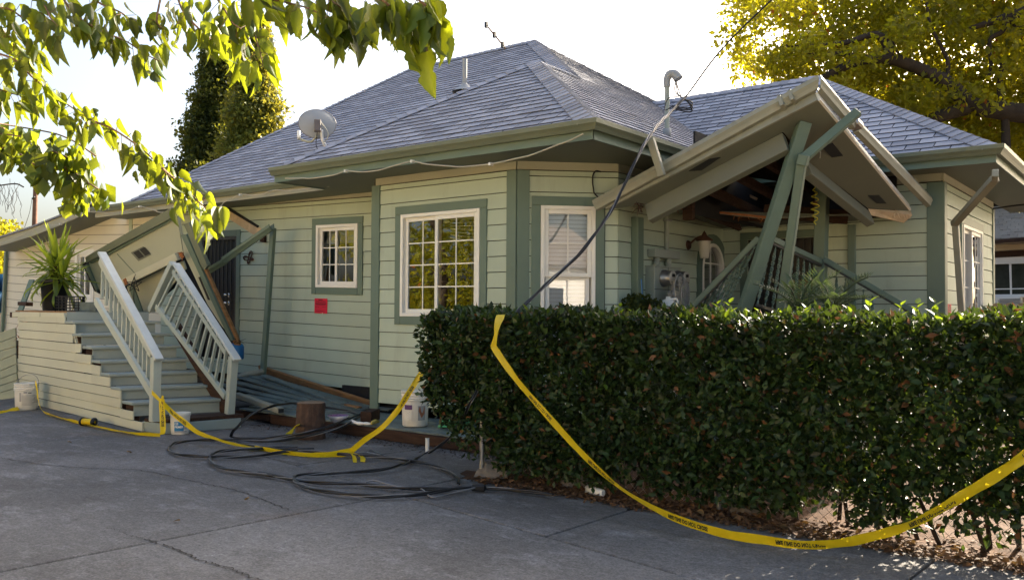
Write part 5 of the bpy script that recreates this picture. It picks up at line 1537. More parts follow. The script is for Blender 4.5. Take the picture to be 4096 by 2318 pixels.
for k, (x, y) in enumerate(((700, 588), (822, 592))):
    s_, z_ = WD.px(R2(x, y), .17)
    c = WD.P(s_ , z_, .14)
    MB().lathe([(.098, 0), (.098, .03), (.088, .035), (.085, .12)], c, 24, WD.n).build('meter_ring', MAT['metal'], mbx)
    mt = MB().lathe([(.085, .12), (.082, .128), (0, .128)], c, 24, WD.n).build('meter_face', MAT['porcelain'], mbx)
    mb = MB(); WD.slab(mb, (s_ - .035, s_ + .035, z_ + .015, z_ + .05), .2695, .272); mb.build('meter_display', MAT['black'], mbx)
    mb = MB(); WD.slab(mb, (s_ - .05, s_ + .05, z_ - .05, z_ - .04), .2695, .272); mb.build('meter_plate', MAT['ink'], mbx)
# lantern beside the arched window
ls, lz = WD.px(R2(905, 290), .03)
ln = thing('wall_lantern', 'dark wall lantern with frosted glass shade left of the arched window', 'lantern', WD.P(ls, lz, 0))
MB().lathe([(0, .03), (.05, .025), (.06, 0)], WD.P(ls, lz, .02), 16, WD.n).build('wall_plate', MAT['terracotta'], ln)
lc = WD.P(ls, lz, .24)
MB().tube(smooth_path([WD.P(ls, lz, .03), WD.P(ls, lz + .07, .12), WD.P(ls, lz + .10, .2), lc + Z * .08], 5), .013, 7).build('arm', MAT['terracotta'], ln)
MB().lathe([(0, .17), (.02, .14), (.04, .10), (.10, .06), (.105, .045), (.08, .04)], lc, 14).build('cap', MAT['terracotta'], ln)
MB().lathe([(.078, .04), (.055, -.15), (.05, -.17), (0, -.175)], lc, 14).build('shade', MAT['porcelain'], ln)
# fan, jug, small plants behind the hedge
fc = onX(*R2(828, 735), -4.45)
fan = thing('standing_fan', 'round wire cage fan standing in front of the meter cabinet', 'fan', (fc.x, fc.y, .2))
fax = V(.75, -.66, 0) ; fax = (CR * .88 - CF * .45); fax.z = 0; fax.normalize()
cage = MB()
for k in range(24):
    a = math.pi * k / 24 * 2
    e = (fax.cross(Z)).normalized()
    dirv = e * math.cos(a) + Z * math.sin(a)
    cage.tube([fc + dirv * .03 + fax * .085, fc + dirv * .16 + fax * .065, fc + dirv * .24, fc + dirv * .15 - fax * .07, fc + dirv * .03 - fax * .085], .0035, 4)
for rr in (.24, .16, .08): cage.tube([fc + ((fax.cross(Z)).normalized() * math.cos(a) + Z * math.sin(a)) * rr + fax * (.0 if rr > .2 else .065) for a in [2 * math.pi * k / 24 for k in range(25)]], .006, 5)
cage.build('cage', MAT['grey'], fan)
bl = MB()
for k in range(4):
    a = math.pi / 2 * k; e = (fax.cross(Z)).normalized(); dv = e * math.cos(a) + Z * math.sin(a); sv = e * -math.sin(a) + Z * math.cos(a)
    bl.prism([fc + dv * .03 - sv * .03, fc + dv * .2 - sv * .07, fc + dv * .21 + sv * .05, fc + dv * .03 + sv * .03], fax * .006)
bl.build('blades', MAT['porcelain'], fan)
MB().lathe([(.0, -.14), (.05, -.13), (.05, -.05), (0, -.04)], fc, 14, fax).build('motor', MAT['grey'], fan)
MB().tube([V(fc.x, fc.y, .2) - fax * .05, fc - fax * .08], .015, 8).build('stand', MAT['grey'], fan); MB().lathe([(.18, 0), (.17, .03), (.02, .05)], V(fc.x, fc.y, .2), 18).build('base', MAT['grey'], fan)
jc = onX(*R2(725, 830), -4.45)
jg = thing('plastic_jug', 'white plastic jug beside the fan behind the hedge', 'jug', (jc.x, jc.y, 1.25))
MB().lathe([(0, -.2), (.07, -.2), (.075, -.18), (.075, .03), (.065, .06), (.03, .075), (.03, .1), (0, .1)], jc, 20).build('body', MAT['white'], jg)
MB().tube(smooth_path([jc + V(.06, 0, .0), jc + V(.10, .02, .03), jc + V(.09, .01, .07), jc + V(.03, 0, .07)], 5), .014, 7).build('handle', MAT['white'], jg)
tag(MB().box((jc.x - .3, jc.y - .2, .2), (jc.x + .35, jc.y + .25, jc.z - .2)).build('storage_box', MAT['meterbox'], None, bevel=.01, base=(jc.x, jc.y, .2)), 'low box hidden behind the hedge under the white jug', 'box')
# spiral wind spinner
sp0, sp1 = onY(3258, 745, 9.3), onY(3262, 898, 9.3)
ws = thing('wind_spinner', 'yellow green spiral wind spinner hanging before the upright porch post', 'wind spinner', sp1)
hx = [sp0.lerp(sp1, k / 60) + V(math.cos(k * .62), math.sin(k * .62), 0) * (.035 * math.sin(math.pi * (k / 60)) + .008) for k in range(61)]
MB().tube(hx, .006, 5).build('spiral', M('spinner_paint', (.42, .40, .03), .3), ws)
MB().tube([sp0 + Z * .4, sp0], .003, 4).build('string', MAT['iron'], ws)
MB().lathe([(0, .03), (.022, .02), (.03, 0), (.022, -.02), (0, -.03)], sp0.lerp(sp1, .45), 12).build('bead', MAT['terracotta'], ws)

# ------------------------------------------------------------------ roof things
dm = onP(1312, 598, (A_l, 7.5, EZ), nA)
dish = thing('satellite_dish', 'grey satellite dish on a white bent mast near the roof valley', 'satellite dish', dm)
_, _, dd = proj(dm)
dc = dep(1270, 487, dd - .1)
dax = (CF + V(0, 0, -.28) - CR * .25).normalized()      # towards the sky side
e1 = dax.cross(Z).normalized(); e2 = e1.cross(dax)
rows = []
for j in range(9):
    r = j / 8
    rows.append([dc + e1 * (r * .275 * math.cos(a)) + e2 * (r * .235 * math.sin(a)) + dax * (.07 * r * r) for a in [2 * math.pi * k / 36 for k in range(37)]])
shell = MB().sheet(rows); shell.sheet([[p + dax * .008 for p in rw] for rw in rows][::-1])
rim = [dc + e1 * (.277 * math.cos(a)) + e2 * (.237 * math.sin(a)) + dax * .074 for a in [2 * math.pi * k / 36 for k in range(37)]]
shell.build('reflector', MAT['grey'], dish)
MB().tube(rim, .008, 6).build('rim', M('dish_rim', (.2, .19, .2), .5), dish)
bk_ = dc - dax * .06 - e2 * .07
MB().bar(bk_ + e2 * .07, bk_ - e2 * .12, .10, .07, dax).build('bracket', M('dish_bracket', (.13, .11, .10), .6), dish, bevel=.01)
MB().tube(smooth_path([dm - Z * .05, dm + V(-.03, 0, .02), dep(1295, 572, dd - .05), dep(1288, 548, dd - .1), dep(1286, 520, dd - .15)], 5), .024, 12).build('mast', MAT['white'], dish)
MB().tube(smooth_path([dc - e2 * .22 + dax * .02, dc - e2 * .24 - e1 * .1 + dax * .2, dc - e1 * .26 - e2 * .15 + dax * .32], 5), .016, 8).build('feed_arm', MAT['frieze'], dish)
MB().bar(dc - e1 * .27 - e2 * .15 + dax * .3, dc - e1 * .27 - e2 * .02 + dax * .33, .05, .07, dax).build('receiver', MAT['white'], dish, bevel=.01)
MB().tube(smooth_path([bk_ - e2 * .1, dep(1264, 572, dd - .1), dep(1270, 595, dd - .05), dep(1286, 606, dd)], 5), .006, 6).build('lead', MAT['cable'], dish)
MB().tube(smooth_path([bk_ + e2 * .05 + e1 * .04, dep(1312, 530, dd - .2), dep(1308, 555, dd - .2), dep(1296, 568, dd - .1)], 5), .007, 6).build('lead', MAT['wire'], dish)
an0, an1 = dep(1945, 100, 15.4), dep(2022, 194, 15.6)
ant = thing('roof_antenna', 'thin slanted antenna boom with wires above the main ridge', 'antenna', an1)
MB().tube([an0, an1 + (an1 - an0) * .25], .014, 8).build('boom', MAT['twig'], ant)
for f_ in (.0, .42, .85):
    c = an0.lerp(an1, f_); MB().bar(c - Z * .05, c + Z * .05, .05, .05).build('insulator', MAT['black'], ant)
for f_, q in ((.0, (1926, 215)), (.42, (1966, 205)), (.0, (2200, 131)), (.42, (2060, 182)), (.85, (2060, 182))):
    MB().tube([an0.lerp(an1, f_), dep(*q, 15.6)], .006, 4).build('guy_wire', MAT['grey'], ant)

# ------------------------------------------------------------------ things on and beside the landing
pc0 = onY(218, 1224, 5.98); pc0.z = 1.346
pot = thing('potted_yucca', 'spiky yucca in a black nursery pot on the broken landing', 'potted plant', pc0)
MB().lathe([(0, .0), (.155, .0), (.16, .01), (.195, .40), (.21, .405), (.212, .465), (.195, .47), (.185, .42), (0, .40)], pc0, 30).build('pot', MAT['black'], pot)
MB().lathe([(0, .41), (.185, .405)], pc0, 20).build('potting_soil', MAT['dirt'], pot)
def blade_mesh(L, wd, curl, n=7):
    mb = MB(); rows = []
    for i in range(n + 1):
        t = i / n; wv_ = wd * (1 - t ** 2.2) * (.55 + .9 * min(1, t * 3)) if t < 1 else .0005
        z = L * t * math.cos(curl * t * .5) - curl * L * .25 * t * t * t; x = L * (math.sin(curl * t * .9)) * .75
        rows.append([V(x, -wv_, z + .002), V(x + wv_ * .35, 0, z - wv_ * .25), V(x, wv_, z + .002)])
    return mb.sheet(rows).mesh('blade')
blades = [blade_mesh(.52, .022, c) for c in (.15, .5, .95, 1.5)]
for b_ in blades: b_.materials.append(MAT['yucca'])
stems = [(V(-.07, .02, .40), V(-.1, .0, .58)), (V(.06, -.03, .40), V(.1, -.05, .66)), (V(.0, .07, .40), V(-.02, .05, .74)), (V(.1, .06, .4), V(.24, .0, .50))]
for a, b in stems: MB().tube([pc0 + a, pc0 + b], .03, 8).build('cane', MAT['bark'], pot)
R_ = random.Random(3)
for si, (a, b) in enumerate(stems):
    for k in range(26):
        t = k / 26
        ang = k * 2.399 + si; tilt = .18 + 1.75 * t
        bm_ = blades[min(3, int(tilt * 2.0))]
        q = Quaternion((0, 0, 1), ang) @ Quaternion((0, 1, 0), min(tilt, 2.1) * .85)
        inst('blade', bm_, pot, pc0 + b + V(0, 0, .02 - .1 * t), q, R_.uniform(.85, 1.3))
cc = onY(*T7(800, 1235), 5.72); cc.z = 1.346
cr = thing('milk_crate', 'black plastic milk crate lying beside the yucca pot', 'crate', cc)
ex, ey = V(.86, -.5, 0), V(.5, .86, 0); W_, H_, D_ = .17, .20, .17
q0 = cc + Z * H_ / 2 * 1.0
for sx in (-1, 1):
    mb = MB()
    for z_ in (-.5, -.3, -.1, .1, .3, .5): mb.bar(q0 + ex * W_ * sx - ey * D_ + Z * z_ * H_, q0 + ex * W_ * sx + ey * D_ + Z * z_ * H_, .008, .012)
    for k in range(8): mb.bar(q0 + ex * W_ * sx + ey * D_ * (k / 3.5 - 1) - Z * H_ / 2, q0 + ex * W_ * sx + ey * D_ * (k / 3.5 - 1) + Z * H_ / 2, .008, .01)
    mb.build('side_lattice', MAT['black'], cr)
    mb = MB()
    for z_ in (-.5, -.3, -.1, .1, .3, .5): mb.bar(q0 + ey * D_ * sx - ex * W_ + Z * z_ * H_, q0 + ey * D_ * sx + ex * W_ + Z * z_ * H_, .008, .012)
    for k in range(8): mb.bar(q0 + ey * D_ * sx + ex * W_ * (k / 3.5 - 1) - Z * H_ / 2, q0 + ey * D_ * sx + ex * W_ * (k / 3.5 - 1) + Z * H_ / 2, .008, .01)
    mb.build('side_lattice', MAT['black'], cr)
mb = MB()
for k in range(8): mb.bar(q0 - Z * H_ / 2 + ex * W_ * (k / 3.5 - 1) - ey * D_, q0 - Z * H_ / 2 + ex * W_ * (k / 3.5 - 1) + ey * D_, .012, .008)
mb.build('bottom_lattice', MAT['black'], cr)
loose('leaning_board', 'green board leaning up behind the yucca pot', 'board', onY(80, 1245, 6.5), onY(128, 1118, 6.7), .13, .03, 'trim', V(.2, -1, .3))
loose('broken_plank_end', 'splintered dark plank end on the landing left of the pot', 'plank', onY(84, 1213, 6.1), onY(118, 1216, 6.0), .1, .06, 'oldwood')
lp = thing('fallen_siding_panel', 'fallen panel of green siding boards leaning left of the stairs', 'siding panel', onZ(50, 1610))
pl0 = onZ(60, 1604); npn = V(.35, -1, .28).normalized()
def pp_(x, y, d=0): return onP(x, y, pl0 + npn * d, npn)
ysl = [(1337, 1310), (1377, 1345), (1410, 1385), (1448, 1415), (1490, 1455), (1520, 1490), (1545, 1520), (1572, 1550), (1600, 1590)]
for i in range(len(ysl) - 1):
    l0, r0_ = ysl[i]; l1, r1_ = ysl[i + 1]
    xr0, xr1 = 66 + i * .9, 67 + i * .9
    MB().prism([pp_(-20 + i * 2.6, l0 + 1.5), pp_(xr0, r0_ + 1.5), pp_(xr1, r1_ - 1), pp_(-18 + i * 2.6, l1 - 1)], npn * .02).build('siding_board', M('old_green_siding', (.30, .32, .225), .7, .12, 3, 40, .2, dirt=.4, dcol=(.12, .11, .07)) if i == 0 else bpy.data.materials['old_green_siding'], lp)
tag(MB().bar(WA.P(.18, 2.55, .07), WA.P(.02, .3, .07), .08, .06, (0, 1, 0)).build('corner_downspout', MAT['trim'], None, bevel=.008, base=WA.P(.02, .3, .07)), 'green downspout on the far left house corner', 'downspout')
jb = onY(948, 1408, 7.5)
jg2 = thing('water_jug', 'blue plastic water jug on the deck behind the right stair railing', 'jug', (jb.x, jb.y, jb.z - .12))
MB().lathe([(0, -.1), (.09, -.1), (.1, -.08), (.1, .08), (.08, .12), (.03, .15), (.03, .18), (0, .18)], jb, 18).build('body', MAT['bluejug'], jg2)
MB().lathe([(.034, .175), (.034, .2), (0, .2)], jb, 12).build('cap', MAT['black'], jg2)

# ------------------------------------------------------------------ leaves in bulk
LEAF5 = np.array([[0, 0, 0], [-.5, .5, .06], [.5, .5, .06], [0, 1, -.08], [0, .5, -.04]])
def leaf_cloud(name, mat, centers, length, width, tint, orient, parent=None, base=None, kind='stuff', seed=1):
    """centers Nx3; length N; orient (dirs Nx3, normals Nx3): one mesh of small folded leaves"""
    r = np.random.default_rng(seed)
    n = len(centers)
    d, nn = orient
    d = d / np.linalg.norm(d, axis=1, keepdims=True)
    s = np.cross(d, nn); s /= (np.linalg.norm(s, axis=1, keepdims=True) + 1e-9)
    nn = np.cross(s, d)
    L = LEAF5[None] * np.ones((n, 1, 1))
    P = centers[:, None] + s[:, None] * (L[:, :, :1] * width[:, None, None]) + d[:, None] * (L[:, :, 1:2] * length[:, None, None]) + nn[:, None] * (L[:, :, 2:3] * length[:, None, None])
    o = ORG[parent] if parent is not None else Vector(base or (0, 0, 0))
    V_ = (P.reshape(-1, 3) - np.array(o)).astype(np.float32)
    tri = np.array([[0, 4, 1], [0, 2, 4], [1, 4, 3], [4, 2, 3]])
    F = (tri[None] + (np.arange(n) * 5)[:, None, None]).reshape(-1, 3).astype(np.int32)
    me = bpy.data.meshes.new(name)
    me.vertices.add(len(V_)); me.vertices.foreach_set('co', V_.ravel())
    me.loops.add(F.size); me.loops.foreach_set('vertex_index', F.ravel())
    me.polygons.add(len(F)); me.polygons.foreach_set('loop_start', np.arange(0, F.size, 3, dtype=np.int32)); me.polygons.foreach_set('loop_total', np.full(len(F), 3, dtype=np.int32))
    me.update(); me.validate()
    a = me.attributes.new('tint', 'FLOAT', 'POINT'); a.data.foreach_set('value', np.repeat(tint, 5).astype(np.float32))
    me.materials.append(MAT[mat] if isinstance(mat, str) else mat)
    ob = bpy.data.objects.new(name, me); COL.objects.link(ob)
    if parent is not None: ob.parent = parent
    else: ob.location = o
    ORG[ob] = o
    if kind: ob['kind'] = kind
    return ob
def rdir(r, n, bias=(0, 0, 0)):
    d = r.normal(size=(n, 3)) + np.array(bias); return d / np.linalg.norm(d, axis=1, keepdims=True)
def clumps_cloud(name, mat, cl, rad, per, size, parent, seed, squash=.75, bias=(0, 0, -.3), tvar=None):
    r = np.random.default_rng(seed)
    cl = np.array(cl); k = len(cl)
    rad = np.full(k, rad) if np.isscalar(rad) else np.array(rad)
    idx = np.repeat(np.arange(k), per)
    off = r.normal(size=(len(idx), 3)); off /= np.linalg.norm(off, axis=1, keepdims=True)
    off *= (r.random(len(idx)) ** .45)[:, None] * rad[idx][:, None]
    off[:, 2] *= squash
    C = cl[idx] + off
    n = len(C); ln = size * r.uniform(.7, 1.3, n)
    ct = r.random(k)
    tint = np.clip(ct[idx] * .55 + r.random(n) * .5, 0, 1)
    return leaf_cloud(name, mat, C, ln, ln * .62, tint, (rdir(r, n, bias), rdir(r, n, (0, -.2, .5))), parent, seed=seed)

# ------------------------------------------------------------------ clipped hedge with its wire fence
r = np.random.default_rng(11)
hedge = thing('hedge', 'dense clipped dark green hedge along the front of the house', 'hedge', (-2, 5.85, 0))
HX0, HX1, HY0, HY1, HZ = -5.22, 1.9, 5.47, 6.2, 1.36
def bumpy(x, z): return .05 * np.sin(x * 4.1 + z * 3) + .045 * np.sin(x * 9.3 - z * 7 + 1) + .03 * np.sin(x * 17 + z * 13)
n = 36000
u = r.random(n)
x = HX0 + (HX1 - HX0) * r.random(n) ** .95
z = .16 + (HZ - .16) * r.random(n) ** .78
depth = np.abs(r.normal(size=n)) * .085
y = HY0 + bumpy(x, z) + depth
low = z < .55
thin = np.sin(x * 2.3 + 1) * np.sin(x * 5.1 + z * 4) * .5 + .5
keep = ~(low & (r.random(n) < (.50 - z) * 1.1 + .10 * thin)) & ~((z < 1.0) & (r.random(n) < .3 * (thin > .85)))
front = np.stack([x, y, z], 1)[keep]
n2 = 7500      # top
x2 = HX0 + (HX1 - HX0) * r.random(n2); y2 = HY0 + (HY1 - HY0) * r.random(n2)
z2 = HZ + .03 * np.sin(x2 * 6) + .02 * np.sin(y2 * 14 + x2 * 3) - np.abs(r.normal(size=n2)) * .05 + .02
top_ = np.stack([x2, y2, z2], 1)
n3 = 3600      # left end, rounded
y3 = HY0 + (HY1 - HY0) * r.random(n3); z3 = .25 + (HZ - .25) * r.random(n3) ** .8
x3 = HX0 + .06 * np.sin(y3 * 9 + z3 * 5) + np.abs(r.normal(size=n3)) * .07 + .42 * np.clip(.7 - z3, 0, 1) ** 1.3 + .10 * np.clip(z3 - 1.15, 0, 1)
end = np.stack([x3, y3, z3], 1)
n4 = 26000      # inside
n4 += 0
core = np.stack([HX0 + .15 + (HX1 - HX0 - .15) * r.random(n4), HY0 + .12 + (HY1 - HY0 - .2) * r.random(n4), .12 + (HZ - .14) * r.random(n4) ** .75], 1)
n5 = 9000      # hanging skirts near the ground at the right
core2 = np.stack([-4.6 + 6.5 * r.random(n5), HY0 + .02 + .2 * r.random(n5), .08 + .4 * r.random(n5)], 1)
core2 = core2[(np.sin(core2[:, 0] * 4.3) + np.sin(core2[:, 0] * 9.1 + 2) > -.9) | (core2[:, 2] > .3)]
C = np.concatenate([front, top_, end, core, core2])
C = C[~((C[:, 0] < HX0 + .5) & (C[:, 2] < .62 - (C[:, 0] - HX0) * .9))]
gap = (C[:, 0] > -1.3) & (C[:, 0] < -.25) & (C[:, 2] < .30 + .05 * np.sin(C[:, 0] * 9))
C = C[~(gap & ((C[:, 1] > 5.6) | (r.random(len(C)) < .6)))]
n = len(C)
ln = r.uniform(.042, .08, n)
out = np.tile(np.array([[0, -.75, .35]]), (n, 1))
out[C[:, 2] > HZ - .1] = (0, -.2, .9)
out[C[:, 0] < HX0 + .12] = (-.8, -.3, .3)
dirs = out * .6 + r.normal(size=(n, 3)) * .65; nrm = out + r.normal(size=(n, 3)) * .55
leaf_cloud('foliage', 'hedge', C, ln, ln * .52, r.random(n), (dirs, nrm), hedge)
br = MB()
R_ = random.Random(5)
for k in range(46):
    bx = HX0 + .5 + (HX1 - HX0 - .6) * (k + R_.random()) / 46; by = HY0 + .25 + R_.random() * .25
    p = [V(bx, by, -.02)]
    for j in range(4): p.append(p[-1] + V(R_.uniform(-.12, .12), R_.uniform(-.09, .09), .3))
    br.tube(p, [.016, .013, .010, .007, .005], 5)
    for j in (1, 2, 3):
        br.tube([p[j], p[j] + V(R_.uniform(-.2, .2), R_.uniform(-.22, .1), R_.uniform(.05, .25))], [.007, .003], 4)
br.build('stems', MAT['bark'], hedge, kind='stuff')
def broad_leaf(L, wd, fold=.25, curl=.3, n=6, lob=None, ser=0.0):
    rows = []
    for i in range(n + 1):
        t = i / n
        w_ = wd * (math.sin(math.pi * min(1, t ** .72)) ** .85 if 0 < t < 1 else 0) * (1.06 - .25 * t)
        if lob: w_ *= lob(t)
        w_ *= 1 + ser * (1 if i % 2 else -1)
        w_ = max(w_, .001)
        yc = -curl * L * t * t * .5
        rows.append([V(-w_, fold * w_ + yc, -L * t), V(-w_ * .5, fold * w_ * .42 + yc, -L * t), V(0, yc, -L * t), V(w_ * .5, fold * w_ * .42 + yc, -L * t), V(w_, fold * w_ + yc, -L * t)])
    return rows
sm = []
for L in (.06, .05):
    me = MB().sheet(broad_leaf(L, L * .30, .3, .2, 5)).mesh('shoot_leaf'); me.materials.append(MAT['sprout']); sm.append(me)
for k in range(130):
    xk = R_.uniform(HX0 + .25, 1.3); yk = R_.uniform(HY0 - .01, HY0 + .35)
    if k < 90: p = V(xk, yk, HZ + R_.uniform(-.04, .05)); tilt = R_.uniform(2.0, 3.1)
    else: p = V(xk, HY0 - .05 + .03 * math.sin(xk * 9), R_.uniform(.5, 1.25)); tilt = R_.uniform(.6, 2.2)
    inst('shoot_leaf', sm[k % 2], hedge, p, Quaternion((0, 0, 1), R_.uniform(0, 6.28)) @ Quaternion((1, 0, 0), tilt), R_.uniform(.8, 1.3))
for (px, py) in ((3740, 1195), (3670, 1200), (2870, 1200), (2920, 1195), (3480, 1192), (2480, 1210), (3605, 1205), (3225, 1214)):
    p = onY(px, py + 18, HY0 + .15)
    st_ = [V(p.x, p.y, HZ - .05), p]
    MB().tube(st_, .003, 5).build('shoot_stem', MAT['sprout'], hedge)
    for k in range(4):
        inst('shoot_leaf', sm[k % 2], hedge, V(p.x, p.y, HZ).lerp(p, .3 + .25 * k), Quaternion((0, 0, 1), k * 1.9 + px) @ Quaternion((1, 0, 0), 2.3), R_.uniform(.9, 1.3))
fence = thing('wire_fence', 'low chain link fence with pipe posts inside the hedge', 'fence', (-2, 5.45, 0))
for p in (V(-4.62, 5.56, 0), V(-2.56, 5.70, 0)):
    MB().tube([p, p + Z * .5], .022, 12).build('fence_post', MAT['metal'], fence)
MB().tube([(.4, 5.6, 0), (.4, 5.6, 1.15)], .022, 12).build('fence_post', MAT['metal'], fence)
wm = MB(); d_ = .075; yF = 5.78; zt_ = 1.0
for k in range(int((5.2 + zt_) / d_)):
    a = -4.6 + k * d_
    for sg in (1, -1):
        x0, x1 = (a, a + sg * zt_)
        wm.tube([(x0, yF, .02), (x1, yF + .003 * sg, zt_)], .0016, 3, False)
wm.build('wire_mesh', MAT['metal'], fence, kind='stuff')
# dry leaves, pebbles and rocks under it
n = 2600
xl = -4.6 + 6 * r.random(n); yl = 5.36 + np.abs(r.normal(size=n)) * .22
C = np.stack([xl, yl, .008 + .02 * r.random(n)], 1)
ln = r.uniform(.03, .065, n)
o = leaf_cloud('leaf_litter', 'litters', C, ln, ln * .6, r.random(n), (rdir(r, n) * np.array([1, 1, .25]), np.tile([[0, 0, 1.]], (n, 1)) + r.normal(size=(n, 3)) * .35), None, base=(-2, 5.5, 0))
tag(o, 'brown dry leaves littering the soil under the hedge', 'dry leaves')
lfm = []
for L in (.075, .06):
    me = MB().sheet(broad_leaf(L, L * .34, .5, .6, 6)).mesh('fallen_leaf'); me.materials.append(MAT['litter']); lfm.append(me)
def flat(p, k, s=1.0, label=None, g=None):
    ob = inst('fallen_leaf', lfm[k % 2], None, p + Z * .012, Quaternion((0, 0, 1), k * 2.1) @ Quaternion((1, 0, 0), 1.45 + .3 * math.sin(k)), s)
    return tag(ob, label, 'leaf', g)
for k, (px, py) in enumerate(((2870, 2062), (2975, 2080), (3110, 2110), (3190, 2118), (3240, 2095), (3300, 2130), (3360, 2140), (3060, 2070), (2780, 2050), (3420, 2105))):
    flat(onZ(px, py, .01), k, 1.35, 'curled brown leaf among ten scattered along the concrete edge before the hedge', 'fallen leaves before the hedge')
for k, (px, py, lb) in enumerate(((507, 1810, 'yellow fallen leaf on the concrete left of the cable loop'), (720, 2088, 'tan fallen leaf near the long slab joint'), (672, 1800, 'fallen leaf touching the leftmost cable loop'), (270, 1770, 'small dark leaf on the far left concrete'), (998, 1995, 'dark leaf scrap right of the long crack'))):
    flat(onZ(px, py, .002), k, .8, lb)
o = MB()
for k in range(900):
    a, b = R_.uniform(-4.4, 1.5), 5.36 + abs(R_.gauss(0, .3)); s_ = R_.uniform(.004, .013)
    o.obox((a, b, .012), (s_, 0, 0), (0, s_ * R_.uniform(.6, 1), 0), (0, 0, s_ * .6))
o = o.build('gravel', M('bed_gravel', (.12, .07, .04), .9, .4, 30), None, base=(-2, 5.5, 0), kind='stuff'); tag(o, 'loose gravel scattered over the soil under the hedge', 'gravel')
def rock(p, s_, label):
    vs, fs = [], []
    for j in range(6):
        for k in range(9):
            a, b = 2 * math.pi * k / 9, math.pi * j / 5
            q = 1 + .22 * math.sin(3 * a + 2 * b + s_ * 40) + .1 * math.sin(5 * b + a)
            vs.append(Vector(p) + V(math.cos(a) * math.sin(b) * s_ * 1.4 * q, math.sin(a) * math.sin(b) * s_ * q, math.cos(b) * s_ * .75 * q + s_ * .4))
    for j in range(5):
        for k in range(9): fs.append((j * 9 + k, (j + 1) * 9 + k, (j + 1) * 9 + (k + 1) % 9, j * 9 + (k + 1) % 9))
    tag(MB().add(vs, fs).build('rock', M('garden_rock', (.16, .14, .12), .9, .3, 8, 30, .6) if 'garden_rock' not in bpy.data.materials else bpy.data.materials['garden_rock'], None, base=p), label, 'rock')
rock(onZ(1965, 1908), .11, 'grey rock at the left foot of the hedge beside the fence post')
rock(onZ(2985, 2050), .10, 'dusty rock under the hedge right of the second fence post')
rock(onZ(2290, 1945), .09, 'flat rock under the hedge left of the long yellow tape')
c = onZ(2380, 1963, .04)
tag(MB().tube([c + V(-.09, .03, 0), c + V(-.085, .03, 0), c + V(.08, -.02, 0), c + V(.085, -.02, 0)], [.02, .034, .028, .02], 14).build('plastic_cup', MAT['white'], None, base=c), 'white plastic cup lying under the hedge', 'cup')

# ------------------------------------------------------------------ mulberry branches overhead
lob1 = lambda t: 1 - .42 * math.exp(-((t - .52) / .06) ** 2) - .3 * math.exp(-((t - .74) / .05) ** 2)
lob2 = lambda t: (1.25 if t < .5 else 1.0) - .62 * math.exp(-((t - .46) / .08) ** 2)
mlv = []
for L, wd, lb, cu in ((1, .235, None, .5), (1, .20, None, 1.0), (1, .27, lob1, .4), (1, .32, lob2, .5)):
    me = MB().sheet(broad_leaf(L, wd, .55, cu, 14, lb, .045)).mesh('leaf'); me.materials.append(MAT['mulberry']); mlv.append(me)
mul = thing('mulberry_tree', 'leafy mulberry branches hanging over the driveway in the upper left', 'tree', (-6.2, .3, 0))
near = [
 (L6, 3.75, .125, [(390, -40), (470, 80), (560, 150), (690, 215), (820, 270), (940, 350), (1040, 400)], 22),
 (L6, 3.9, .115, [(-60, 60), (60, 60), (180, 150), (260, 250)], 11),
 (L6, 3.6, .12, [(200, -40), (290, 40), (330, 120), (400, 190)], 12),
 (L6, 3.8, .11, [(-60, 330), (100, 390), (200, 490), (350, 610), (500, 720), (620, 790)], 26),
 (L6, 3.6, .115, [(620, 790), (720, 830), (860, 920), (960, 1000), (1050, 1090)], 15),
 (L6, 3.4, .12, [(1050, 1090), (1120, 1150), (1200, 1220), (1300, 1320), (1450, 1420)], 22),
 (L6, 4.0, .11, [(-60, 230), (60, 240), (140, 300), (240, 390)], 10),
 (L6, 4.0, .11, [(-60, 560), (60, 600), (140, 620), (220, 650)], 12),
 (L6, 3.7, .12, [(1140, -40), (1190, 80), (1280, 180), (1360, 250), (1480, 290), (1580, 330)], 18),
 (L6, 3.5, .115, [(1540, -40), (1600, 60), (1640, 200), (1680, 330), (1700, 420)], 17),
 (L6, 3.8, .12, [(1045, -40), (1015, 120), (1030, 170), (1080, 230)], 5),
 (L6, 3.7, .12, [(560, -40), (660, 30), (780, 80), (840, 130)], 10),
 (L6, 3.6, .12, [(1380, -40), (1440, 40), (1500, 140), (1560, 190)], 10),
 (L7, 3.4, .13, [(40, -60), (130, -10), (270, 20), (420, 60), (560, 130), (640, 180)], 16),
 (L7, 3.3, .15, [(480, -60), (640, 40), (740, 120), (800, 160)], 12),
 (L7, 3.2, .17, [(880, -60), (1000, 30), (1110, 130), (1230, 200), (1380, 280)], 14),
 (L7, 3.2, .165, [(1150, -60), (1280, 40), (1400, 110)], 9),
]
allp = []
lim = 0
tr_ = MB()
R_ = random.Random(21)
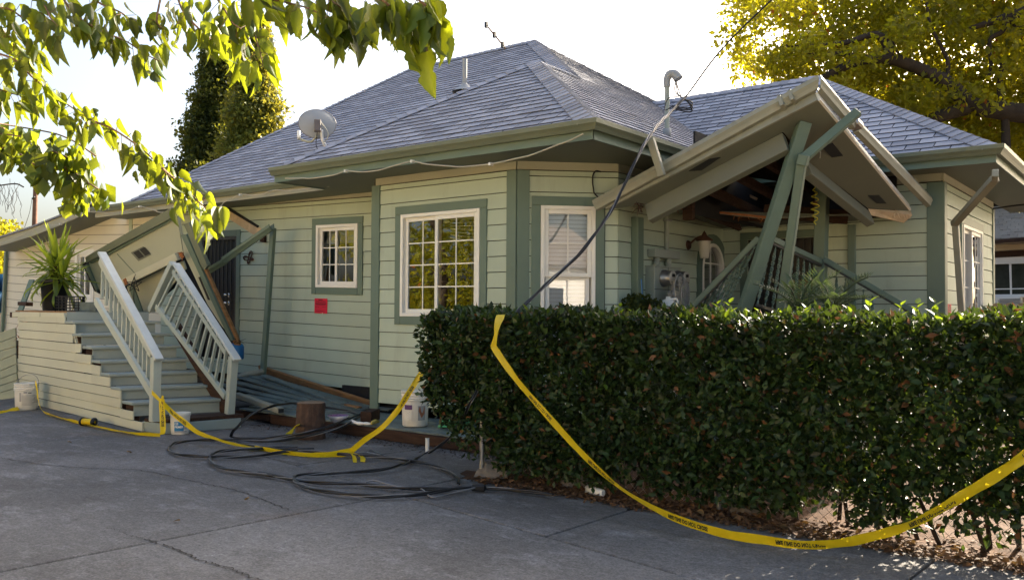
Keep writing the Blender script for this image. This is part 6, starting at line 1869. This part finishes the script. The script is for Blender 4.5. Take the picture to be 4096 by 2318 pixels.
for (T_, dp_, size, pts, cnt) in near:
    P = smooth_path([dep(*T_(x, y), dp_ + .12 * math.sin(i * 1.3 + dp_ * 9)) for i, (x, y) in enumerate(pts)], 6)
    tr_.tube(P, [.0055 - .0035 * i / len(P) for i in range(len(P))], 6)
    cnt = int(cnt * 1.2)
    for k in range(cnt):
        if lim >= 296: break
        t = (k + .6) / cnt * (len(P) - 1); i = min(int(t), len(P) - 2); p = P[i].lerp(P[i + 1], t - i)
        d = (P[i + 1] - P[i]).normalized()
        sd = (d.cross(CF)).normalized() * (1 if k % 2 else -1)
        pe = p + (sd * R_.uniform(.01, .05) + Z * R_.uniform(-.03, .02) + CF * R_.uniform(-.05, .05))
        tr_.tube([p, pe], .0015, 4, False)
        # leaves hang, tips follow the branch a little
        hang = (Z * -1 + d * R_.uniform(.0, .9) + sd * R_.uniform(-.15, .5) + CF * R_.uniform(-.25, .25)).normalized()
        zax = -hang
        face = Vector((R_.gauss(0, 1), R_.gauss(0, 1), R_.gauss(0, .3))) - CF * .5
        yax = (face - zax * face.dot(zax)).normalized(); xax = yax.cross(zax)
        q = Matrix((xax, yax, zax)).transposed().to_quaternion()
        big = T_ is L7 and dp_ < 3.35
        me = mlv[R_.choice((2, 3, 3, 0)) if big else R_.choice((0, 0, 1, 1, 2))]
        inst('leaf', me, mul, pe, q, size * R_.uniform(.66, 1.08)); lim += 1
vv, ff, tt = [], [], []
for (T_, dp_, size, pts, cnt) in near:
    P = smooth_path([dep(*T_(x, y), dp_ + .12 * math.sin(i * 1.3 + dp_ * 9)) for i, (x, y) in enumerate(pts)], 6)
    for k in range(int(cnt * 1.25)):
        t = R_.random() * (len(P) - 1.01); i = int(t); p = P[i].lerp(P[i + 1], t - i)
        d = (P[i + 1] - P[i]).normalized(); sd = (d.cross(CF)).normalized() * R_.choice((-1, 1))
        pe = p + sd * R_.uniform(.0, .05) + Z * R_.uniform(-.05, .03) + CF * R_.uniform(-.09, .12)
        zax = -(Z * -1 + d * R_.uniform(.0, 1.0) + sd * R_.uniform(-.2, .6) + CF * R_.uniform(-.35, .35)).normalized()
        face = Vector((R_.gauss(0, 1), R_.gauss(0, 1), R_.gauss(0, .3))) - CF * .3
        yax = (face - zax * face.dot(zax)).normalized(); xax = yax.cross(zax)
        s_ = size * R_.uniform(.45, .85); me = mlv[R_.choice((0, 1, 1, 2, 2, 3))]; b0 = len(vv); tv = R_.random()
        for vt in me.vertices:
            q = pe + (xax * vt.co.x + yax * vt.co.y + zax * vt.co.z) * s_ - ORG[mul]; vv.append(q[:]); tt.append(tv)
        ff += [tuple(b0 + i_ for i_ in pl.vertices) for pl in me.polygons]
me = bpy.data.meshes.new('leaves'); me.from_pydata(vv, [], ff); me.polygons.foreach_set('use_smooth', [True] * len(ff))
at = me.attributes.new('tint', 'FLOAT', 'POINT'); at.data.foreach_set('value', tt); me.materials.append(MAT['mulberry_far'])
ob = bpy.data.objects.new('leaves', me); COL.objects.link(ob); ob.parent = mul; ob['kind'] = 'stuff'; ORG[ob] = ORG[mul]
tr_.build('twigs', MAT['twig'], mul, kind='stuff')
shade = [dep(*L7(x, y), 3.3) + SDIR * d_ for x, y in ((100, -20), (300, 20), (500, 90), (640, 150), (800, 120), (950, 60), (1050, 120), (1180, 190), (1320, 260), (1420, 330), (1200, 40), (1350, 100)) for d_ in (2.3, 2.7, 3.1)]
shade += [dep(*L6(x, y), 3.7) + SDIR * d_ for x, y in ((60, 60), (300, 120), (560, 150), (760, 250)) for d_ in (2.6, 3.0)]
shade = [p for p in shade if proj(p)[1] < -190]
clumps_cloud('shade_clumps', 'mulberry_far', shade, .24, 26, .13, mul, 91)  # unseen leaf clumps added toward the sun to shade the twigs below
# thinner, farther branches at the left
far = [[(-60, 790), (120, 820), (340, 860), (450, 900), (520, 940), (620, 1010)], [(60, 880), (230, 970), (430, 1070), (520, 1150), (600, 1200), (740, 1290)], [(-60, 940), (100, 980), (200, 1050), (300, 1110)], [(-60, 860), (120, 880), (250, 920), (330, 1000)], [(300, 960), (420, 1010), (520, 1060), (600, 1140)], [(420, 1080), (480, 1200), (520, 1300)], [(-60, 800), (60, 850), (150, 950)]]
tw2 = MB(); cen, dr = [], []
for fi, pts in enumerate(far):
    P = smooth_path([dep(*L6(x, y), 6.4 + .3 * math.sin(i + fi)) for i, (x, y) in enumerate(pts)], 8)
    tw2.tube(P, .006, 5)
    for k in range(62):
        t = R_.random() * (len(P) - 1.01); i = int(t); p = P[i].lerp(P[i + 1], t - i) + V(R_.gauss(0, .05), R_.gauss(0, .05), R_.gauss(-.02, .04))
        cen.append(p); dr.append((R_.gauss(0, .45), R_.gauss(0, .45), -1))
tw2.build('far_twigs', MAT['twig'], mul, kind='stuff')
n = len(cen); rr = np.random.default_rng(4); ln = rr.uniform(.08, .14, n)
leaf_cloud('far_leaves', 'mulberry_far', np.array(cen), ln, ln * .72, rr.random(n), (np.array(dr), rdir(rr, n)), mul)
trk = V(-6.2, .3, 0)
MB().tube(smooth_path([trk, trk + V(.05, .05, 1.2), trk + V(-.05, .1, 2.3), trk + V(.3, .3, 3.4)], 4), [.17, .165, .16, .155, .15, .145, .14, .135, .13, .12, .11, .10, .09], 10).build('trunk', MAT['bark'], mul)
bm_ = MB()
for a, b in ((dep(*L6(-60, 60), 3.9), .03), (dep(*L6(390, -40), 3.75), .02), (dep(*L6(-60, 330), 3.8), .025), (dep(*L6(1140, -40), 3.7), .02), (dep(*L7(880, -60), 3.2), .015), (dep(*L6(-60, 790), 6.4), .03), (dep(*L6(-60, 940), 6.4), .02), (dep(*L7(40, -60), 3.4), .012)):
    s_ = trk + V(.2, .25, 2.9); mid = s_.lerp(a, .5) + Z * .55
    bm_.tube(smooth_path([s_, mid, a], 6), [b * (1 - .7 * i / 12) + .003 for i in range(13)], 7)
bm_.build('limbs', MAT['bark'], mul, kind='stuff')

cl = []
R_ = random.Random(77)
for q in range(130):
    a = R_.uniform(0, 6.28); q_ = math.sqrt(R_.random()) * 4.2
    cl.append((-1.6 + q_ * math.cos(a) * .9, -.6 + q_ * math.sin(a) * .8, R_.uniform(5.2, 7.6)))
clumps_cloud('crown', 'mulberry_far', cl, .75, 40, .17, mul, 90)  # unseen crown added overhead to shade the driveway

# ------------------------------------------------------------------ houses across the street, opposite the front, one added to bounce light
def far_house(label, x0, x1, y0, h, mat):
    t = thing('street_house', label, 'house', ((x0 + x1) / 2, y0 - 3, 0))
    MB().box((x0, y0 - 6, 0), (x1, y0, h)).build('wall', mat, t)
    MB().prism([(x0 - .5, y0 + .5, h), (x0 - .5, y0 - 6.5, h), (x0 - .5, y0 - 3, h + 2.2)], (x1 - x0 + 1, 0, 0)).build('roof', M('street_roof', (.2, .17, .15), .9), t)
    for k in range(3):
        xa = x0 + (x1 - x0) * (k + .5) / 3
        MB().box((xa - .6, y0, 1.0), (xa + .6, y0 + .05, 2.3)).build('window', MAT['black'], t)
        MB().box((xa - .7, y0 + .001, .9), (xa + .7, y0 + .04, 1.0)).build('window_sill', MAT['white'], t)
far_house('unseen warm cream house added across the street to bounce light', -13.5, -3.0, -9.0, 4.6, M('bounce_stucco', (.78, .60, .34), .8, .05))  # added out of view to bounce warm light onto the bay wall
far_house('white house across the street mirrored in the blinds window', 12, 22, -8.0, 3.2, M('street_white', (.8, .79, .76), .7, .03))

# ------------------------------------------------------------------ trees behind the house
def tree(name, label, trunk, cl, rad, per, size, mat, seed, limbs=(), group=None, tr=.22, squash=.75, bias=(0, 0, -.3)):
    b = Vector(trunk[0])
    t = thing(name, label, 'tree', (b.x, b.y, 0), group)
    P = smooth_path(trunk, 5)
    MB().tube(P, [tr * (1 - .75 * i / len(P)) for i in range(len(P))], 9).build('trunk', MAT['bark'], t)
    for pts, r0, r1 in limbs:
        Q_ = smooth_path(pts, 5); MB().tube(Q_, [r0 + (r1 - r0) * i / (len(Q_) - 1) for i in range(len(Q_))], 8).build('limb', MAT['bark'], t)
    clumps_cloud('crown', mat, cl, rad, per, size, t, seed, squash, bias)
    return t
R_ = random.Random(9)
# two conifers at the left
def conifer(name, label, x0, ytop, ybot, halfw, dp_, ncl, seed, lean=0, mat='needle'):
    cl = []
    base = dep(x0, 1236, dp_); topz = dep(x0, ytop, dp_)
    for k in range(ncl):
        f = R_.random() ** .8
        y = ytop + (ybot - ytop) * f
        hw = halfw * (min(1, .04 + f * 1.1)) * (.82 + .22 * math.sin(f * 23 + seed))
        a = R_.uniform(0, 6.28); q = math.sqrt(R_.random())
        p = dep(x0 + lean * (1 - f) + hw * q * math.cos(a), y, dp_) + CF * (hw / F_PX * dp_ * q * math.sin(a))
        cl.append(p)
    tree(name, label, [(base.x, base.y, 0), (base.x, base.y, topz.z * .5), tuple(dep(x0 + lean, ytop + 30, dp_))], cl, .55, 200, .13, mat, seed, tr=.3, squash=.6, bias=(0, 0, -.15))
conifer('conifer', 'tall dark green conifer behind the left end of the roof', 840, 140, 760, 165, 29, 220, 31, 40)
conifer('conifer', 'tall conifer right of the dark one behind the roof, foliage coloured sunlit golden', 1020, 75, 700, 125, 27, 170, 32, -5, 'bush')  # golden sunlight on the right side painted as a lighter leaf colour
# big autumn tree at the right: crown clumps fill the volume behind the right wing
cl = []
while len(cl) < 740:
    x_, y_ = R_.uniform(2925, 4500), R_.uniform(-500, 700)
    if x_ < 3700 and y_ < -110: continue
    if y_ > 330 + (x_ - 2925) * .45: continue
    if x_ < 2960 + 70 * math.sin(y_ * .02) and R_.random() < .6: continue
    hole = math.sin(x_ * .021 + 1.3) * math.sin(y_ * .027 + .4) + .5 * math.sin(x_ * .05 + y_ * .043)
    if hole > .72: continue
    cl.append(dep(x_, y_, R_.uniform(17.75, 23) if R_.random() < .94 else R_.uniform(16.9, 17.5)))
A8 = lambda x, y, t=17.6: dep(2800 + x / 1.985, y / 1.985, t)
lm = [([A8(2800, 900), A8(2573, 900), A8(2400, 880), A8(2200, 850), A8(2100, 790), A8(1950, 650), A8(1750, 550), A8(1500, 470), A8(1250, 490), A8(1000, 610), A8(900, 680)], .27, .07),
      ([A8(1500, 460), A8(1490, 370), A8(1430, 290), A8(1350, 280), A8(1150, 340), A8(860, 370), A8(650, 360)], .13, .03),
      ([A8(1250, 490), A8(1200, 440), A8(1060, 425), A8(900, 430), A8(780, 380)], .08, .02),
      ([A8(2120, 860), A8(1980, 900), A8(1800, 960), A8(1720, 985)], .17, .12),
      ([A8(2800, 20), A8(2573, 90), A8(2450, 130), A8(2300, 180), A8(2100, 240)], .17, .05),
      ([A8(2440, 140), A8(2400, 250), A8(2300, 320), A8(2310, 500), A8(2290, 620)], .07, .03),
      ([A8(2440, 130), A8(2520, 210), A8(2620, 300)], .08, .05),
      ([A8(1800, 20), A8(1830, 200), A8(1920, 380), A8(1970, 500), A8(1960, 640)], .03, .05),
      ([A8(2400, 480), A8(2380, 720), A8(2420, 900), A8(2430, 1180)], .05, .10),
      ([A8(1520, 300), A8(1560, 400), A8(1620, 480)], .02, .04)]
lm = [(p_, a_ * .86, b_ * .9) for p_, a_, b_ in lm]
tb = A8(3250, 900); tb0 = V(tb.x, tb.y, 0)
tree('autumn_tree', 'large golden green tree with dark crooked limbs behind the right wing', [tb0, tb0 + V(.1, .0, 2.5), A8(3150, 980), A8(2800, 900)], cl, .54, 105, .13, 'autumn', 41, lm, tr=.42)
# crowns added to the right and behind keep the yard in shade
for k, (bx, by, hh, ww, sd_) in enumerate(((6.6, 20.5, 12.5, 5.0, 51), (-3.0, 24.5, 12.6, 3.7, 53), (10.5, 17, 10, 4.5, 57))):
    cl = []
    for q in range(120):
        a = R_.uniform(0, 6.28); q_ = math.sqrt(R_.random()); h = R_.random()
        w_ = ww * math.sin(math.pi * (.12 + .8 * h)) ** .6
        cl.append((bx + w_ * q_ * math.cos(a), by + w_ * q_ * math.sin(a), 3.0 + (hh - 3.0) * h))
    tree('shade_tree', ('broad green shade tree added beyond the right edge of the house', 'green shade tree added behind the big golden one', 'leafy shade tree added far right beside the neighbouring house')[k], [(bx, by, 0), (bx + .1, by, 3), (bx, by, hh * .7)], cl, .95, 75, .24, 'bush', sd_, tr=.3)
# trees across the drive, behind the viewer, seen as reflections in the windows
for k, (bx, by, hh, ww, sd_) in enumerate(((-18.5, -5.5, 8.0, 3.6, 61), (-25, -3.5, 9, 4.5, 62), (-24, -11, 9, 4.5, 63))):
    cl = []
    for q in range(80):
        a = R_.uniform(0, 6.28); q_ = math.sqrt(R_.random()); h = R_.random()
        w_ = ww * math.sin(math.pi * (.12 + .8 * h)) ** .6
        cl.append((bx + w_ * q_ * math.cos(a), by + w_ * q_ * math.sin(a), .6 + (hh - .6) * h))
    tree('roadside_tree', ('sunlit tree across the drive mirrored in the big window', 'sunlit tree beyond the left side of the drive', 'sunlit tree behind the viewer across the drive')[k], [(bx, by, 0), (bx + .1, by, 2), (bx, by, hh * .7)], cl, .9, 60, .22, 'autumn', sd_, tr=.25)
# bushes and bare willow at the far left
cl = [dep(R_.uniform(-150, 75), R_.uniform(905, 1180), R_.uniform(26, 30)) for q in range(60)]
b0 = dep(-10, 1236, 28)
tree('left_bush', 'yellowing bushy tree beyond the low roof at the far left', [(b0.x, b0.y, 0), (b0.x, b0.y, 2.0), (b0.x, b0.y, 3.0)], cl, .5, 70, .17, 'autumn', 71, tr=.15)
wl = thing('bare_willow', 'bare drooping twigs of a willow at the far left edge', 'tree', dep(-60, 1236, 24))
tw = MB()
for k in range(26):
    a = dep(-80 + 7 * k * .9, 735 + R_.uniform(-25, 30), 24 + R_.uniform(-.6, .6)); pts = [a]
    for j in range(5): pts.append(pts[-1] + V(R_.gauss(0, .05), R_.gauss(0, .05), -R_.uniform(.08, .2)))
    tw.tube(pts, .006, 3, False)
tw.tube(smooth_path([dep(-120, 760, 24), dep(-20, 745, 24), dep(60, 735, 24), dep(95, 748, 24)], 5), .02, 5)
tw.build('twigs', MAT['bark'], wl, kind='stuff')
MB().tube([dep(-90, 1236, 24), dep(-100, 760, 24)], .2, 8).build('trunk', MAT['bark'], wl)
up0, up1 = dep(128, 1236, 30), dep(142, 750, 30)
pole = thing('utility_pole', 'brown wooden utility pole rising behind the low left roof', 'pole', (up0.x, up0.y, 0))
MB().tube([V(up0.x, up0.y, 0), up1], [.12, .075][::1], 10).build('shaft', M('pole_wood', (.16, .085, .06), .9, .3, 5, stretch=(1, 1, .1)), pole)
MB().tube([dep(139, 787, 29.9), dep(128, 795, 29.9)], .03, 6).build('bolt_arm', MAT['iron'], pole)
tag(MB().tube(smooth_path([dep(128, 795, 29.9), dep(118, 850, 30.5), dep(98, 910, 31)], 5), .009, 4).build('guy_wire', MAT['iron'], None, base=dep(98, 910, 31)), 'thin guy wire slanting from the utility pole', 'wire')

# broken bits strewn along the deck edge and round the stump
n = 900
C = np.stack([-8.9 + 4.0 * r.random(n), 6.44 - np.abs(r.normal(size=n)) * .16, .004 + .01 * r.random(n)], 1)
C2 = np.stack([-10.4 + 3.4 * r.random(n), 6.75 + 1.0 * r.random(n), np.zeros(n)], 1)
C2[:, 2] = [dz_(a, b) + .006 for a, b in C2[:, :2]]
C = np.concatenate([C, C2[:260]]); n = len(C); ln = r.uniform(.008, .04, n)
o = leaf_cloud('debris', M('debris_bits', (.05, .034, .024), .95, .4, 9), C, ln, ln * .5, r.random(n), (rdir(r, n) * np.array([1, 1, .2]), np.tile([[0, 0, 1.]], (n, 1)) + r.normal(size=(n, 3)) * .3), None, base=(-7, 6.4, 0))
tag(o, 'dark crumbs of rotten wood and dirt along the deck edge', 'debris')
def shard(p, d, ln_, w_, mat, parent):
    p, d = Vector(p), Vector(d).normalized(); s_ = d.orthogonal().normalized() * w_; t_ = d.cross(s_) * .5
    MB().add([p - s_, p + s_, p + t_, p + d * ln_ + s_ * .2, p + d * ln_ * .7 + t_ * .6], [(0, 1, 3), (1, 2, 3), (2, 0, 3), (0, 2, 1), (2, 4, 3)]).build('splinter', MAT[mat], parent)
R2_ = random.Random(2)
for k in range(14): shard(w3((2700 + R2_.uniform(-20, 40), 1600 + R2_.uniform(-40, 40)), .0), V(R2_.gauss(.3, .5), R2_.gauss(0, .4), R2_.gauss(-.2, .6)), R2_.uniform(.05, .14), .008, 'oldwood', awn)
for k in range(10): shard(w3((2075 + R2_.uniform(-30, 30), 620 + R2_.uniform(-30, 30)), .1), V(R2_.gauss(0, .6), R2_.gauss(-.3, .4), R2_.gauss(-.4, .5)), R2_.uniform(.04, .1), .007, 'redwood', awn)
for k in range(16): shard(rp((2560 + R2_.uniform(-15, 15), 815 + R2_.uniform(-8, 30)), -.05), V(R2_.gauss(-.3, .5), R2_.gauss(0, .4), R2_.gauss(-.4, .5)), R2_.uniform(.05, .13), .009, 'oldwood', pr)
for k in range(12): shard(rp((3600 + R2_.uniform(-40, 40), 850 + R2_.uniform(-10, 10)), -.06), V(R2_.gauss(.3, .5), R2_.gauss(0, .4), R2_.gauss(-.3, .4)), R2_.uniform(.04, .1), .008, 'plaster', pr)
for k in range(24): shard(ca.lerp(cb, R2_.random()) + V(0, -.01, .0), V(R2_.gauss(0, .4), R2_.gauss(-.5, .3), R2_.gauss(-.3, .4)), R2_.uniform(.03, .09), .006, 'redwood', att)
for k in range(9): shard(WS.P(WL + R2_.uniform(-.05, .25), R2_.uniform(.6, 1.2), -.02), V(R2_.gauss(0, .4), R2_.gauss(-.4, .3), R2_.gauss(-.4, .5)), R2_.uniform(.05, .15), .01, 'redwood', stairs)

# cycad and a small shrub behind the hedge
def frond(L, n=16):
    mb = MB(); sp_ = [V(L * t, 0, L * (.55 * t - .5 * t * t)) for t in [i / n for i in range(n + 1)]]
    mb.tube(sp_, .006, 4)
    for i in range(2, n + 1):
        for s_ in (-1, 1):
            t = i / n; l = .16 * (1 - .6 * t); p = sp_[i]
            mb.add([p + V(0, 0, .0), p + V(.03, s_ * l * .5 + .008, .02), p + V(.07, s_ * l, .03), p + V(.03, s_ * l * .5 - .008, .02)], [(0, 1, 2, 3)])
    me = mb.mesh('frond'); me.materials.append(MAT['cycad']); return me
fr = frond(.55)
for label, px, py, dy, cnt in (('blue green cycad with stiff fronds behind the hedge under the downspout', 1890, 860, 7.0, 20), ('smaller blue green cycad behind the hedge right of the upright post', 2190, 850, 7.2, 14)):
    b_ = onY(*R2(px, py), dy); cy_ = thing('cycad', label, 'plant', (b_.x, b_.y, .0))
    MB().tube([(b_.x, b_.y, 0), (b_.x, b_.y, b_.z - .03)], .07, 8).build('stem', MAT['bark'], cy_)
    for k in range(cnt):
        inst('frond', fr, cy_, V(b_.x, b_.y, b_.z - .05), Quaternion((0, 0, 1), k * 2.399) @ Quaternion((0, 1, 0), -.25 - .75 * (k % 5) / 5), R_.uniform(.55, .85))
b_ = onX(*R2(480, 800), -4.6)
sh = thing('potted_shrub', 'small dark evergreen shrub at the foot of the porch pilaster', 'plant', (b_.x, b_.y, .0))
MB().tube([(b_.x, b_.y, 0), (b_.x, b_.y, b_.z)], .02, 6).build('stem', MAT['bark'], sh)
clumps_cloud('foliage', 'needle', [(b_.x + R_.gauss(0, .07), b_.y + R_.gauss(0, .07), b_.z - .16 + .2 * R_.random()) for q in range(14)], .09, 60, .05, sh, 81)
MB().tube([(b_.x + .02, b_.y, b_.z), (b_.x + .0, b_.y, b_.z + .25)], .006, 5).build('stake', MAT['bluejug'], sh)

# ------------------------------------------------------------------ neighbouring house at the right
YN = 19.0
nb = thing('neighbour_house', 'cream neighbouring house with tan shingle roof glimpsed past the right corner', 'house', onY(4050, 1236, YN) * 1.0)
nb.location.z = 0; ORG[nb] = Vector(nb.location)
NX = lambda x, y: (3880 + x / 3.033, 780 + y / 3.033)
ncream = M('neighbour_cream', (.55, .46, .32), .7, .05); nshing = M('neighbour_shingle', (.30, .26, .22), .9, .1, 4, 60, .3, orand=.1)
def nslab(name, pts, mat, d=.05, Y=YN, parent=nb):
    return MB().prism([onY(*NX(*p), Y) for p in pts], (0, -d, 0)).build(name, mat, parent)
xr = 1600
nw = nslab('wall', [(180, 1500), (xr, 1480), (xr, 480), (180, 590)], ncream, .05, YN + .2)
nslab('eave_board', [(200, 610), (xr, 500), (xr, 610), (200, 685)], ncream, .1)
nslab('brown_frieze', [(200, 690), (xr, 615), (xr, 690), (200, 762)], MAT['oldwood'], .02)
nwin = nslab('window', [(200, 845), (xr, 810), (xr, 1200), (200, 1210)], M('neighbour_pane', (.04, .045, .035), .15, .3, 3), .02)
nslab('window_head', [(200, 770), (xr, 700), (xr, 805), (200, 840)], MAT['white'], .06, parent=nwin)
for pts in ([(478, 835), (505, 834), (512, 1205), (492, 1205)], [(200, 1135), (xr, 1110), (xr, 1125), (200, 1148)], [(200, 1205), (xr, 1190), (xr, 1230), (200, 1240)], [(900, 820), (930, 820), (930, 1200), (900, 1200)]):
    nslab('muntin', pts, MAT['white'], .05, parent=nwin)
ac = nslab('air_conditioner', [(325, 1240), (640, 1228), (640, 1420), (325, 1420)], MAT['white'], .35)
ac.name = 'air_conditioner'
for k in range(9): nslab('grille_slat', [(360, 1258 + k * 17), (612, 1250 + k * 17), (612, 1260 + k * 17), (360, 1268 + k * 17)], MAT['grey'], .02, YN - .35, ac)
e0_, e1_ = onY(*NX(200, 575), YN - .5), onY(*NX(xr, 500), YN - .5)
nrf = V(0, -.55, 1).normalized()
def nr(p, d=0): return onP(*NX(*p), e0_ + nrf * d, nrf)
nroof = MB().prism([nr((150, 585)), nr((xr, 480)), nr((xr, 560)), nr((1400, 520)), nr((400, 160)), nr((150, 165))], nrf * -.05).build('roof', nshing, nb)
for rw in range(12):
    yb = 545 - rw * 33; nxt = yb - 36
    for k in range(-1, 12):
        xa = 200 + k * 95 + (rw % 2) * 48 + 13 * rw % 20; xb_ = xa + 92
        hipx = 420 + (yb - 170) * 2.1
        if xa > hipx: continue
        xb_ = min(xb_, hipx); sl = lambda xx: -.085 * (xx - 200)
        if xb_ - xa < 10: continue
        MB().prism([nr((xa, yb + sl(xa) * .6)), nr((xb_, yb + sl(xb_) * .6)), nr((xb_, nxt + sl(xb_) * .6)), nr((xa, nxt + sl(xa) * .6))], nrf * random.uniform(.02, .035)).build('shingle', nshing, nroof)
nslab('gutter', [(190, 555), (xr, 440), (xr, 480), (190, 598)], MAT['oldwood'], .08, YN - .5)
fn_ = thing('board_fence', 'weathered board fence top showing between hedge and neighbouring house', 'fence', onY(4040, 1236, 13.5) * 1.0)
fn_.location.z = 0; ORG[fn_] = Vector(fn_.location)
fm = wood_mat('fence_wood', (.30, .20, .12), (.44, .32, .2), .85, (3, 3, 1))
for k in range(8):
    xa = 260 + k * 152
    p = [onY(*NX(x, y), 13.5) for x, y in ((xa, 1365), (xa + 20, 1320), (xa + 50, 1308), (xa + 105, 1308), (xa + 130, 1320), (xa + 148, 1365))]
    p = [V(p[0].x, p[0].y, 0)] + p + [V(p[-1].x, p[-1].y, 0)]
    MB().prism(p, (0, .02, 0)).build('picket', fm, fn_)
wn = onY(*NX(290, 160), 12.0)
tag(MB().tube(smooth_path([onY(*NX(280, 165), 14), onY(*NX(350, 155), 14), onY(*NX(480, 135), 14), onY(*NX(700, 110), 14)], 5), .012, 5).build('side_wire', MAT['cable'], None, base=onY(*NX(350, 155), 14)), 'black wire strung from the right house corner', 'wire')
# right end downspout below the eave
rd = thing('corner_downspout', 'pale downspout with a long bend at the right house corner', 'downspout', onX(3854, 1225, -1.98))
c0, c1, c2 = onX(*T6(2240, 40), -1.45), onX(*T6(1775, 560), -1.98), onX(*T6(1870, 1700), -1.98)
MB().bar(onX(*T6(2245, -25), -1.42), c0, .08, .06, (1, 0, 0)).build('outlet', MAT['gutter_worn'], rd, bevel=.008)
MB().bar(c0, c1, .085, .062).build('offset_pipe', MAT['gutter_worn'], rd, bevel=.008)
MB().bar(onX(*T6(1790, 575), -1.99), c2, .085, .065, (1, 0, 0)).build('pipe', MAT['gutter_worn'], rd, bevel=.008)
# tarp and clutter at the far left
tpv = onY(8, 1150, 9.5)
tag(MB().sheet([[onY(x, y, 9.2 + .25 * math.sin(x * .2 + y * .05)) for x in (-60, -30, -10, 5, 18)] for y in (1095, 1120, 1150, 1180, 1250)]).build('tarp', M('blue_tarp', (.08, .30, .60), .4, .15, 6), None, base=tpv), 'blue tarp hanging past the far left house corner', 'tarp')
